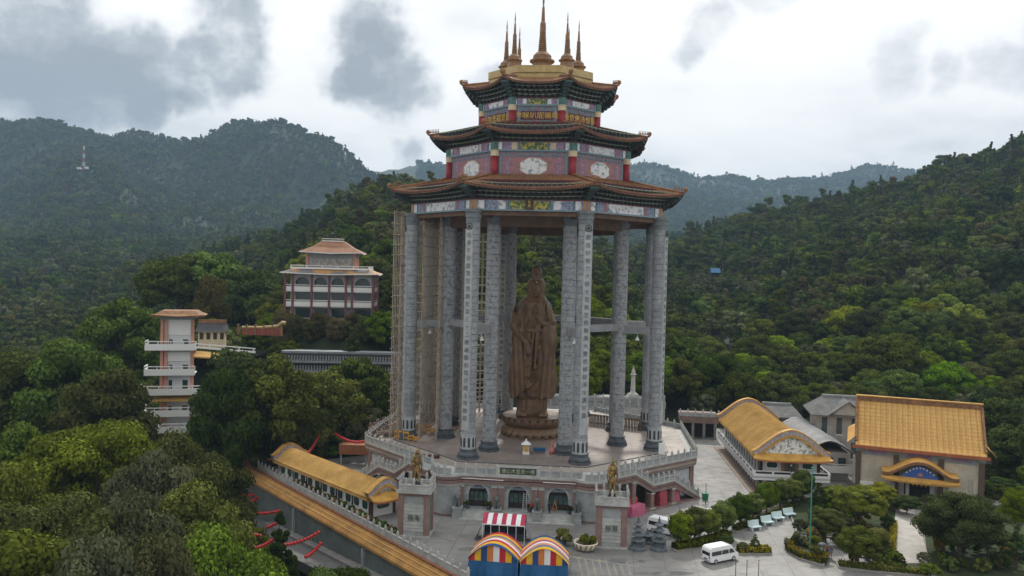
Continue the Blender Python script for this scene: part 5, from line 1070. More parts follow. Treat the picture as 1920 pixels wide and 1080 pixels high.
# ---- markings, wet patches on the plaza
def ground_sheet(name, pts, mt, dz, label, cat): m = MB(); m.add([(*at_z(x, y, GZ)[:2], GZ+dz) for x, y in pts], [tuple(range(len(pts)))]); m.obj(name, mt, label=label, cat=cat) if cat else m.obj(name, mt, kind='structure')
YL = mat('worn_yellow_line', (.27, .24, .15), (.20, .195, .18), .9, .8, lo=.38, hi=.5)
for i in range(8): x = 1082+i*13; ground_sheet('road_marking', [(x, 1046+i), (x+3, 1046+i), (x+12, 1079), (x+8, 1079)], YL, .004, None, None)
for q in ([(1066, 1042), (1200, 1062), (1200, 1064), (1066, 1044)], [(950, 1002), (1060, 1006), (1060, 1008), (950, 1004)]): ground_sheet('road_marking', q, YL, .008, None, None)
WET = mat('wet_concrete', (.10, .10, .098), (.16, .158, .15), .5, .22, spec=.5)
def blob(px, py, rx, ry, seed): g = random.Random(seed); return [(px+rx*cos(a)*g.uniform(.75, 1.15), py+ry*sin(a)*g.uniform(.75, 1.15)) for a in np.linspace(2*pi, 0, 17)[:-1]]
for i, q in enumerate([(1158, 1052, 18, 5), (1205, 1052, 9, 3), (1330, 948, 20, 4), (1345, 940, 12, 2), (1250, 1075, 60, 4), (880, 1030, 25, 4), (1540, 1062, 24, 5)]): ground_sheet('wet_patch', blob(*q, i), WET, .012, None, None)
# ------------------------------------------------------------------ halls and garden on the right
TILE_Y = mat('yellow_tile', (.45, .275, .085), (.34, .20, .06), .35, .7, spec=.15, fine=.15, grime=.22)
TILE_Y2 = mat('yellow_glaze', (.47, .27, .06), (.34, .18, .045), .6, .6, spec=.2, fine=.12, grime=.2)
TILE_G = mat('grey_tile', (.125, .127, .125), (.075, .077, .077), .8, .8, fine=.3)
CREAMW = mat('cream_wall', (.52, .47, .37), (.40, .36, .29), .35, .8, detail=6, fine=.1, grime=.18, gcol=(.2, .17, .12))
BROWNC = mat('brown_column', (.11, .075, .06), (.08, .055, .045), 1, .7)
TANW = mat('tan_board', (.27, .17, .11), (.21, .13, .09), 1, .7)
FLORAL = mat('floral_gable', (.62, .60, .58), (.18, .22, .20), 2.2, .8, lo=.48, hi=.6)
MOSAIC = mat('mosaic_band', (.34, .30, .24), (.20, .18, .28), 2.5, .8, lo=.45, hi=.58)
def roof_prof(hw, rise, n=22, flare=.55):
    """arched gable: eave - flare - rounded crest - flare - eave, x,z list"""
    out = []
    for i in range(n+1):
        u = -1+2*i/n; a = abs(u); z = rise*(cos(pi*a/2)**1.15)*.86+rise*.14*(1-a)
        if a > .82: z += flare*((a-.82)/.18)**2*.35
        out.append((u*hw, z))
    return out
def curved_roof(t, hw, y0, y1, ze, rise, mt=None, skirt=True, rib=.5, gable=True, back_gable=True):
    mt = mt or TILE_Y; pr = roof_prof(hw, rise); m = MB(); m.smooth = True
    m.grid([[(x, y, ze+z) for x, z in pr] for y in np.linspace(y0, y1, 3)], True); m.grid([[(x*.99, y, ze+z-.25) for x, z in pr] for y in (y0, y1)]); m.smooth = False
    yy = y0+.4
    while yy < y1-.3:
        vs = []
        for x, z in pr: vs += [(x, yy-.1, ze+z), (x, yy, ze+z+.1), (x, yy+.1, ze+z)]
        m.add(vs, [(j*3+a, j*3+a+1, j*3+a+4, j*3+a+3) for j in range(len(pr)-1) for a in (0, 1)]); yy += rib
    for x in (-hw, hw): m.box(x-.06, x+.06, y0, y1, ze-.3, ze+.02)
    m.obj('tiled_roof', mt, t)
    for yy, s in ((y0, -1), (y1, 1)):
        if (s < 0 and not gable) or (s > 0 and not back_gable): continue
        b = MB(); n = len(pr)
        def band(off0, off1, d0, d1, mt_, nm, hgt=0):
            b = MB(); P = [[(x*(1+o/hw*.35), yy+s*d, ze+z+o+hgt) for x, z in pr] for o, d in ((off0, d0), (off1, d0), (off1, d1), (off0, d1), (off0, d0))]; b.grid(P, s > 0); b.obj(nm, mt_, t)
        band(-.05, .72, -.45, .5, MOSAIC, 'gable_band'); band(.72, .92, -.6, .55, TILE_Y2 if mt is TILE_Y else mt, 'gable_ridge'); band(-.5, -.05, -.1, .62, TILE_Y2 if mt is TILE_Y else mt, 'gable_edge')
        g = MB(); q = [(x*.86, ze+.35+z*.86) for x, z in pr[2:-2]]; g.xprism([(q[0][0], ze-.1)]+q+[(q[-1][0], ze-.1)], yy-.1 if s < 0 else yy-.2, yy+.2 if s < 0 else yy+.1); g.obj('gable_panel', FLORAL, t)
        if skirt:
            k = MB(); k.smooth = False; d0, d1 = .2, 1.9; P = [[(x, yy+s*(d0+(d1-d0)*f), ze+.75-.95*f**.8+.3*f*(abs(x)/hw)**4) for x in np.linspace(-hw*(1+.06*f), hw*(1+.06*f), 15)] for f in np.linspace(0, 1, 5)]; k.grid(P, s > 0); k.grid([[(x, y, z-.2) for x, y, z in r] for r in P], s < 0)
            k.grid([P[-1], [(x, y, z-.3) for x, y, z in P[-1]]], s > 0)
            k.obj('skirt_roof', TILE_Y2 if mt is TILE_Y else mt, t); k = MB(); k.grid([[(x, y+s*.02, z-.18) for x, y, z in P[-1]], [(x, y+s*.02, z-.38) for x, y, z in P[-1]]], s > 0); k.obj('skirt_edge', mat('red_tile_edge', (.30, .10, .04), (.22, .07, .03), 1.5, .6), t)
def oct_window(t, x, z, w, h, y, rim=True, rx=None):
    """flat eight-sided window: white rim and dark pane, facing -y (or +-x when rx given)"""
    P = [(-w, -h*.5), (-w*.7, -h), (w*.7, -h), (w, -h*.5), (w, h*.5), (w*.7, h), (-w*.7, h), (-w, h*.5)]
    M_ = Matrix.Translation((x, y, z)) @ (Matrix.Rotation(rx, 4, 'Z') if rx else Matrix())
    m = MB(); m.M = M_; m.xprism([(a*1.22, b*1.28) for a, b in P], -.07, .05); k = m.obj('window', WHITE, t); m = MB(); m.M = M_; m.xprism(P, -.10, -.06); m.obj('pane', mat('teal_glass', (.02, .045, .045), (.03, .06, .055), 1, .2, spec=.6), k)
def right_hall():
    a, b = at_z(1424, 917, GZ), at_z(1533, 923, GZ); w = 10.6; rz = radians(-4.5); t = thing('curved_roof_hall', 'two-storey white hall with curved yellow roof and wrap-around balcony', 'hall', Vector((51.7, 147.9, GZ)), rz); h = w/2; L = 36.; ze = 6.3
    m = MB(); m.box(-h, h, 0, L, 0, ze+.4); m.obj('wall', mat('hall_wall', (.56, .56, .55), (.46, .46, .45), .4, .8), t)
    curved_roof(t, h+1.35, -.6, L+.5, ze, 4.3)
    for z0 in (.0, 3.0):
        m = MB(); m.box(-1.55, 1.55, -.12, .02, z0, z0+3.0); m.obj('door_surround', TANW, t); m = MB(); m.box(-.85, .85, -.16, -.11, z0+.1, z0+2.5); k = m.obj('door', mat('door_glass', (.12, .13, .09), (.07, .08, .06), 1.2, .3), t)
        m = MB(); [m.box(x-.04, x+.04, -.19, -.16, z0+.1, z0+2.5) for x in (-.85, -.28, .28, .85)]; m.obj('mullion', WOODD, k)
        for x in (-3.2, 3.2): oct_window(t, x, z0+1.75, .95, .5, -.02)
        for x in (-h+.15, h-.15): m = MB(); m.box(x-.28, x+.28, -.1, .3, z0, z0+3.0); m.obj('corner_post', WOODD, t)
        n = 14
        for i in range(n):
            y = 1.6+i*2.45; m = MB(); m.box(-h-.06, -h+.02, y-.55, y+.55, z0+.1, z0+2.5); k = m.obj('side_window', GLASSD, t); m = MB(); m.box(-h-.12, -h-.05, y+.62, y+.92, z0, z0+3.0); m.obj('window_pier', WHITE, t)
            m = MB(); m.box(-h-.09, -h-.05, y-.04, y+.04, z0+.1, z0+2.5); m.obj('mullion', WHITE, k)
    # balcony round front and long sides
    d = 1.5; m = MB(); m.box(-h-d, h+d, -d, L, 2.55, 2.85); m.obj('balcony_slab', WHITE, t)
    for x0, x1, y0, y1 in ((-h-d, h+d, -d, -d+.15), (-h-d, -h-d+.15, -d+.15, L), (h+d-.15, h+d, -d+.15, L)):
        m = MB(); m.box(x0, x1, y0, y1, 2.2, 3.35); m.obj('balcony_parapet', WHITE, t); m = MB(); m.box(x0, x1, y0, y1, 3.75, 3.9); m.obj('balcony_rail', WHITE, t)
        ln = max(x1-x0, y1-y0); n = int(ln/3.1)
        for i in range(n+1):
            f = i/n; m = MB(); cx, cy = (x0+.2+(x1-x0-.4)*f, (y0+y1)/2) if x1-x0 > 1 else ((x0+x1)/2, y0+.2+(y1-y0-.4)*f); m.box(cx-.2, cx+.2, cy-.09 if x1-x0 > 1 else cy-.2, cy+.09 if x1-x0 > 1 else cy+.2, 3.35, 3.75); m.obj('balcony_post', WHITE, t)
        m = MB(); m.box(x0+.05, x1-.05, y0+.05, y1-.05, 3.35, 3.75); m.obj('balcony_grille', IRON, t)
    m = MB(); m.box(-h-2.3, h+2.3, -2.2, L, 0, .14); m.obj('pavement_step', mat('tan_paving', (.22, .17, .135), (.17, .13, .11), .8, .8), t)
right_hall()
def grey_barrel():
    t = thing('grey_vault_hall', 'grey vaulted-roof hall with white balcony between the two yellow-roofed halls', 'hall', Vector((62.5, 157, GZ)), radians(-6)); m = MB(); m.box(-3.6, 3.6, 0, 26, 0, 5.4); m.obj('wall', mat('shade_wall', (.33, .32, .30), (.27, .26, .25), .6, .8), t); curved_roof(t, 4.6, -.5, 26, 5.4, 2.3, mat('grey_metal_roof', (.33, .335, .34), (.24, .245, .25), .4, .4, fine=.1), False, .6, False, False)
    m = MB(); m.box(-4.5, 4.5, -1.4, -1.2, 1.9, 3.1); m.obj('balcony_parapet', WHITE, t); m = MB(); m.box(-4.5, 4.5, -1.4, 0, 1.7, 1.9); m.obj('balcony_slab', WHITE, t); m = MB(); m.box(-4.5, 4.5, -1.4, -1.2, 3.3, 3.45); m.obj('balcony_rail', WHITE, t)
    for x in (-2.4, 0, 2.4): m = MB(); m.box(x-.7, x+.7, -.05, .03, 2.2, 4.4); m.obj('window', GLASSD, t)
    for x in (-4.3, 4.3): m = MB(); m.box(x-.2, x+.2, -1.35, -1., 0, 5.4); m.obj('post', WHITE, t)
grey_barrel()
def hip_house(name, label, loc, rz, w, d, hw, rise, tile, wall, ov=.9, storeys=2, cat='house', gablef=.45):
    t = thing(name, label, cat, loc, rz); m = MB(); m.box(-w/2, w/2, 0, d, 0, hw); m.obj('wall', wall, t); o = ov; zt = hw+rise
    m = MB(); x0, x1, y0, y1 = -w/2-o, w/2+o, -o, d+o; g = gablef*w/2
    m.add([(x0, y0, hw-.1), (x1, y0, hw-.1), (x1, y1, hw-.1), (x0, y1, hw-.1), (x0+o+g*.6, d/2, zt), (x1-o-g*.6, d/2, zt), (x0, y0, hw-.35), (x1, y0, hw-.35), (x1, y1, hw-.35), (x0, y1, hw-.35)], [(0, 1, 5, 4), (1, 2, 5), (2, 3, 4, 5), (3, 0, 4), (6, 7, 1, 0), (7, 8, 2, 1), (8, 9, 3, 2), (9, 6, 0, 3), (9, 8, 7, 6)]); m.obj('roof', tile, t)
    m = MB(); m.box(x0+o+g*.6, x1-o-g*.6, d/2-.2, d/2+.2, zt-.05, zt+.35); m.obj('ridge', GRAN if tile is TILE_G else tile, t)
    for s in range(storeys):
        z = hw*s/storeys
        for i in range(max(2, int(w/3))):
            x = -w/2+w*(i+.5)/max(2, int(w/3)); m = MB(); m.box(x-.55, x+.55, -.05, .03, z+.9, z+hw/storeys-.7); k = m.obj('window', GLASSD, t); m = MB(); m.box(x-.7, x+.7, -.12, .0, z+.7, z+.88); m.obj('sill', WHITE, k)
    return t
PALEW = mat('pale_wall', (.30, .295, .28), (.22, .215, .205), .5, .8, fine=.12)
def grey_temple():
    t = hip_house('grey_tiled_house', 'pale house with grey tiled roof and white gable behind the large yellow-roofed temple', Vector((72, 172, GZ)), radians(-12), 12, 10, 10.2, 3.2, TILE_G, PALEW, 1.4)
    m = MB(); m.xprism([(-3.2, 10.3), (3.2, 10.3), (0, 13.0)], -1.2, 4.5); m.obj('gable', PALEW, t); m = MB()
    for s in (-1, 1): m.add([(0, -1.7, 13.3), (s*4.2, -1.7, 10.1), (s*4.2, 5, 10.1), (0, 5, 13.3), (0, -1.7, 13.05), (s*4.2, -1.7, 9.85), (s*4.2, 5, 9.85), (0, 5, 13.05)], [(0, 1, 2, 3), (4, 7, 6, 5), (0, 4, 5, 1)])
    m.obj('gable_roof', TILE_G, t)
    hip_house('grey_tiled_house', 'low grey-roofed outbuilding beside the vaulted hall', Vector((62, 186, GZ)), radians(-12), 9, 8, 7.2, 2.2, TILE_G, PALEW, 1.)
grey_temple()
def big_temple():
    c = Vector((73.6, 144.6, GZ)); rz = radians(-23); t = thing('yellow_roof_temple', 'large cream temple hall with steep yellow tiled roof and curved porch', 'temple', c, rz); w, d, ze, zr = 20., 13., 9.1, 16.2; h = w/2
    m = MB(); m.box(-h, h, 0, d, 0, ze+.3); m.obj('wall', CREAMW, t)
    for i, x in enumerate((-h+.1, -3.6, 3.6, h-.1)): m = MB(); m.box(x-.45, x+.45, -.35, .3, 0, ze-1.4); k = m.obj('column', BROWNC, t); m = MB(); m.box(x-.5, x+.5, -.4, .25, ze-1.4, ze); m.obj('column_head', mat('painted_teal', (.14, .24, .25), (.22, .2, .24), 2.5, .7), k)
    for x0, x1 in ((-h+.8, -4.3), (-2.9, 2.9), (4.3, h-.8)): m = MB(); m.box(x0, x1, -.08, .02, ze-2.0, ze-.1); k = m.obj('painted_lintel', mat('lintel_grey', (.26, .30, .31), (.2, .22, .27), 2, .8), t); m = MB(); m.box(x0+.9, x1-.9, -.12, -.07, ze-1.6, ze-.5); m.obj('lintel_picture', VIOP, k)
    # main roof: front and back slopes between raised gable ridges
    o = 1.7; n = 8; P = []
    def sl(f, s): y = d/2+s*(d/2+o)*f; return (y, zr-(zr-ze+.15)*(1-(1-f)**1.25)*.999+.0)
    rf = MB(); rf.smooth = True; xw = h+.4
    for s in (-1, 1):
        g = [[(x, sl(f, s)[0], sl(f, s)[1]) for x in (-xw, xw)] for f in np.linspace(0, 1, n)]; rf.grid(g, s > 0); rf.grid([[(x, y, z-.3) for x, y, z in r] for r in g], s < 0)
        nr = int(2*xw/.46)
        for i in range(nr+1):
            x = -xw+.05+(2*xw-.1)*i/nr; vs = []
            for f in np.linspace(0, 1, n): y, z = sl(f, s); vs += [(x-.13, y, z), (x, y, z+.17), (x+.13, y, z)]
            fs = [(j*3+a, j*3+a+1, j*3+a+4, j*3+a+3) for j in range(n-1) for a in (0, 1)]; rf.smooth = False; rf.cur = i % 2+1; rf.add(vs, fs if s > 0 else [q[::-1] for q in fs]); rf.cur = 0; rf.smooth = True
    for s in (-1, 1):
        for f in np.linspace(.08, .97, 13):
            y, z = sl(f, s); rf.cur = 3; rf.box(-xw, xw, y-.05, y+.05, z+.02, z+.11); rf.cur = 0
    rf.obj('tiled_roof', [mat('yellow_tile_field', (.54, .345, .115), (.43, .265, .085), .5, .7, spec=.15, fine=.15, grime=.2), mat('tile_rib_pale', (.56, .37, .14), (.46, .29, .09), 1.3, .6, fine=.2), mat('tile_rib_orange', (.50, .27, .075), (.40, .20, .06), 1.3, .6, fine=.2), mat('tile_course', (.40, .26, .11), (.5, .34, .16), 1.3, .7)], t)
    for s in (-1,): 
        y, z = sl(1, s); m = MB(); nr = 60
        m.box(-xw-.6, xw+.6, y-.06, y+.1, z-.5, z+.06); m.obj('eave_edge', mat('red_tile_edge', (1, 1, 1)), t)
    m = MB(); m.box(-xw, xw, d/2-.3, d/2+.3, zr-.1, zr+.75); m.obj('ridge', TILE_O, t); m = MB(); m.box(-xw-.2, xw+.2, d/2-.4, d/2+.4, zr+.75, zr+.95); m.obj('ridge_cap', TILE_Y2, t)
    for s in (-1, 1):
        for q in (-1, 1):
            m = MB(); pts = [(s*xw, sl(f, q)[0], sl(f, q)[1]+.25) for f in np.linspace(0, .9, 8)]; m.tube(pts, .26, 6); m.obj('gable_ridge', TILE_O, t)
            # little side roofs and upturned corners
        m = MB(); y0, z0 = sl(1, -1); y1, _ = sl(1, 1); m.grid([[(s*xw, y, z0+1.6) for y in np.linspace(y0+1.2, y1-1.2, 6)], [(s*(xw+1.5), y0+(y1-y0)*f, z0+.05+.35*abs(2*f-1)**4) for f in np.linspace(0, 1, 6)]], s > 0); m.grid([[(s*(xw+1.5), y0+(y1-y0)*f, z0+.05+.35*abs(2*f-1)**4) for f in np.linspace(0, 1, 6)], [(s*(xw+1.5), y0+(y1-y0)*f, z0-.3+.35*abs(2*f-1)**4) for f in np.linspace(0, 1, 6)]], s > 0); m.obj('side_eave', TILE_Y2, t)
        m = MB(); m.add([(s*(h+.05), d/2, zr-.4), (s*(h+.05), .6, ze+.3), (s*(h+.05), d-.6, ze+.3), (s*(h-.2), d/2, zr-.4), (s*(h-.2), .6, ze+.3), (s*(h-.2), d-.6, ze+.3)], [(0, 1, 2) if s < 0 else (2, 1, 0), (3, 5, 4)]); m.obj('gable_wall', CREAMW, t)
    # porch with its own curved gable
    pd, pe, pw = 4.2, 4.6, 4.6
    def px_(u): return u*(pw+1.4)
    pr = [(px_(u), 2.35*max(0, cos(min(1, abs(u)*1.18)*pi/2))**1.35+.25*max(0, abs(u)-.75)**2*4) for u in np.linspace(-1, 1, 23)]
    rf = MB(); rf.smooth = True; rf.grid([[(x, y, pe+.6+z) for x, z in pr] for y in (-pd-.6, .0)], True); rf.grid([[(x, y, pe+.35+z) for x, z in pr] for y in (-pd-.6, .0)]); rf.smooth = False
    for y in np.arange(-pd-.4, -.1, .5):
        vs = []
        for x, z in pr: vs += [(x, y-.12, pe+.6+z), (x, y, pe+.74+z), (x, y+.12, pe+.6+z)]
        rf.add(vs, [(j*3+a, j*3+a+1, j*3+a+4, j*3+a+3) for j in range(22) for a in (0, 1)])
    rf.obj('porch_roof', TILE_Y2, t)
    m = MB(); m.grid([[(x, -pd-.75, pe+.75+z) for x, z in pr], [(x, -pd-.75, pe+.25+z) for x, z in pr]], True); m.grid([[(x, -pd-.5, pe+.75+z) for x, z in pr], [(x, -pd-.75, pe+.75+z) for x, z in pr]], True); m.obj('porch_gable_edge', TILE_O, t)
    m = MB(); q = [(x*.66, pe+.2+z*.86) for x, z in pr if abs(x) < pw*.98]; m.xprism([(q[0][0], pe-.1)]+q+[(q[-1][0], pe-.1)], -pd-.2, -pd-.05); k = m.obj('porch_gable_panel', mat('royal_blue', (.03, .07, .26), (.05, .10, .30), 2, .7), t)
    for i in range(-4, 5): m = MB(); zt = .2+2.0*max(0, cos(min(1, abs(i*.53)/(pw+1.4)*1.5*1.18)*pi/2))**1.35*.86; m.ball((i*.53, -pd-.24, pe+zt), .15, 6, 5); m.obj('gable_flower', WHITEP, k)
    m = MB(); m.ball((0, -pd-.25, pe+.7), .35, 8, 6, (1.4, .4, 1)); m.obj('gable_boss', PINKP, k)
    m = MB(); m.grid([[(x*1.02, -pd-.3-1.2*f, pe+.2-.5*f+.35*f*(abs(x)/(pw+1.4))**4) for x in np.linspace(-pw-1.4, pw+1.4, 13)] for f in np.linspace(0, 1, 4)]); m.grid([[(x*1.02, -pd-1.5, pe-.3+.35*(abs(x)/(pw+1.4))**4) for x in np.linspace(-pw-1.4, pw+1.4, 13)], [(x*1.02, -pd-1.5, pe-.65+.35*(abs(x)/(pw+1.4))**4) for x in np.linspace(-pw-1.4, pw+1.4, 13)]]); m.obj('porch_skirt', TILE_Y2, t)
    for x in (-pw+.4, -1.9, 1.9, pw-.4): m = MB(); m.box(x-.28, x+.28, -pd-.1, -pd+.46, 0, pe); m.obj('porch_column', mat('stone_grey_col', (.27, .28, .28), (.2, .21, .21), 1, .8), t)
    m = MB(); m.box(-pw, pw, -pd, -pd+.3, pe-.7, pe); m.obj('porch_beam', mat('painted_teal', (1, 1, 1)), t); m = MB(); m.box(-2.2, 2.2, -.05, .02, 0, 4.1); m.obj('doorway', DARK, t)
    for i in range(6): m = MB(); m.ball((-1.7+i*.68, -pd+.6, pe-1.25), .2, 8, 6, (1, 1, 1.2)); m.obj('gold_lantern', GOLD_L, t)
    m = MB(); m.box(-h+.5, -h+2.8, -.5, 0, .0, 2.2); m.obj('white_annex', WHITE, t)
    m = MB(); [m.tube([(h-2.+i*.6, -.12, .3), (h-2.+i*.6, -.12, 4.6)], .03, 5) for i in range(2)]; [m.tube([(h-2., -.12, z), (h-1.4, -.12, z)], .03, 4) for z in np.arange(.5, 4.6, .5)]; m.obj('wall_ladder', STEEL, t)
big_temple()
def side_annex():
    t = thing('stone_annex', 'low grey stone annex with pillars behind the terrace corner', 'annex', Vector((45.5, 193, GZ-.8)), radians(-8)); m = MB(); m.box(-4.5, 4.5, 0, 8, 4.6, 6.2); m.obj('upper_band', BASEB, t); m = MB(); m.box(-4.3, 4.3, 3, 8, 0, 4.6); m.obj('back_wall', DARK, t)
    for i in range(4): m = MB(); x = -4.+i*2.6; m.box(x-.3, x+.3, .1, .7, 0, 4.6); m.obj('pillar', mat('annex_pillar', (.2, .205, .2), (.13, .135, .13), 1, .8), t)
    balustrade(t, [(-4.5, .1, 6.2), (4.5, .1, 6.2)], 1.8)
side_annex()
# ---- garden
LAWN = mat('lawn', (.03, .05, .01), (.018, .03, .008), .7, .95, fine=.5, grime=.6, gcol=(.03, .025, .012)); BED = mat('bed_soil', (.05, .055, .02), (.035, .03, .018), .6, .95); KERB = mat('kerb_stone', (.24, .225, .20), (.17, .16, .145), .8, .8)
def bed(pts, name, top, kerbw=.35, h=.22):
    P = [at_z(x, y, GZ) for x, y in pts]; c = sum(P, Vector())/len(P); t = put(name, None, kind='structure', loc=(c.x, c.y, GZ)); ar = sum((P[i].x*P[(i+1) % len(P)].y-P[(i+1) % len(P)].x*P[i].y) for i in range(len(P)))
    if ar < 0: P = P[::-1]
    m = MB(); m.prism([(p.x-c.x, p.y-c.y) for p in P], -.1, h); m.obj('kerb', KERB, t)
    Q = []
    for p in P: v = Vector((p.x-c.x, p.y-c.y)); Q.append(tuple(v*(1-kerbw/max(v.length, 1))))
    m = MB(); m.prism(Q, 0, h+.05); m.obj('planting', top, t); return t
bed([(1262, 1033), (1268, 1036), (1300, 1030), (1340, 1019), (1368, 1008), (1368, 1000), (1340, 1002), (1262, 1018)], 'planting_bed', BED)
bed([(1370, 998), (1380, 1000), (1405, 992), (1420, 982), (1470, 965), (1498, 950), (1500, 938), (1470, 945), (1400, 972), (1372, 990)], 'planting_bed', BED)
bed([(1372, 1034), (1380, 1041), (1446, 1041), (1448, 1034), (1440, 1030), (1380, 1028)], 'planting_bed', BED)
bed([(1474, 1020), (1478, 1036), (1500, 1050), (1545, 1063), (1549, 1052), (1548, 1040), (1520, 1015), (1490, 1005)], 'planting_bed', BED)
bed([(1500, 935), (1480, 965), (1492, 1000), (1560, 1010), (1585, 1035), (1600, 1045), (1680, 1052), (1684, 1010), (1682, 960), (1600, 930)], 'garden_lawn', LAWN)
bed([(1566, 1056), (1572, 1066), (1640, 1074), (1760, 1085), (1990, 1115), (2050, 1020), (1930, 935), (1830, 960), (1728, 965), (1738, 1052), (1690, 1062), (1600, 1058)], 'garden_lawn', LAWN)
PATHM = mat('path_paving', (.30, .285, .26), (.23, .215, .20), .6, .8); ground_sheet('garden_path', [(1680, 950), (1712, 952), (1745, 1060), (1672, 1060)], PATHM, .30, None, None)
def hedge(pts, w, h, lm, label, n=90, z=.2):
    V, Fq, T = [], [], []; o = 0; P = [at_z(x, y, GZ) for x, y in pts]; g = np.random.default_rng(len(pts)+int(pts[0][0])); c = P[0].copy(); core = MB(); core.smooth = False
    for a, b in zip(P[:-1], P[1:]):
        L = (b-a).length; k = int(n*L); f = g.uniform(0, 1, k)[:, None]; d = np.array((b-a).normalized()); nn = np.array((-d[1], d[0], 0)); s = g.uniform(-1, 1, k)[:, None]; zz = g.uniform(0, 1, k)[:, None]; top = g.uniform(0, 1, k)[:, None] < .5
        s = np.where(top, s, np.sign(s)); zz = np.where(top, 1., zz); p = np.array(a)-np.array(c)+np.array(b-a)*f+nn*s*w/2+np.array((0, 0, 1))*zz*h+g.normal(size=(k, 3))*.06
        nv = np.where(top, np.array([[0, 0, 1.]]), nn*s)+g.normal(size=(k, 3))*.5; nv /= np.linalg.norm(nv, axis=1)[:, None]; t1 = np.cross(nv, g.normal(size=(k, 3))); t1 /= np.linalg.norm(t1, axis=1)[:, None]; t2 = np.cross(nv, t1); q = .15
        V.append(np.stack([p-t1*q, p-t2*q*.6, p+t1*q, p+t2*q*.6], 1).reshape(-1, 3)); Fq.append(np.arange(4*k).reshape(-1, 4)+o); o += 4*k; T.append(g.uniform(0, 1, k))
        u, v_ = (a-c), (b-c); N = Vector(nn)*w*.46; core.add([u-N, u+N, v_+N, v_-N, u-N+Vector((0, 0, h*.94)), u+N+Vector((0, 0, h*.94)), v_+N+Vector((0, 0, h*.94)), v_-N+Vector((0, 0, h*.94))], [(4, 7, 6, 5), (0, 4, 5, 1), (1, 5, 6, 2), (2, 6, 7, 3), (3, 7, 4, 0)])
    t = thing('clipped_hedge', label, 'hedge', (c.x, c.y, GZ+z)); put('foliage', mesh_np('foliage', np.concatenate(V), np.concatenate(Fq), LEAF[lm], np.concatenate(T)), t); core.obj('hedge_core', LEAF[0], t)
hedge([(1264, 1031), (1300, 1026), (1340, 1015), (1364, 1005)], 1.6, .75, 6, 'low yellow-green hedge below the row of clipped trees'); hedge([(1378, 995), (1412, 985), (1470, 963), (1495, 948)], 1.2, .6, 1, 'low hedge behind the pale benches')
hedge([(1384, 1036), (1443, 1036)], 1.5, .7, 6, 'short yellow hedge in the small bed behind the parked minivan'); hedge([(1477, 1022), (1481, 1035), (1502, 1047), (1542, 1058), (1546, 1046)], 1.0, .8, 6, 'curved yellow hedge round the flagpole bed'); hedge([(1572, 1062), (1640, 1070), (1740, 1080)], .9, .6, 6, 'low hedge along the garden kerb at the picture bottom', 60); hedge([(1676, 985), (1672, 1045)], .8, .7, 6, 'yellow hedge strip beside the garden path')
hedge([(1492, 1017), (1520, 1030), (1540, 1040)], .9, .6, 1, 'inner green hedge around the flagpole')
def topiary():
    g = np.random.default_rng(77); n = 7000; d = g.normal(size=(n, 3)); d /= np.linalg.norm(d, axis=1)[:, None]; bump = 1+.12*np.sin(d[:, 0]*7+1)*np.sin(d[:, 1]*6)+.09*np.sin(d[:, 2]*9+d[:, 0]*4); p = d*(bump*g.uniform(.8, 1.07, n))[:, None]*np.array((1.6, 1.6, 1.7))+np.array((0, 0, 2.35))
    nn = d+g.normal(size=(n, 3))*.45; nn /= np.linalg.norm(nn, axis=1)[:, None]; a = np.cross(nn, g.normal(size=(n, 3))); a /= np.linalg.norm(a, axis=1)[:, None]; b = np.cross(nn, a); q = .12; v = np.stack([p-a*q, p-b*q*.6, p+a*q, p+b*q*.6], 1).reshape(-1, 3); tn = np.clip(.5*(bump-.88)/.24+.5*g.uniform(0, 1, n), 0, 1)
    me = mesh_np('crown', v, np.arange(4*n).reshape(-1, 4), LEAF[1], tn); co = MB(); co.ball((0, 0, 2.35), 1.3, 12, 8); com = co.mesh('inner_foliage', LEAF[0]); tr = MB(); tr.tube([(0, 0, -.2), (.05, 0, 1.9)], .14, 6); trm = tr.mesh('trunk', BARK)
    for i, (px, py) in enumerate([(1276, 1026), (1302, 1021), (1328, 1012), (1355, 1004), (1388, 990), (1412, 977), (1437, 966), (1462, 957), (1486, 948), (1505, 940)]):
        lb = 'round clipped tree, number %s of the row counted from the pagodas' % ['one', 'two', 'three', 'four', 'five', 'six', 'seven', 'eight', 'nine', 'ten'][i]
        t = thing('clipped_tree', lb, 'tree', at_z(px, py, GZ), i*1.7, 'clipped trees in a row', (1.12+.1*sin(i*5), 1.12+.1*cos(i*3), 1.06+.12*sin(i*2.2))); k_ = put('crown', me, t, (0, 0, .55)); put('inner_foliage', com, k_); put('trunk', trm, t)
topiary()
def benches():
    BM = mat('pale_blue_bench', (.50, .60, .60), (.42, .52, .53), 1, .7)
    m = MB(); m.box(-.85, .85, -.3, .35, .40, .50); seat = m.mesh('seat', BM); m = MB(); m.add([(-.85, .32, .5), (.85, .32, .5), (.85, .48, 1.15), (-.85, .48, 1.15), (-.85, .42, .5), (.85, .42, .5), (.85, .58, 1.15), (-.85, .58, 1.15)], [(0, 1, 2, 3), (7, 6, 5, 4), (3, 2, 6, 7), (0, 3, 7, 4), (1, 5, 6, 2)]); back = m.mesh('backrest', BM); m = MB(); m.box(-.09, .09, -.25, .35, 0, .4); leg = m.mesh('leg', BM)
    for i, (px, py) in enumerate([(1416, 994), (1440, 985), (1460, 977), (1481, 970)]):
        t = thing('garden_bench', 'pale blue concrete bench, %s from the minivan end of the row' % ['first', 'second', 'third', 'fourth'][i], 'bench', at_z(px, py, GZ), radians(22), 'pale blue benches along the hedge', 1.2); put('seat', seat, t); put('backrest', back, t); [put('leg', leg, t, (x, 0, 0)) for x in (-.6, .6)]
benches()
TEALP = mat('teal_pole', (.05, .22, .19), (.04, .18, .16), .8, .5)
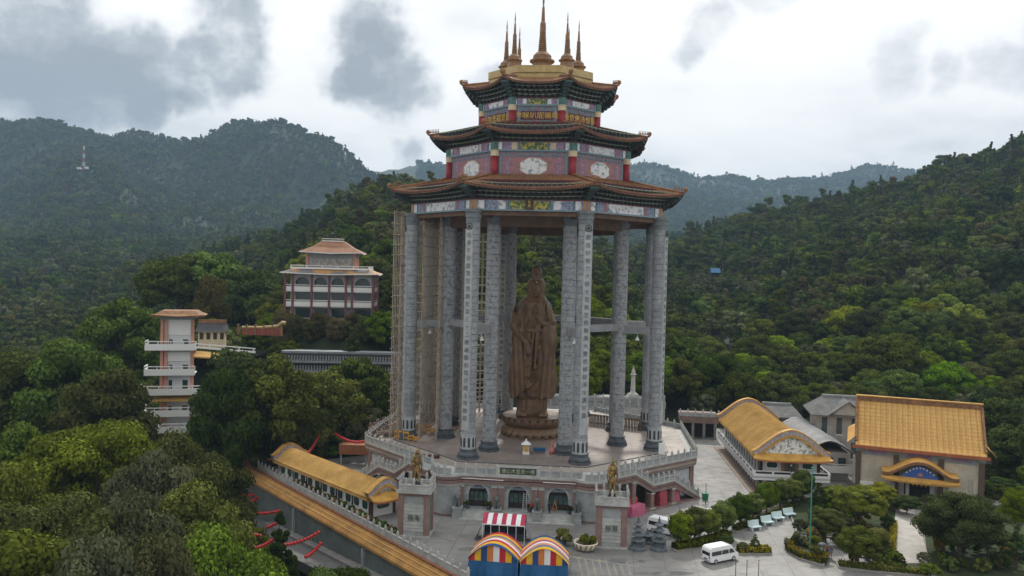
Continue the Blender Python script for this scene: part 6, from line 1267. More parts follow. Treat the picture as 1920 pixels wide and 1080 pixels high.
t = thing('flagpole', 'tall teal flagpole standing in the curved hedge bed', 'flagpole', at_z(1518, 1035, GZ)); mm = MB(); mm.lathe([(.16, 0), (.16, .5), (.10, .55), (.075, 12.0)], 10); mm.obj('pole', TEALP, t); mm = MB(); mm.ball((0, 0, 12.1), .16, 8, 6); mm.obj('ball_finial', TEALP, t)
for i, px in enumerate((1380, 1401, 1423)): t = thing('iron_post', 'thin iron lamp post at the picture bottom, %s counted from the minivan' % ['first', 'second', 'third'][i], 'post', at_y(px, 1050, 96)+Vector((0, 0, -3.4)), 0, 'thin iron posts'); mm = MB(); mm.lathe([(.05, -3), (.04, 3.3)], 6); mm.obj('pole', IRON, t); mm = MB(); mm.ball((0, 0, 3.36), .07, 6, 5); mm.obj('cap', IRON, t)
for px, py, lb, h in ((1323, 945, 'thin grey post by the green bin at the stair foot', 3.6), (1482, 925, 'thin black lamp pole before the curved-roof hall', 5.0), (1266, 1008, 'dark lamp post beside the half hidden minivan', 3.0)): t = thing('lamp_post', lb, 'post', at_z(px, py, GZ)); mm = MB(); mm.lathe([(.07, 0), (.05, h)], 6); mm.obj('pole', IRON, t); mm = MB(); mm.ball((0, 0, h+.1), .18, 8, 6); mm.obj('lamp_globe', WHITE, t)
t = thing('waste_bin', 'green waste bin at the foot of the stairs', 'bin', at_z(1322, 937, GZ)); mm = MB(); mm.prism([(-.4, -.4), (.4, -.4), (.4, .4), (-.4, .4)], 0, 1.1, [(-.5, -.5), (.5, -.5), (.5, .5), (-.5, .5)]); mm.obj('bin_body', mat('green_bin', (.02, .16, .09), (.02, .12, .07), 1, .5), t); mm = MB(); mm.box(-.53, .53, -.53, .53, 1.1, 1.2); mm.obj('lid', mat('green_bin', (1, 1, 1)), t)
person(at_z(1473, 1030, GZ), -1.2, (.06, .08, .10), (.02, .02, .03), 'person in dark clothes at the corner of the curved hedge'); person(at_z(1540, 1044, GZ), .6, (.5, .5, .48), (.06, .07, .1), 'person in a white shirt under a dark umbrella near the flagpole', 1); person(at_z(1557, 1046, GZ), -.4, (.18, .20, .30), (.2, .2, .28), 'person in grey-blue clothes under an umbrella beside the white shirt', 0); person(at_z(1551, 1043, GZ), 2.2, (.45, .18, .06), (.08, .06, .05), 'person in an orange top half hidden behind the grey-blue clothes', 1)
for px, py, lb in ((1538, 1044, 'dark umbrella held over the white-shirted person'), (1556, 1046, 'dark umbrella held over the grey-blue clothed person')):
    t = thing('umbrella', lb, 'umbrella', at_z(px, py, GZ)+Vector((.25, 0, .9))); mm = MB(); mm.smooth = True; mm.lathe([(.62, .85), (.5, 1.0), (.25, 1.1), (.02, 1.14)], 10, cap=False); mm.obj('canopy', mat('umbrella_dark', (.06, .06, .08), (.05, .05, .06), 1, .6), t); mm = MB(); mm.tube([(0, 0, 0), (0, 0, 1.2)], .015, 5); mm.obj('shaft', STEEL, t)
# shrubs and small trees of the garden
def shrub(px, py, k, s, label, sz=1., z=GZ+.2, lm=None):
    t = tree(k+8, *at_z(px, py, z)[:2], z, s, None, label, 'garden shrubs and small trees', 'tree', 'garden_tree', sz)
    if lm is not None: c = [o for o in t.children if o.name.startswith('crown')][0]; c.data = c.data.copy(); c.data.materials[0] = LEAF[lm]
    return t
shrub(1612, 985, 3, .66, 'bright lime green mop-headed tree in the middle of the garden', .75, lm=7); shrub(1650, 950, 2, .55, 'yellow-green spreading tree left of the temple porch', .7, lm=6); shrub(1608, 1060, 1, .52, 'dark round tree at the garden kerb near the umbrellas', .8); shrub(1548, 1012, 0, .48, 'dark round shrub behind the flagpole', .75); shrub(1535, 965, 4, .5, 'slender pale tree behind the flagpole', .7); shrub(1575, 955, 3, .45, 'green shrub beside the lime green mop-headed tree', .7)
shrub(1646, 1030, 5, .42, 'brownish weeping shrub beside the garden path', .55); shrub(1690, 1066, 4, .22, 'spiky dark shrub at the lower end of the path', .6); shrub(1732, 1060, 7, .25, 'small brown round shrub at the path corner', .8); shrub(1800, 1052, 0, .98, 'big dark spreading tree in front of the temple', .72); shrub(1768, 1035, 1, .62, 'mid green tree merging with the big dark tree', .8); shrub(1850, 1040, 7, .7, 'grey-green tree beside the big dark tree', .8); shrub(1908, 1010, 3, .5, 'slim bright green sapling near the picture edge', 1.2); shrub(1905, 1070, 4, .45, 'olive shrub on the lawn near the picture corner', .9); shrub(1500, 1000, 7, .3, 'small shrub beside the path to the benches', .8); shrub(1415, 1032, 4, .22, 'round brownish bush in the small bed behind the minivan', .7); shrub(1393, 1033, 7, .2, 'paler round bush in the small bed behind the minivan', .7); shrub(1362, 1025, 1, .2, 'small green bush right behind the parked minivan', .7); shrub(1745, 1085, 2, .3, 'yellow green bush on the kerb at the picture bottom', .6)
shrub(1700, 965, 0, .4, 'dark shrub before the temple doorway', .6); shrub(1560, 945, 1, .4, 'green shrub at the vaulted hall', .6)

GK = [('low round', 1), ('dark leafy', 0), ('pale green', 2), ('olive', 4), ('grey-green', 5), ('yellow-green', 6), ('fresh green', 3)]
GB = [[plant_ball(650, .95, .13, lm, 300+10*lm+i, 1.5) for i in range(2)] for _, lm in GK]
def undergrowth():
    g = random.Random(8); n = 0
    for (x0, y0, x1, y1), cnt, wh in (((1505, 955, 1672, 1030), 30, 'on the lawn between flagpole and path'), ((1750, 1000, 1915, 1075), 30, 'under the big dark tree before the temple'), ((1590, 1045, 1690, 1068), 12, 'along the garden kerb near the umbrellas'), ((1610, 935, 1690, 960), 8, 'left of the temple porch'), ((1480, 1008, 1540, 1050), 7, 'inside the curved flagpole bed')):
        for i in range(cnt):
            p = at_z(g.uniform(x0, x1), g.uniform(y0, y1), GZ+.2); k = g.randrange(len(GK)); t = thing('garden_bush', '%s small bush %s' % (GK[k][0], wh), 'bush', p, g.uniform(0, 6), 'small bushes '+wh, g.uniform(.55, 1.5)); put('foliage', GB[k][i % 2], t); put('stem', STEM, t)
_st = MB(); _st.tube([(0, 0, -.1), (0, 0, .6)], .05, 5); STEM = _st.mesh('stem', BARK)
undergrowth()
# ------------------------------------------------------------------ left side: corridor, roofed retaining wall, lantern strings, buildings on the slope
def corridor():
    t = thing('yellow_roof_corridor', 'long low white corridor with yellow curved roof and eight-sided windows', 'corridor', Vector((-19.6, 127.6, GZ)), radians(42.7)); h, L, ze = 2.2, 31., 3.1
    m = MB(); m.box(-h, h, 0, L, 0, ze+.3); m.obj('wall', WHITE, t); curved_roof(t, h+.95, -.4, L+.3, ze, 2.1, rib=.45)
    for i in range(12): oct_window(t, -h-.02, 1.75, .78, .72, 1.6+i*2.5, rx=-pi/2)
    for i in range(7): m = MB(); y = .3+i*5.; m.box(-h-.16, -h+.02, y-.16, y+.16, 0, ze); m.obj('dark_post', mat('purple_post', (.07, .035, .04), (.05, .03, .03), 1, .6), t)
    for x in (-h+.1, h-.1): m = MB(); m.box(x-.2, x+.2, -.2, .1, 0, ze); m.obj('dark_post', mat('purple_post', (1, 1, 1)), t)
    oct_window(t, 0, 1.7, 1.15, .55, -.02)
corridor()
E0, E1_ = Vector((-46.5, 152.5, 0)), Vector((-3.5, 99.5, 0)); ED = (E1_-E0).normalized(); EN = Vector((ED.y, -ED.x, 0)); EN = EN if EN.x < 0 else -EN
def roofed_wall():
    t = thing('retaining_wall', 'long grey retaining wall topped by a sloping yellow tiled roof', 'wall', (0, 0, 0)); L = (E1_-E0).length+22; a0 = -6.2
    def P(s, o, z): q = E0+ED*s+EN*o; return (q.x, q.y, z)
    def prof(f, s): 
        lift = .7*max(0, 1-(s-a0)/3)**2; return (.25+2.25*f, GZ-.1-.95*f**1.15+lift)
    n = 6; m = MB(); m.smooth = True; ss = np.r_[np.linspace(a0, a0+4, 6), np.linspace(6, L, 10)]
    m.grid([[P(s, *prof(f, s)) for s in ss] for f in np.linspace(0, 1, n)]); m.grid([[P(s, prof(f, s)[0], prof(f, s)[1]-.3) for s in ss] for f in np.linspace(0, 1, n)], True); m.smooth = False
    s = a0+.3
    while s < L:
        vs = []
        for f in np.linspace(0, 1, n): o, z = prof(f, s); vs += [P(s-.12, o, z), P(s, o, z+.13), P(s+.12, o, z)]
        m.add(vs, [(j*3+a, j*3+a+3, j*3+a+4, j*3+a+1) for j in range(n-1) for a in (0, 1)]); s += .42
    m.grid([[P(s, *prof(1, s)) for s in ss], [P(s, prof(1, s)[0], prof(1, s)[1]-.35) for s in ss]]); m.obj('tiled_roof', mat('ochre_tile', (.37, .20, .055), (.26, .135, .04), .4, .65, fine=.2, grime=.35), t)
    for f, r in ((.36, .10), (.68, .10)): q = MB(); q.tube([P(s, prof(f, s)[0], prof(f, s)[1]+.1) for s in ss], r, 5); q.obj('tile_seam', mat('pale_seam', (.42, .26, .09), (.36, .2, .06), .8, .6), t)
    q = MB(); q.tube([P(s, .3, prof(0, s)[1]+.2) for s in ss], .22, 6); q.obj('roof_ridge', mat('brown_ridge', (.2, .09, .05), (.14, .07, .04), 1, .7), t)
    w = MB(); A, B = P(-4.6, 2.0, 0), P(L, 2.0, 0); A2, B2 = P(-4.6, -.3, 0), P(L, -.3, 0); w.prism([A[:2], B[:2], B2[:2], A2[:2]], -17.5, GZ-.9); w.obj('wall_face', mat('stained_render', (.125, .145, .14), (.08, .095, .092), .25, .85, detail=7, fine=.25), t)
    w = MB(); A, B = P(-4.8, 2.0, 0), P(L, 2.0, 0); A2, B2 = P(-4.8, 2.3, 0), P(L, 2.3, 0); w.prism([A[:2], A2[:2], B2[:2], B[:2]], GZ-1.45, GZ-1.1); w.obj('eave_beam', STONE_D, t)
    for i in range(3):
        c = P(-4.4+i*24, 2.15, 0); w = MB(); w.box(-.25, .25, -.25, .25, -14.6, GZ-1.8); w.obj('eave_post', GRAN, t, loc=(c[0], c[1], 0), rz=atan2(ED.y, ED.x))
    b = thing('balustrade', 'pale stone balustrade along the plaza edge above the yellow tiled wall', 'balustrade', (0, 0, 0)); p0, p1 = P(-2.4, -.35, GZ), P(66, -.35, GZ); balustrade(b, [p0, p1], 1.7, .95, GRAN_L)
    g = random.Random(3)
    for i in range(34):
        s = 12+i*1.05+g.uniform(-.2, .2); q = P(s, -1.25-g.uniform(0, .5), GZ); dry = g.random() < .5
        t = thing('potted_plant', '%s potted plant behind the plaza balustrade, %s from the far corridor end' % ('brown orange' if dry else 'green', nth(i+1)), 'potted plant', q, g.uniform(0, 6), 'potted plants with %s leaves' % ('brown' if dry else 'green')); put('pot', POTM, t); put('foliage', PLM[0 if dry else 1][i % 2], t, (0, 0, .4), g.uniform(0, 6), scale=g.uniform(.8, 1.3))
pm = MB(); pm.lathe([(.26, 0), (.36, .5), (.3, .5)], 9); POTM = pm.mesh('pot', mat('terracotta', (.28, .12, .07), (.2, .09, .05), 2, .8))
PLM = [[plant_ball(240, .6, .15, k, 60+i+k, .8) for i in range(2)] for k in (8, 1)]
roofed_wall()
def lower_road():
    def q(s, o, dz=0): v = E0+ED*s+EN*o; return (v.x, v.y, max(-15.4, -14.4+.062*s)+dz)
    S = [-40, -25, -10, 0, 10, 25, 40, 55, 72]; wd = lambda s: 13 if s < 0 else 8.6-.035*s
    m = MB(); m.grid([[q(s, 1.55+(wd(s)-1.55)*f+(4 if s < -5 else 0)) for s in S] for f in (0, .5, 1)]); m.grid([[q(s, wd(s)+(4 if s < -5 else 0), dz) for s in S] for dz in (0, -1.5)]); m.obj('lower_road', mat('road_grey', (.13, .13, .127), (.085, .085, .083), .2, .8, fine=.2), kind='structure')
    m = MB(); m.grid([[q(s, 1.6, .45) for s in S[4:]], [q(s, 3.4, .45) for s in S[4:]], [q(s, 3.4, -.3) for s in S[4:]]]); m.obj('road_kerb', mat('pale_concrete', (.2, .195, .185), (.14, .135, .13), .5, .8), kind='structure')
lower_road()
LRED = mat('lantern_red', (.42, .03, .03), (.34, .02, .025), 1, .55); lm_ = MB(); lm_.smooth = True; lm_.ball((0, 0, 0), .30, 10, 7, (1, 1, .88)); LANT = lm_.mesh('lantern', LRED); tm_ = MB(); tm_.lathe([(.10, -.24), (.10, -.32), (.03, -.34), (.03, -.62)], 7); TASS = tm_.mesh('tassel', GOLD_L)
def lanterns(a, b, Ya, Yb, n, sag, label):
    A, B = at_y(*a, Ya), at_y(*b, Yb); t = thing('lantern_string', label, 'lantern string', A); f = lambda u: (B-A)*u+Vector((0, 0, -sag*4*u*(1-u))); m = MB(); m.tube([f(u) for u in np.linspace(0, 1, 14)], .03, 4); m.obj('cord', IRON, t)
    for i in range(n): p = f((i+.5)/n)+Vector((0, 0, -.34)); k = put('lantern', LANT, t, p); put('tassel', TASS, k)
lanterns((612, 792), (690, 822), 168, 152, 24, 1.6, 'sagging string of red lanterns tied to the terrace corner'); lanterns((599, 811), (568, 851), 162, 152, 16, .8, 'steep string of red lanterns ending at the corridor roof'); lanterns((460, 824), (461, 892), 158, 158, 16, .0, 'vertical string of red lanterns before the dark trees'); lanterns((424, 920), (482, 924), 150, 150, 12, .3, 'level string of red lanterns above the lower road'); lanterns((440, 946), (494, 922), 146, 149, 14, .4, 'slanting string of red lanterns at the end of the tiled wall')
lanterns((474, 957), (527, 953), 140, 138, 11, .3, 'red lantern string below the tiled wall beside the palm'); lanterns((524, 1018), (600, 992), 122, 124, 12, .5, 'red lantern string hung along the retaining wall'); lanterns((572, 1040), (603, 1012), 116, 118, 8, .3, 'short red lantern string lowest along the retaining wall'); lanterns((428, 893), (462, 892), 158, 158, 8, .15, 'short level lantern string under the vertical one'); lanterns((478, 820), (540, 850), 168, 158, 14, .9, 'faint orange-red lantern string in the shade behind the corridor'); lanterns((408, 955), (440, 990), 138, 132, 9, .3, 'red lantern string half hidden by the roadside trees')
lanterns((405, 905), (440, 930), 146, 146, 9, .3, 'red lantern string among the trees left of the lower road'); lanterns((500, 985), (530, 968), 132, 132, 8, .2, 'small red lantern string beside the dark palm-like tree'); lanterns((445, 985), (490, 1000), 126, 124, 9, .3, 'red lantern string crossing the lower road between trees'); lanterns((470, 1025), (515, 1005), 118, 120, 9, .3, 'red lantern string low over the road near the picture bottom')
t = thing('orange_container', 'rust orange container on stilts beside the terrace wall', 'container', at_y(660, 850, 160)+Vector((0, 0, 0)), radians(-3)); mm = MB(); mm.box(-2.6, 3.2, -.2, 2.2, -.2, 1.7); mm.obj('box', mat('rust_orange', (.26, .10, .05), (.2, .08, .04), .8, .7), t)
for i in range(9): mm = MB(); mm.box(-2.5+i*.66, -2.3+i*.66, -.25, -.2, -.1, 1.6); mm.obj('rib', mat('rust_orange', (1, 1, 1)), t)
for x in (-2.2, 2.8): mm = MB(); mm.box(x-.15, x+.15, 0, .3, -3.6, -.2); mm.obj('stilt', GRAN, t)
# ---- white stair tower on the slope
SALM = mat('salmon_column', (.45, .22, .16), (.38, .18, .13), 1, .7); LGREY = mat('light_grey_wall', (.50, .51, .53), (.43, .44, .46), .5, .8)
def stair_tower():
    Y = 178.; x0, x1 = -76.6, -69.9; cx = (x0+x1)/2; t = thing('stair_tower', 'white stair tower with salmon columns, stacked balconies and flat tiled roof', 'tower', Vector((cx, Y, 0)), radians(15)); w = (x1-x0)/2
    m = MB(); m.box(-w+.5, w-.5, .5, 4.5, -9, 20.3); m.obj('shaft', LGREY, t); m = MB(); m.box(-w+.7, w-.7, .35, .5, 16.4, 19.8); m.obj('white_panel', WHITE, t); m = MB(); m.box(-w+.7, w-.7, .35, .5, 10.6, 12.6); m.obj('white_panel', WHITE, t)
    for x in (-w+.1, -w+1.0, w-.3): m = MB(); m.box(x-.3, x+.3, 0, .6, -9, 20.3); m.obj('salmon_column', SALM, t)
    for z in (13.2, 7.6, 4.2, -1.5): m = MB(); m.box(w-2.3, w-1.2, .42, .5, z, z+2.2); k = m.obj('window', GLASSD, t); m = MB(); m.box(-w+1.6, -w+2.3, .42, .5, z, z+2.2); m.obj('window', GLASSD, t)
    P = []
    for f, (ox, z) in enumerate(((1.95, 20.45), (2.05, 20.62), (1.1, 21.05), (.2, 21.7))): P.append([(-w-ox, -ox, z+(.35 if f == 1 else 0)), (0, -ox, z), (w+ox, -ox, z+(.35 if f == 1 else 0)), (w+ox, 3, z), (w+ox, 6+ox, z), (0, 6+ox, z), (-w-ox, 6+ox, z), (-w-ox, 3, z), (-w-ox, -ox, z+(.35 if f == 1 else 0))])
    m = MB(); m.grid(P); m.add(P[-1][:-1], [tuple(range(8))]); m.add(P[0][:-1], [tuple(range(7, -1, -1))]); m.obj('tiled_roof', TILE_O, t); m = MB(); m.box(-w-.2, w+.2, -.1, 6, 19.8, 20.4); m.obj('roof_frieze', mat('painted_teal', (1, 1, 1)), t)
    def balcony(z, xa, xb, d, curved=False):
        if curved: pts = [(xa+d-d*cos(a), 2-(d+2)*sin(a)) for a in np.linspace(0, pi/2, 7)]+[(xb, -d)]
        else: pts = [(xa, 3), (xa, -d), (xb, -d)]
        poly = pts+[(xb, 3)]+([(xa, 3)] if curved else []); m = MB(); m.prism(poly[::1], z-.25, z); m.obj('balcony_slab', WHITE, t)
        for (ax, ay), (bx, by) in zip(pts[:-1], pts[1:]):
            L = hypot(bx-ax, by-ay); an = atan2(by-ay, bx-ax)
            for nm, z0, z1, mt in (('balcony_parapet', -.5, .9, WHITE), ('balcony_rail', 1.35, 1.55, WHITE)):
                m = MB(); m.box(0, L, -.1, .1, z+z0, z+z1); m.obj(nm, mt, t, loc=(ax, ay, 0), rz=an)
            for i in range(max(1, int(L/2.2))+1): m = MB(); m.box(-.09, .09, -.09, .09, z+.9, z+1.35); m.obj('balcony_post', WHITE, t, loc=(ax+(bx-ax)*i/max(1, int(L/2.2)), ay+(by-ay)*i/max(1, int(L/2.2)), 0), rz=an)
    balcony(13.6, -w-3.1, w+.6, .9); balcony(8.1, -w-3.2, w+.4, .9); balcony(3.9, -w-4.2, w+2.4, 1.8, True); balcony(-.8, -w-3.4, w+5., 1.8); balcony(-4.2, -w-4.6, w+3.5, 2.6, True)
    m = MB(); m.add([(-w-1.5, -1.6, 2.2), (w+1, -1.6, 2.2), (w+.2, .5, 3.4), (-w-.7, .5, 3.4), (-w-1.5, -1.6, 1.95), (w+1, -1.6, 1.95)], [(0, 1, 2, 3), (4, 5, 1, 0)]); m.obj('awning_roof', TILE_Y, t)
    m = MB(); m.add([(w, -.6, 11.8), (w+9, -.3, 11.0), (w+9, 1.8, 12.0), (w, 1.6, 12.8), (w, -.6, 11.5), (w+9, -.3, 10.7)], [(0, 1, 2, 3), (4, 5, 1, 0)]); m.obj('walkway_roof', TILE_Y, t)
    for z0, z1 in ((13.5, 13.9), (14.4, 14.6)): m = MB(); m.add([(w, .2, z0), (w+13, 1.5, z0-1.3), (w+13, 1.5, z1-1.3), (w, .2, z1), (w, .4, z0), (w+13, 1.7, z0-1.3), (w+13, 1.7, z1-1.3), (w, .4, z1)], [(0, 1, 2, 3), (7, 6, 5, 4), (3, 2, 6, 7), (4, 5, 1, 0)]); m.obj('walkway_rail', WHITE, t)
    for i in range(5): m = MB(); m.box(w+i*3.1, w+i*3.1+.3, .25+i*.31, .4+i*.31, 13.4-i*.31, 14.5-i*.31); m.obj('walkway_post', WHITE, t)
    for i in range(10): m = MB(); m.box(-w-4.+i*.35, -w-3.6+i*.35, -2., -.4, -4.2+i*.33, -3.95+i*.33); m.obj('stair_tread', GRAN_L, t)
    m = MB(); m.box(-w-3.5, w+3, .5, 7, -12, -4.5); m.obj('foundation', GRAN, t)
stair_tower()
def slope_shrine():
    p = at_y(397, 634, 202); t = thing('small_shrine', 'small shrine with orange ridge and dark tiled roof beside the stair tower', 'shrine', p, radians(16), None, .8); m = MB(); m.box(-4, 4, 0, 5, -3, 2.2); m.obj('wall', CREAM, t); m = MB(); m.add([(-4.8, -.9, 2.1), (4.8, -.9, 2.1), (4.2, 2.5, 4.6), (-4.2, 2.5, 4.6), (-4.8, 5.9, 2.1), (4.8, 5.9, 2.1)], [(0, 1, 2, 3), (3, 2, 5, 4), (0, 3, 4), (1, 5, 2), (4, 5, 1, 0)]); m.obj('roof', mat('charcoal_tile', (.05, .052, .055), (.035, .036, .04), 1, .8), t); m = MB(); m.box(-4.2, 4.2, 2.3, 2.8, 4.5, 5.6); m.obj('ridge', TILE_O, t)
    for i in range(4): m = MB(); x = -3+i*2.; m.box(x-.55, x+.55, -.05, .03, -.4, 1.7); m.obj('window', WOODD, t)
    p = at_y(505, 618, 206); t = thing('garden_gate', 'red and gold garden gate with a golden dragon ridge on the slope', 'gate', p, 0); m = MB(); m.box(-7, 3, 0, .4, -1.5, .3); m.obj('red_wall', mat('red_wall', (.22, .05, .04), (.15, .05, .04), 1, .7), t); m = MB(); m.tube([(-7, .2, .45), (-2, .2, .5), (2, .2, .9), (3.2, .2, 1.9), (4.0, .2, 1.7)], .3, 7, .5); m.obj('dragon_ridge', GOLDP, t)
    for i in range(6): m = MB(); x = -8+i*2.2; m.box(x-.2, x+.2, -.15, .55, -1.5, 1.2); m.obj('gate_post', TILE_O, t)
slope_shrine()
# ---- hillside building above the figure wall
def hill_building():
    HGREY = mat('hall_grey', (.27, .275, .28), (.2, .205, .21), .6, .8, fine=.2); PURP = mat('plum_column', (.15, .06, .07), (.11, .05, .055), 1, .7); t = thing('hillside_building', 'three-storey white building with plum columns and orange hipped roof on the hillside', 'building', Vector((-53.2, 236, 17.)), radians(5)); w, d = 12.6, 17.
    m = MB(); m.box(-w+1.2, w-1.2, 1.6, d, -3, 13); m.obj('core_wall', mat('shade_wall', (1, 1, 1)), t)
    for fl, z in enumerate((3.9, 8.3)):
        for (ax, ay, bx, by) in ((-w, 0, w, 0), (w, 0, w, d)):
            L = hypot(bx-ax, by-ay); an = atan2(by-ay, bx-ax)
            m = MB(); m.box(0, L, -.1, .1, z-.3, z+.95); m.obj('balcony_parapet', WHITE, t, loc=(ax, ay, 0), rz=an); m = MB(); m.box(0, L, -.1, .1, z+1.3, z+1.5); m.obj('balcony_rail', WHITE, t, loc=(ax, ay, 0), rz=an)
        m = MB(); m.box(-w, w, 0, d, z-.55, z-.3); m.obj('floor_slab', WHITE, t)
    for x in (-w, -w+2.2, -w+7.6, -w+12.6, -w+17.4, -w+19.2, w): m = MB(); m.box(x-.32, x+.32, -.3, .3, -4, 13); m.obj('column', PURP, t)
    for y in (4, 9, 14, 17): m = MB(); m.box(w-.32, w+.32, y-.32, y+.32, -4, 13); m.obj('column', PURP, t)
    for i, (a, b) in enumerate(((-w+2.5, -w+7.3), (-w+7.9, -w+12.3), (-w+12.9, -w+17.1), (-w+19.5, w-.3))):
        m = MB(); arch_bay(m, a, b, 9.7, 13, (a+b)/2, (b-a)*.84, 2.3, -.05, .2, 10); m.obj('arch_panel', HGREY, t)
        for z in (.2, 5.2, 9.4): m = MB(); m.box(a+.3, b-.3, 1.5, 1.6, z, z+2.6); m.obj('window', GLASSD, t)
    for y0 in (1, 6.2, 11.4): m = MB(); m.M = Matrix.Translation((w, 0, 0)) @ Matrix.Rotation(pi/2, 4, 'Z'); arch_bay(m, y0, y0+5, 9.7, 13, y0+2.5, 4.2, 2.3, -.2, .05, 10); m.obj('arch_panel', HGREY, t)
    def ring_roof(x0, x1, y0, y1, z, rise, ov, inn, mt, nm):
        P = [[(x0-ov, y0-ov, z+.35), ((x0+x1)/2, y0-ov, z), (x1+ov, y0-ov, z+.35), (x1+ov, (y0+y1)/2, z), (x1+ov, y1+ov, z+.35), ((x0+x1)/2, y1+ov, z), (x0-ov, y1+ov, z+.35), (x0-ov, (y0+y1)/2, z), (x0-ov, y0-ov, z+.35)], [(x0+inn, y0+inn, z+rise), ((x0+x1)/2, y0+inn, z+rise), (x1-inn, y0+inn, z+rise), (x1-inn, (y0+y1)/2, z+rise), (x1-inn, y1-inn, z+rise), ((x0+x1)/2, y1-inn, z+rise), (x0+inn, y1-inn, z+rise), (x0+inn, (y0+y1)/2, z+rise), (x0+inn, y0+inn, z+rise)]]
        m = MB(); mid = [tuple(np.array(a)*.45+np.array(b)*.55-np.array((0, 0, rise*.10))) for a, b in zip(*P)]; m.grid([P[0], mid, P[1]]); m.add(P[0][:-1], [tuple(range(7, -1, -1))]); m.add(P[1][:-1], [tuple(range(8))]); m.obj(nm, mt, t)
        m = MB(); m.grid([[(x, y, q-.25) for x, y, q in P[0]], P[0]]); m.obj('eave_board', WHITE, t)
    ring_roof(-w, w, 0, d, 13, 1.6, 1.4, 1.8, mat('weathered_roof', (.32, .17, .06), (.12, .11, .11), .22, .7, lo=.45, hi=.55), 'lower_roof')
    u = 6.9; m = MB(); m.box(-u, u, 2.6, 15, 14, 19.2); m.obj('upper_wall', HGREY, t); m = MB(); m.box(-u+.9, u-.9, 2.5, 2.6, 15.2, 17.6); m.obj('upper_window', mat('reflecting_glass', (.15, .15, .15), (.32, .3, .27), 1.2, .3), t)
    for x in (-u, u): m = MB(); m.box(x-.35, x+.35, 2.3, 2.9, 14, 19.2); m.obj('upper_column', SALM, t)
    m = MB(); m.box(u, u+.06, 3.5, 14, 14.6, 17.8); m.obj('upper_side_wall', SALM, t)
    for ax, ay, bx, by in ((-w+1.4, .9, w-1.4, .9), (w-1.4, .9, w-1.4, d-2)):
        L = hypot(bx-ax, by-ay); an = atan2(by-ay, bx-ax)
        for z0, z1 in ((14.4, 14.9), (15.3, 15.5)): m = MB(); m.box(0, L, -.1, .1, z0, z1); m.obj('terrace_rail', WHITE, t, loc=(ax, ay, 0), rz=an)
        for i in range(6): m = MB(); m.box(L*i/5-.14, L*i/5+.14, -.12, .12, 14.4, 15.5); m.obj('terrace_post', WHITE, t, loc=(ax, ay, 0), rz=an)
    ring_roof(-u, u, 2.6, 15, 19.2, 3.6, 2.1, 3.6, mat('hip_orange', (.225, .105, .055), (.165, .08, .045), .6, .75, fine=.2, grime=.3), 'upper_roof')
    for z0, z1 in ((22.7, 23.), (23.4, 23.6)):
        m = MB(); m.box(-3.3, 3.3, 6.1, 6.3, z0, z1); m.obj('roof_rail', WHITE, t)
hill_building()
# ---- wall of small seated figures
def figure_wall():
    t = thing('figure_wall', 'grey terraced wall with rows of small stone figures left of the pavilion', 'wall', Vector((-42, 209, 0)), radians(2)); m = MB(); m.box(-17, 19, 0, 4, -8, 10.3); m.obj('wall_body', mat('ledge_grey', (.22, .235, .25), (.15, .16, .17), .8, .8), t)
    f = MB(); f.lathe([(.30, 0), (.32, .3), (.2, .7), (.24, .8), (.22, 1.05), (.12, 1.3), (.02, 1.4)], 7)
    for r in range(6):
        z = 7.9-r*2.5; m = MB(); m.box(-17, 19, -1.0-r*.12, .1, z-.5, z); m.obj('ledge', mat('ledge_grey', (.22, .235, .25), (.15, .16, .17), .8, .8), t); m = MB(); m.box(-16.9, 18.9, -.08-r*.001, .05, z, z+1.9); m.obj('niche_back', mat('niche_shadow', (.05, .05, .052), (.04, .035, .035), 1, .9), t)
        fm = MB()
        for i in range(48): fm.M = Matrix.Translation((-16.4+i*.73, -.5, z)); fm.lathe([(.28, 0), (.30, .3), (.19, .7), (.22, .8), (.2, 1.05), (.1, 1.3), (.02, 1.4)], 6)
        fm.obj('figure_row', mat('figure_grey', (.19, .205, .22), (.13, .14, .15), 1, .8), t, kind='stuff')
figure_wall()
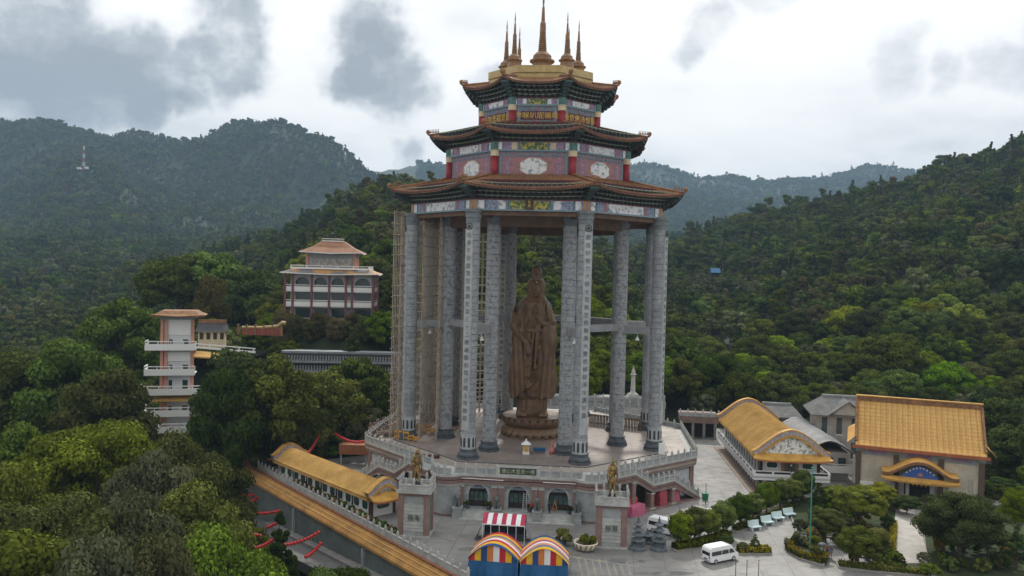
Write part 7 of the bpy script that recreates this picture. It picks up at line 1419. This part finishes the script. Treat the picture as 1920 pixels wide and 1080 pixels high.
# ------------------------------------------------------------------ scaffold round the left columns
def scaffold():
    t = thing('scaffold', 'tall rusty pole scaffold around the left rear columns of the pavilion', 'scaffold', PC, TH); PO = mat('scaffold_pole', (.40, .345, .28), (.27, .22, .175), .8, .6); BO = mat('scaffold_board', (.16, .13, .105), (.10, .08, .07), .6, .9); Mj = rot8(6); a6 = 6*pi/4
    up = MB(); up.tube([(0, 0, 0), (0, 0, 43.2)], .08, 5); UP = up.mesh('upright', PO); xs = np.arange(-11.2, 11.3, 1.25); rows = (-AP6-3.4, -AP6-2.0, -AP6+2.2, -AP6+5.4); g = random.Random(4)
    for o in rows:
        for x in xs:
            p = Mj @ Vector((x+g.uniform(-.1, .1), o, 0)); q = put('upright', UP, t, p)
        L = MB(); L.tube([(-11.5, 0, 0), (11.5, 0, 0)], .07, 5); LM = L.mesh('ledger', PO)
        for k in range(22): put('ledger', LM, t, Mj @ Vector((g.uniform(-.3, .3), o, 1.6+k*1.95+g.uniform(-.08, .08))), a6)
    tr = MB(); tr.tube([(0, -3.6, 0), (0, -1.8, 0)], .045, 4); TR = tr.mesh('transom', PO)
    for k in range(22):
        for x in xs[::2]: put('transom', TR, t, Mj @ Vector((x, -AP6, 1.7+k*1.95)), a6)
    for k in range(22):
        for o in (rows[0]+.7, rows[2]+1.6):
            n = g.choice((0, 1, 1))
            for _ in range(n): x = g.uniform(-9, 9); ln = g.uniform(2.5, 7); b = MB(); b.box(-ln/2, ln/2, -.5, .5, 0, .07); b.obj('deck_board', BO, t, loc=Mj @ Vector((x, o, 1.78+k*1.95)), rz=a6)
    for i in range(9): b = MB(); x = -9+g.uniform(0, 18); z = 1+i*4.4; b.tube([(x, rows[0]-.1, z), (x+3.5*g.choice((-1, 1)), rows[0]-.1, z+5.5)], .045, 4); b.obj('brace', PO, t, rz=a6)
    Mk, a5 = rot8(5), 5*pi/4
    for o in (-AP6-2.6, -AP6-1.2, -AP6+2.4):
        for x in xs: put('upright', UP, t, Mk @ Vector((x+g.uniform(-.1, .1), o, 0)))
        L = MB(); L.tube([(-11.5, 0, 0), (11.5, 0, 0)], .07, 5); LM = L.mesh('ledger', PO)
        for k in range(22): put('ledger', LM, t, Mk @ Vector((g.uniform(-.3, .3), o, 1.6+k*1.95+g.uniform(-.08, .08))), a5)
    for k in range(22):
        for _ in range(g.choice((0, 1, 1))): x = g.uniform(-9, 9); ln = g.uniform(2.5, 7); b = MB(); b.box(-ln/2, ln/2, -.5, .5, 0, .07); b.obj('deck_board', BO, t, loc=Mk @ Vector((x, -AP6-1.9, 1.78+k*1.95)), rz=a5)
    # an inner stage that wraps the inner left columns
    xs2 = np.arange(-6.4, 6.5, 1.3)
    for o in (-17.74*C8-1.8, -17.74*C8+2.4):
        for x in xs2: put('upright', UP, t, Mj @ Vector((x, o, 0)))
        L = MB(); L.tube([(-6.6, 0, 0), (6.6, 0, 0)], .07, 5); LM = L.mesh('ledger', PO)
        for k in range(22): put('ledger', LM, t, Mj @ Vector((0, o, 1.2+k*1.95)), a6)
        for k in range(0, 22, 3): b = MB(); ln = g.uniform(3, 8); b.box(-ln/2, ln/2, -.6, .6, 0, .07); b.obj('deck_board', BO, t, loc=Mj @ Vector((g.uniform(-2.5, 2.5), o+.9, 1.38+k*1.95)), rz=a6)
AP6 = 25*C8
scaffold()
# ------------------------------------------------------------------ behind the statue: slat fence, rear terrace, stupa
def rear():
    a, b = at_z(1103, 797, 0), at_z(1203, 809, 0); d = b-a; n = 34; t = thing('slat_fence', 'brown slatted fence across the terrace behind the right columns', 'fence', a, atan2(d.y, d.x)); L = d.length; m = MB(); m.box(-.13, .13, -.05, .05, 0, 2.5); SL = m.mesh('slat', mat('fence_brown', (.13, .085, .045), (.08, .055, .035), 1.2, .8))
    for i in range(n): put('slat', SL, t, (L*(i+.5)/n, .05*(i % 2), 0), (i*.7) % .3-.15)
    for z in (.5, 2.1): m = MB(); m.box(0, L, .1, .2, z, z+.15); m.obj('rail', mat('fence_brown', (1, 1, 1)), t)
    a, b = at_z(905, 778, 0), at_z(935, 776, 0)
    t = thing('rear_terrace', 'grey stone terrace with balustrade beyond the rear of the platform', 'terrace', Vector((30, 203, 0)), 0); m = MB(); m.box(-24, 9, 0, 10, -8, .3); m.obj('terrace_wall', GRAN, t); m = MB(); m.box(-24, 9, -1, 0, -8, -1.2); m.obj('lower_step', GRAN_L, t); balustrade(t, [(-24, .1, .3), (9, .1, .3)], 2.2, 1.); balustrade(t, [(-24, -.9, -1.2), (9, -.9, -1.2)], 2.2, .9)
    p = at_y(1186, 757, 206); t = thing('white_stupa', 'slender pale stone stupa column on the rear terrace', 'stupa', Vector((p.x, 206, .3))); z = 0
    for r, h in ((1.9, .5), (1.5, .5), (1.15, .5)): m = MB(); m.box(-r, r, -r, r, z, z+h); m.obj('step', GRAN_L, t); z += h
    m = MB(); m.lathe([(.95, z), (.7, z+.5), (.62, z+.6), (.5, z+4.6), (.8, z+4.8), (.8, z+5.), (.45, z+5.1), (.5, z+5.6), (.3, z+6.2), (.12, z+6.8), (.02, z+7.3)], 8); m.obj('shaft', GRAN_L, t)
rear()
# ------------------------------------------------------------------ small far things on the hills
def comm_tower():
    p = at_y(157, 312, 1750); t = thing('lattice_mast', 'thin red and white lattice mast on the near crest of the left hill', 'mast', (p.x, p.y, p.z-8), 0, None, 1.45); H = 36; cols = [mat('mast_red', (.35, .06, .04), (.3, .05, .04), 1, .6), WHITE]
    for k in range(6):
        z0, z1 = H*k/6, H*(k+1)/6; m = MB(); r0, r1 = 2.2-1.6*k/6, 2.2-1.6*(k+1)/6
        for i in range(4): a = pi/4+i*pi/2; b = a+pi/2; m.tube([(r0*cos(a), r0*sin(a), z0), (r1*cos(a), r1*sin(a), z1)], .18, 4); m.tube([(r0*cos(a), r0*sin(a), z0), (r1*cos(b), r1*sin(b), z1)], .09, 4)
        m.obj('mast_section', cols[k % 2], t)
    m = MB(); m.box(2, 6, -3, 3, 2, 5); m.obj('equipment_hut', LGREY, t); m = MB(); m.box(-9, -4, -3, 3, 1, 4); m.obj('equipment_hut', LGREY, t)
comm_tower()
def far_sheds():
    BT = mat('blue_tarp', (.035, .14, .26), (.03, .10, .20), .3, .6)
    for px, py, Y, w, h, mt, lb in ((1343, 507, 520, 6, 3, BT, 'blue tarpaulin shed on the right hillside'), (1340, 604, 400, 3.6, 3., BT, 'small blue tarpaulin lower on the right hillside'), (1432, 604, 400, 3.4, 1.6, WHITE, 'tiny white roof among trees on the right hillside'), (1531, 531, 540, 4, 1.6, WHITE, 'tiny white roof higher on the right hillside'), (333, 350, 2150, 32, 10, mat('bare_earth', (.3, .2, .1), (.25, .17, .09), .1, .9), 'bare orange earth patch on the left hill')):
        p = at_y(px, py, Y); z0 = tz(p.x, p.y); t = thing('hillside_shed' if mt in (BT, WHITE) else 'hillside_clearing', lb, 'shed' if mt in (BT, WHITE) else 'clearing', (p.x, p.y, p.z)); m = MB(); m.add([(-w/2, 0, -h/2), (w/2, 0, -h/2), (w/2, h, h/2), (-w/2, h, h/2), (-w/2, h*2, -h/2), (w/2, h*2, -h/2)], [(0, 1, 2, 3), (3, 2, 5, 4), (0, 3, 4), (1, 5, 2)]); m.obj('sheet_roof', mt, t); m = MB(); m.box(-w/2+.3, w/2-.3, h*.7, h*1.4, -h*1.3, -h/2+.02); m.obj('base_wall', mat('dark_goods', (1, 1, 1)), t)
far_sheds()
# ------------------------------------------------------------------ trees one can tell apart
KN = ['dark round', 'mid green round', 'pale green', 'bright green spreading', 'dark conical', 'olive feathery', 'tall mid green', 'grey-green']
NTREE = 0
def T(px, py, Y, k, label=None, group=None, hmin=5, hmax=30, wide=1., name='broadleaf_tree'):
    """a tree whose top stands at that place and distance; it grows from the ground there"""
    global NTREE
    p = at_y(px, py, Y); zg = tz(p.x, p.y); H = min(max(p.z-zg, hmin), hmax); kk = k+8 if Y < 150 else k; h0 = TREES[kk][2]; s = H/h0; sw = min(max(s, .65), 1.45)*wide
    t = thing(name, label or '%s tree in the woods on the slope' % KN[k], 'tree', (p.x, p.y, p.z-H if p.z-zg > hmax else zg), random.uniform(0, 6.28), group, (sw, sw, s)); put('trunk', TREES[kk][0], t); put('crown', TREES[kk][1], t); NTREE += 1; return t
# big named ones
BIG = [(175, 772, 112, 3, 'large bright green spreading tree in the lower left woods', 1.25), (330, 808, 118, 1, 'dark green tree below the stair tower', 1.), (285, 850, 104, 7, 'grey-green rounded tree in front of the dark ravine', 1.2), (378, 842, 122, 0, 'dark tree at the roadside below the stair tower', 1.), (455, 655, 160, 0, 'very dark dense tree right of the stair tower', 1.15), (428, 690, 152, 0, 'dark tree hugging the stair tower balconies', .8), (512, 668, 158, 0, 'black-green tree between stair tower and figure wall', 1.1), (600, 690, 172, 3, 'broad bright green tree before the figure wall', 1.2), (665, 668, 182, 1, 'green tree top before the rows of figures', 1.), (560, 720, 166, 1, 'green tree left of the broad bright one', 1.), (700, 730, 178, 0, 'dark tree against the scaffold', .9),
       (200, 690, 150, 0, 'round dark tree left of the stair tower balconies', 1.), (140, 640, 165, 0, 'dark tree left of the stair tower', 1.15), (55, 660, 168, 0, 'dark tree near the left picture edge', 1.2), (235, 558, 205, 1, 'large green tree behind the stair tower', 1.25), (330, 478, 262, 0, 'tall dark tree behind the stair tower roof', 1.4), (400, 470, 268, 1, 'big rounded green tree above the small shrine', 1.5), (465, 500, 262, 0, 'broad dark tree left of the hillside building', 1.3), (395, 530, 235, 5, 'thin olive tree behind the small shrine', .8), (520, 545, 255, 0, 'dark tree beside the hillside building', 1.),
       (100, 905, 84, 0, 'dark tree low at the left', 1.), (255, 930, 86, 7, 'pale grey-green tree low in the left woods', 1.1), (350, 905, 92, 1, 'green tree in the lower left ravine', 1.), (60, 985, 72, 1, 'dark green tree in the lower left corner', 1.2), (180, 1010, 70, 7, 'pale flecked tree at the left picture bottom', 1.1), (300, 1010, 74, 7, 'pale grey tree near the picture bottom', 1.), (400, 990, 82, 1, 'green tree above the lower road', 1.), (425, 985, 96, 2, 'pale green tree beside the lantern strings', .8), (525, 962, 116, 4, 'dark palm-like tree beside the retaining wall', .8), (520, 1050, 86, 1, 'bushy green tree at the picture bottom by the retaining wall', .8), (620, 1062, 92, 1, 'green bush top at the picture bottom below the kerb', .7), (30, 790, 118, 1, 'green tree at the left picture edge', 1.1), (25, 855, 96, 2, 'pale green tree at the left picture edge', 1.1),
       (1885, 745, 168, 0, 'dark tall tree right of the large temple', 1.3), (1925, 790, 158, 0, 'dark tree beyond the right picture edge', 1.2), (1868, 800, 176, 0, 'dark tree close behind the large temple', 1.), (1900, 870, 160, 0, 'dark low tree right of the large temple', 1.1), (1960, 850, 150, 1, 'green tree at the right edge', 1.2), (1860, 880, 160, 0, 'dark low tree at the temple corner', .9), (1882, 905, 150, 0, 'dark bushy tree on the lawn edge right of the temple', 1.), (1915, 925, 145, 1, 'green bushy tree at the right picture edge behind the sapling', 1.), (1862, 935, 147, 0, 'low dark bush beside the temple wall ladder', .6)]
for px, py, Y, k, lb, wd in BIG: T(px, py, Y, k, lb, None, 4, 26, wd)
def lim(px, Y):
    if Y < 153 and 408 < px < 580: return 992
    if Y < 178: return float(np.interp(px, [-500, 0, 100, 190, 215, 220, 388, 394, 430, 540, 560, 650, 715, 730], [580, 620, 650, 680, 700, 815, 815, 690, 645, 650, 705, 690, 715, 770]))
    if Y < 212: return float(np.interp(px, [-500, 0, 150, 260, 300, 360, 365, 480, 520, 540, 560], [540, 560, 600, 580, 590, 590, 632, 640, 652, 655, 655]))
    if Y < 236: return float(np.interp(px, [-500, 480, 520, 545, 720, 740, 760], [540, 560, 590, 588, 580, 480, 480]))
    return 0
def fill():
    g = random.Random(21); spots = []
    y = 62.
    while y < 240:
        st = 9.2 if y < 130 else 8.8; x = -y*.78
        while x < y*.78:
            X, Y = x+g.uniform(-.4, .4)*st, y+g.uniform(-.4, .4)*st; x += st; px = 960+F*X/Y
            ok = False
            if Y < 212:
                o = (Vector((X, Y, 0))-E0).dot(EN); s = (Vector((X, Y, 0))-E0).dot(ED)
                ok = px < 735 and (o > 9.6 if s > -4 else (o > 19 or s < -26 or o < 5)) and not (X > -42 and s > 0 and o < 8)
                if Y > 150 and X > -30.5: ok = False
                if -84 < X < -62 and 174 < Y < 190: ok = False
                if 205 < Y and 535 < px < 745: ok = False
                if 196 < Y < 212 and 350 < px < 530: ok = False
                if s > -3 and -14 < o < 9.6: ok = False
            elif Y < 216: ok = px < 540 or px > 745
            else: ok = px < 540
            if not -70 < px < 1990: ok = False
            if -68 < X < -38 and 230 < Y < 258: ok = False
            if Y < 214 and px > 735: ok = Y > 207.5 and px > 1270
            if px > 1840 and 155 < Y < 214: ok = True
            if -5 < X < 60 and Y < 216: ok = False
            if 196 < Y < 208 and 350 < px < 530: ok = False
            if ok: spots.append((X, Y, px))
        y += st
    n = 0
    for X, Y, px in spots:
        H = g.uniform(8, 14.5) if Y > 215 else g.uniform(7, 13); 
        left = px < 740; near = Y < 214
        if 545 < px < 735 and 212 < Y < 232: k = 5; H = g.uniform(8, 11)
        elif left and near: k = g.choice((0, 0, 1, 1, 7, 2, 3, 3, 6))
        elif px > 1230 and Y < 260: k = g.choice((0, 0, 0, 1, 1, 6))
        else: k = g.choice((0, 0, 1, 1, 2, 6, 7, 4, 3))
        if 1050 < px < 1500 and Y < 240: H = g.uniform(12, 17)
        zg = tz(X, Y); r = (zg+H-ZC)/Y; py = 540-33-(-(960-px)*0.0246)*1 - r*F
        py = 507+(px-960)*.0246-r*F; L = lim(px, Y)
        if py < L: H -= (L-py)*Y/F
        if H < 3.2 or py > 1110: continue
        where = 'near the left picture edge' if px < 130 else 'left of the stair tower' if px < 230 else 'under the stair tower' if px < 390 else 'right of the stair tower'
        zone = ('low in the ravine '+where if Y < 95 else 'in the ravine woods '+where) if (left and Y < 150) else 'on the slope '+where if (left and Y < 190) else 'on the upper slope '+where if (left and Y < 241) else 'on the hillside left behind the pavilion' if left else 'in the woods behind the statue' if px < 1250 else 'in the woods behind the yellow-roofed halls'
        kk = k+8 if Y < 150 else k; s = H/TREES[kk][2]; sw = min(max(s, .6), 1.35)*(g.uniform(1.05, 1.5) if Y < 140 else g.uniform(.9, 1.25))
        t = thing('broadleaf_tree' if k not in (4, 5) else ('conifer_tree' if k == 4 else 'bamboo_clump'), '%s %s %s' % (KN[k], 'bamboo' if k == 5 else 'tree', zone), 'tree' if k != 5 else 'bamboo', (X, Y, zg), g.uniform(0, 6.28), 'trees '+zone, (sw, sw, s)); put('trunk', TREES[kk][0], t); put('crown', TREES[kk][1], t); n += 1
    print('filled trees', n, 'named', NTREE)
for i, px in enumerate(range(528, 742, 11)): T(px, 588+(i*37 % 17), 220+(i*29 % 9), 5, 'feathery olive bamboo clump below the hillside building, %s from the left' % nth(i+1), 'bamboo below the hillside building', 4, 14, .8, 'bamboo_clump')
fill()
print('objects', len(bpy.data.objects))
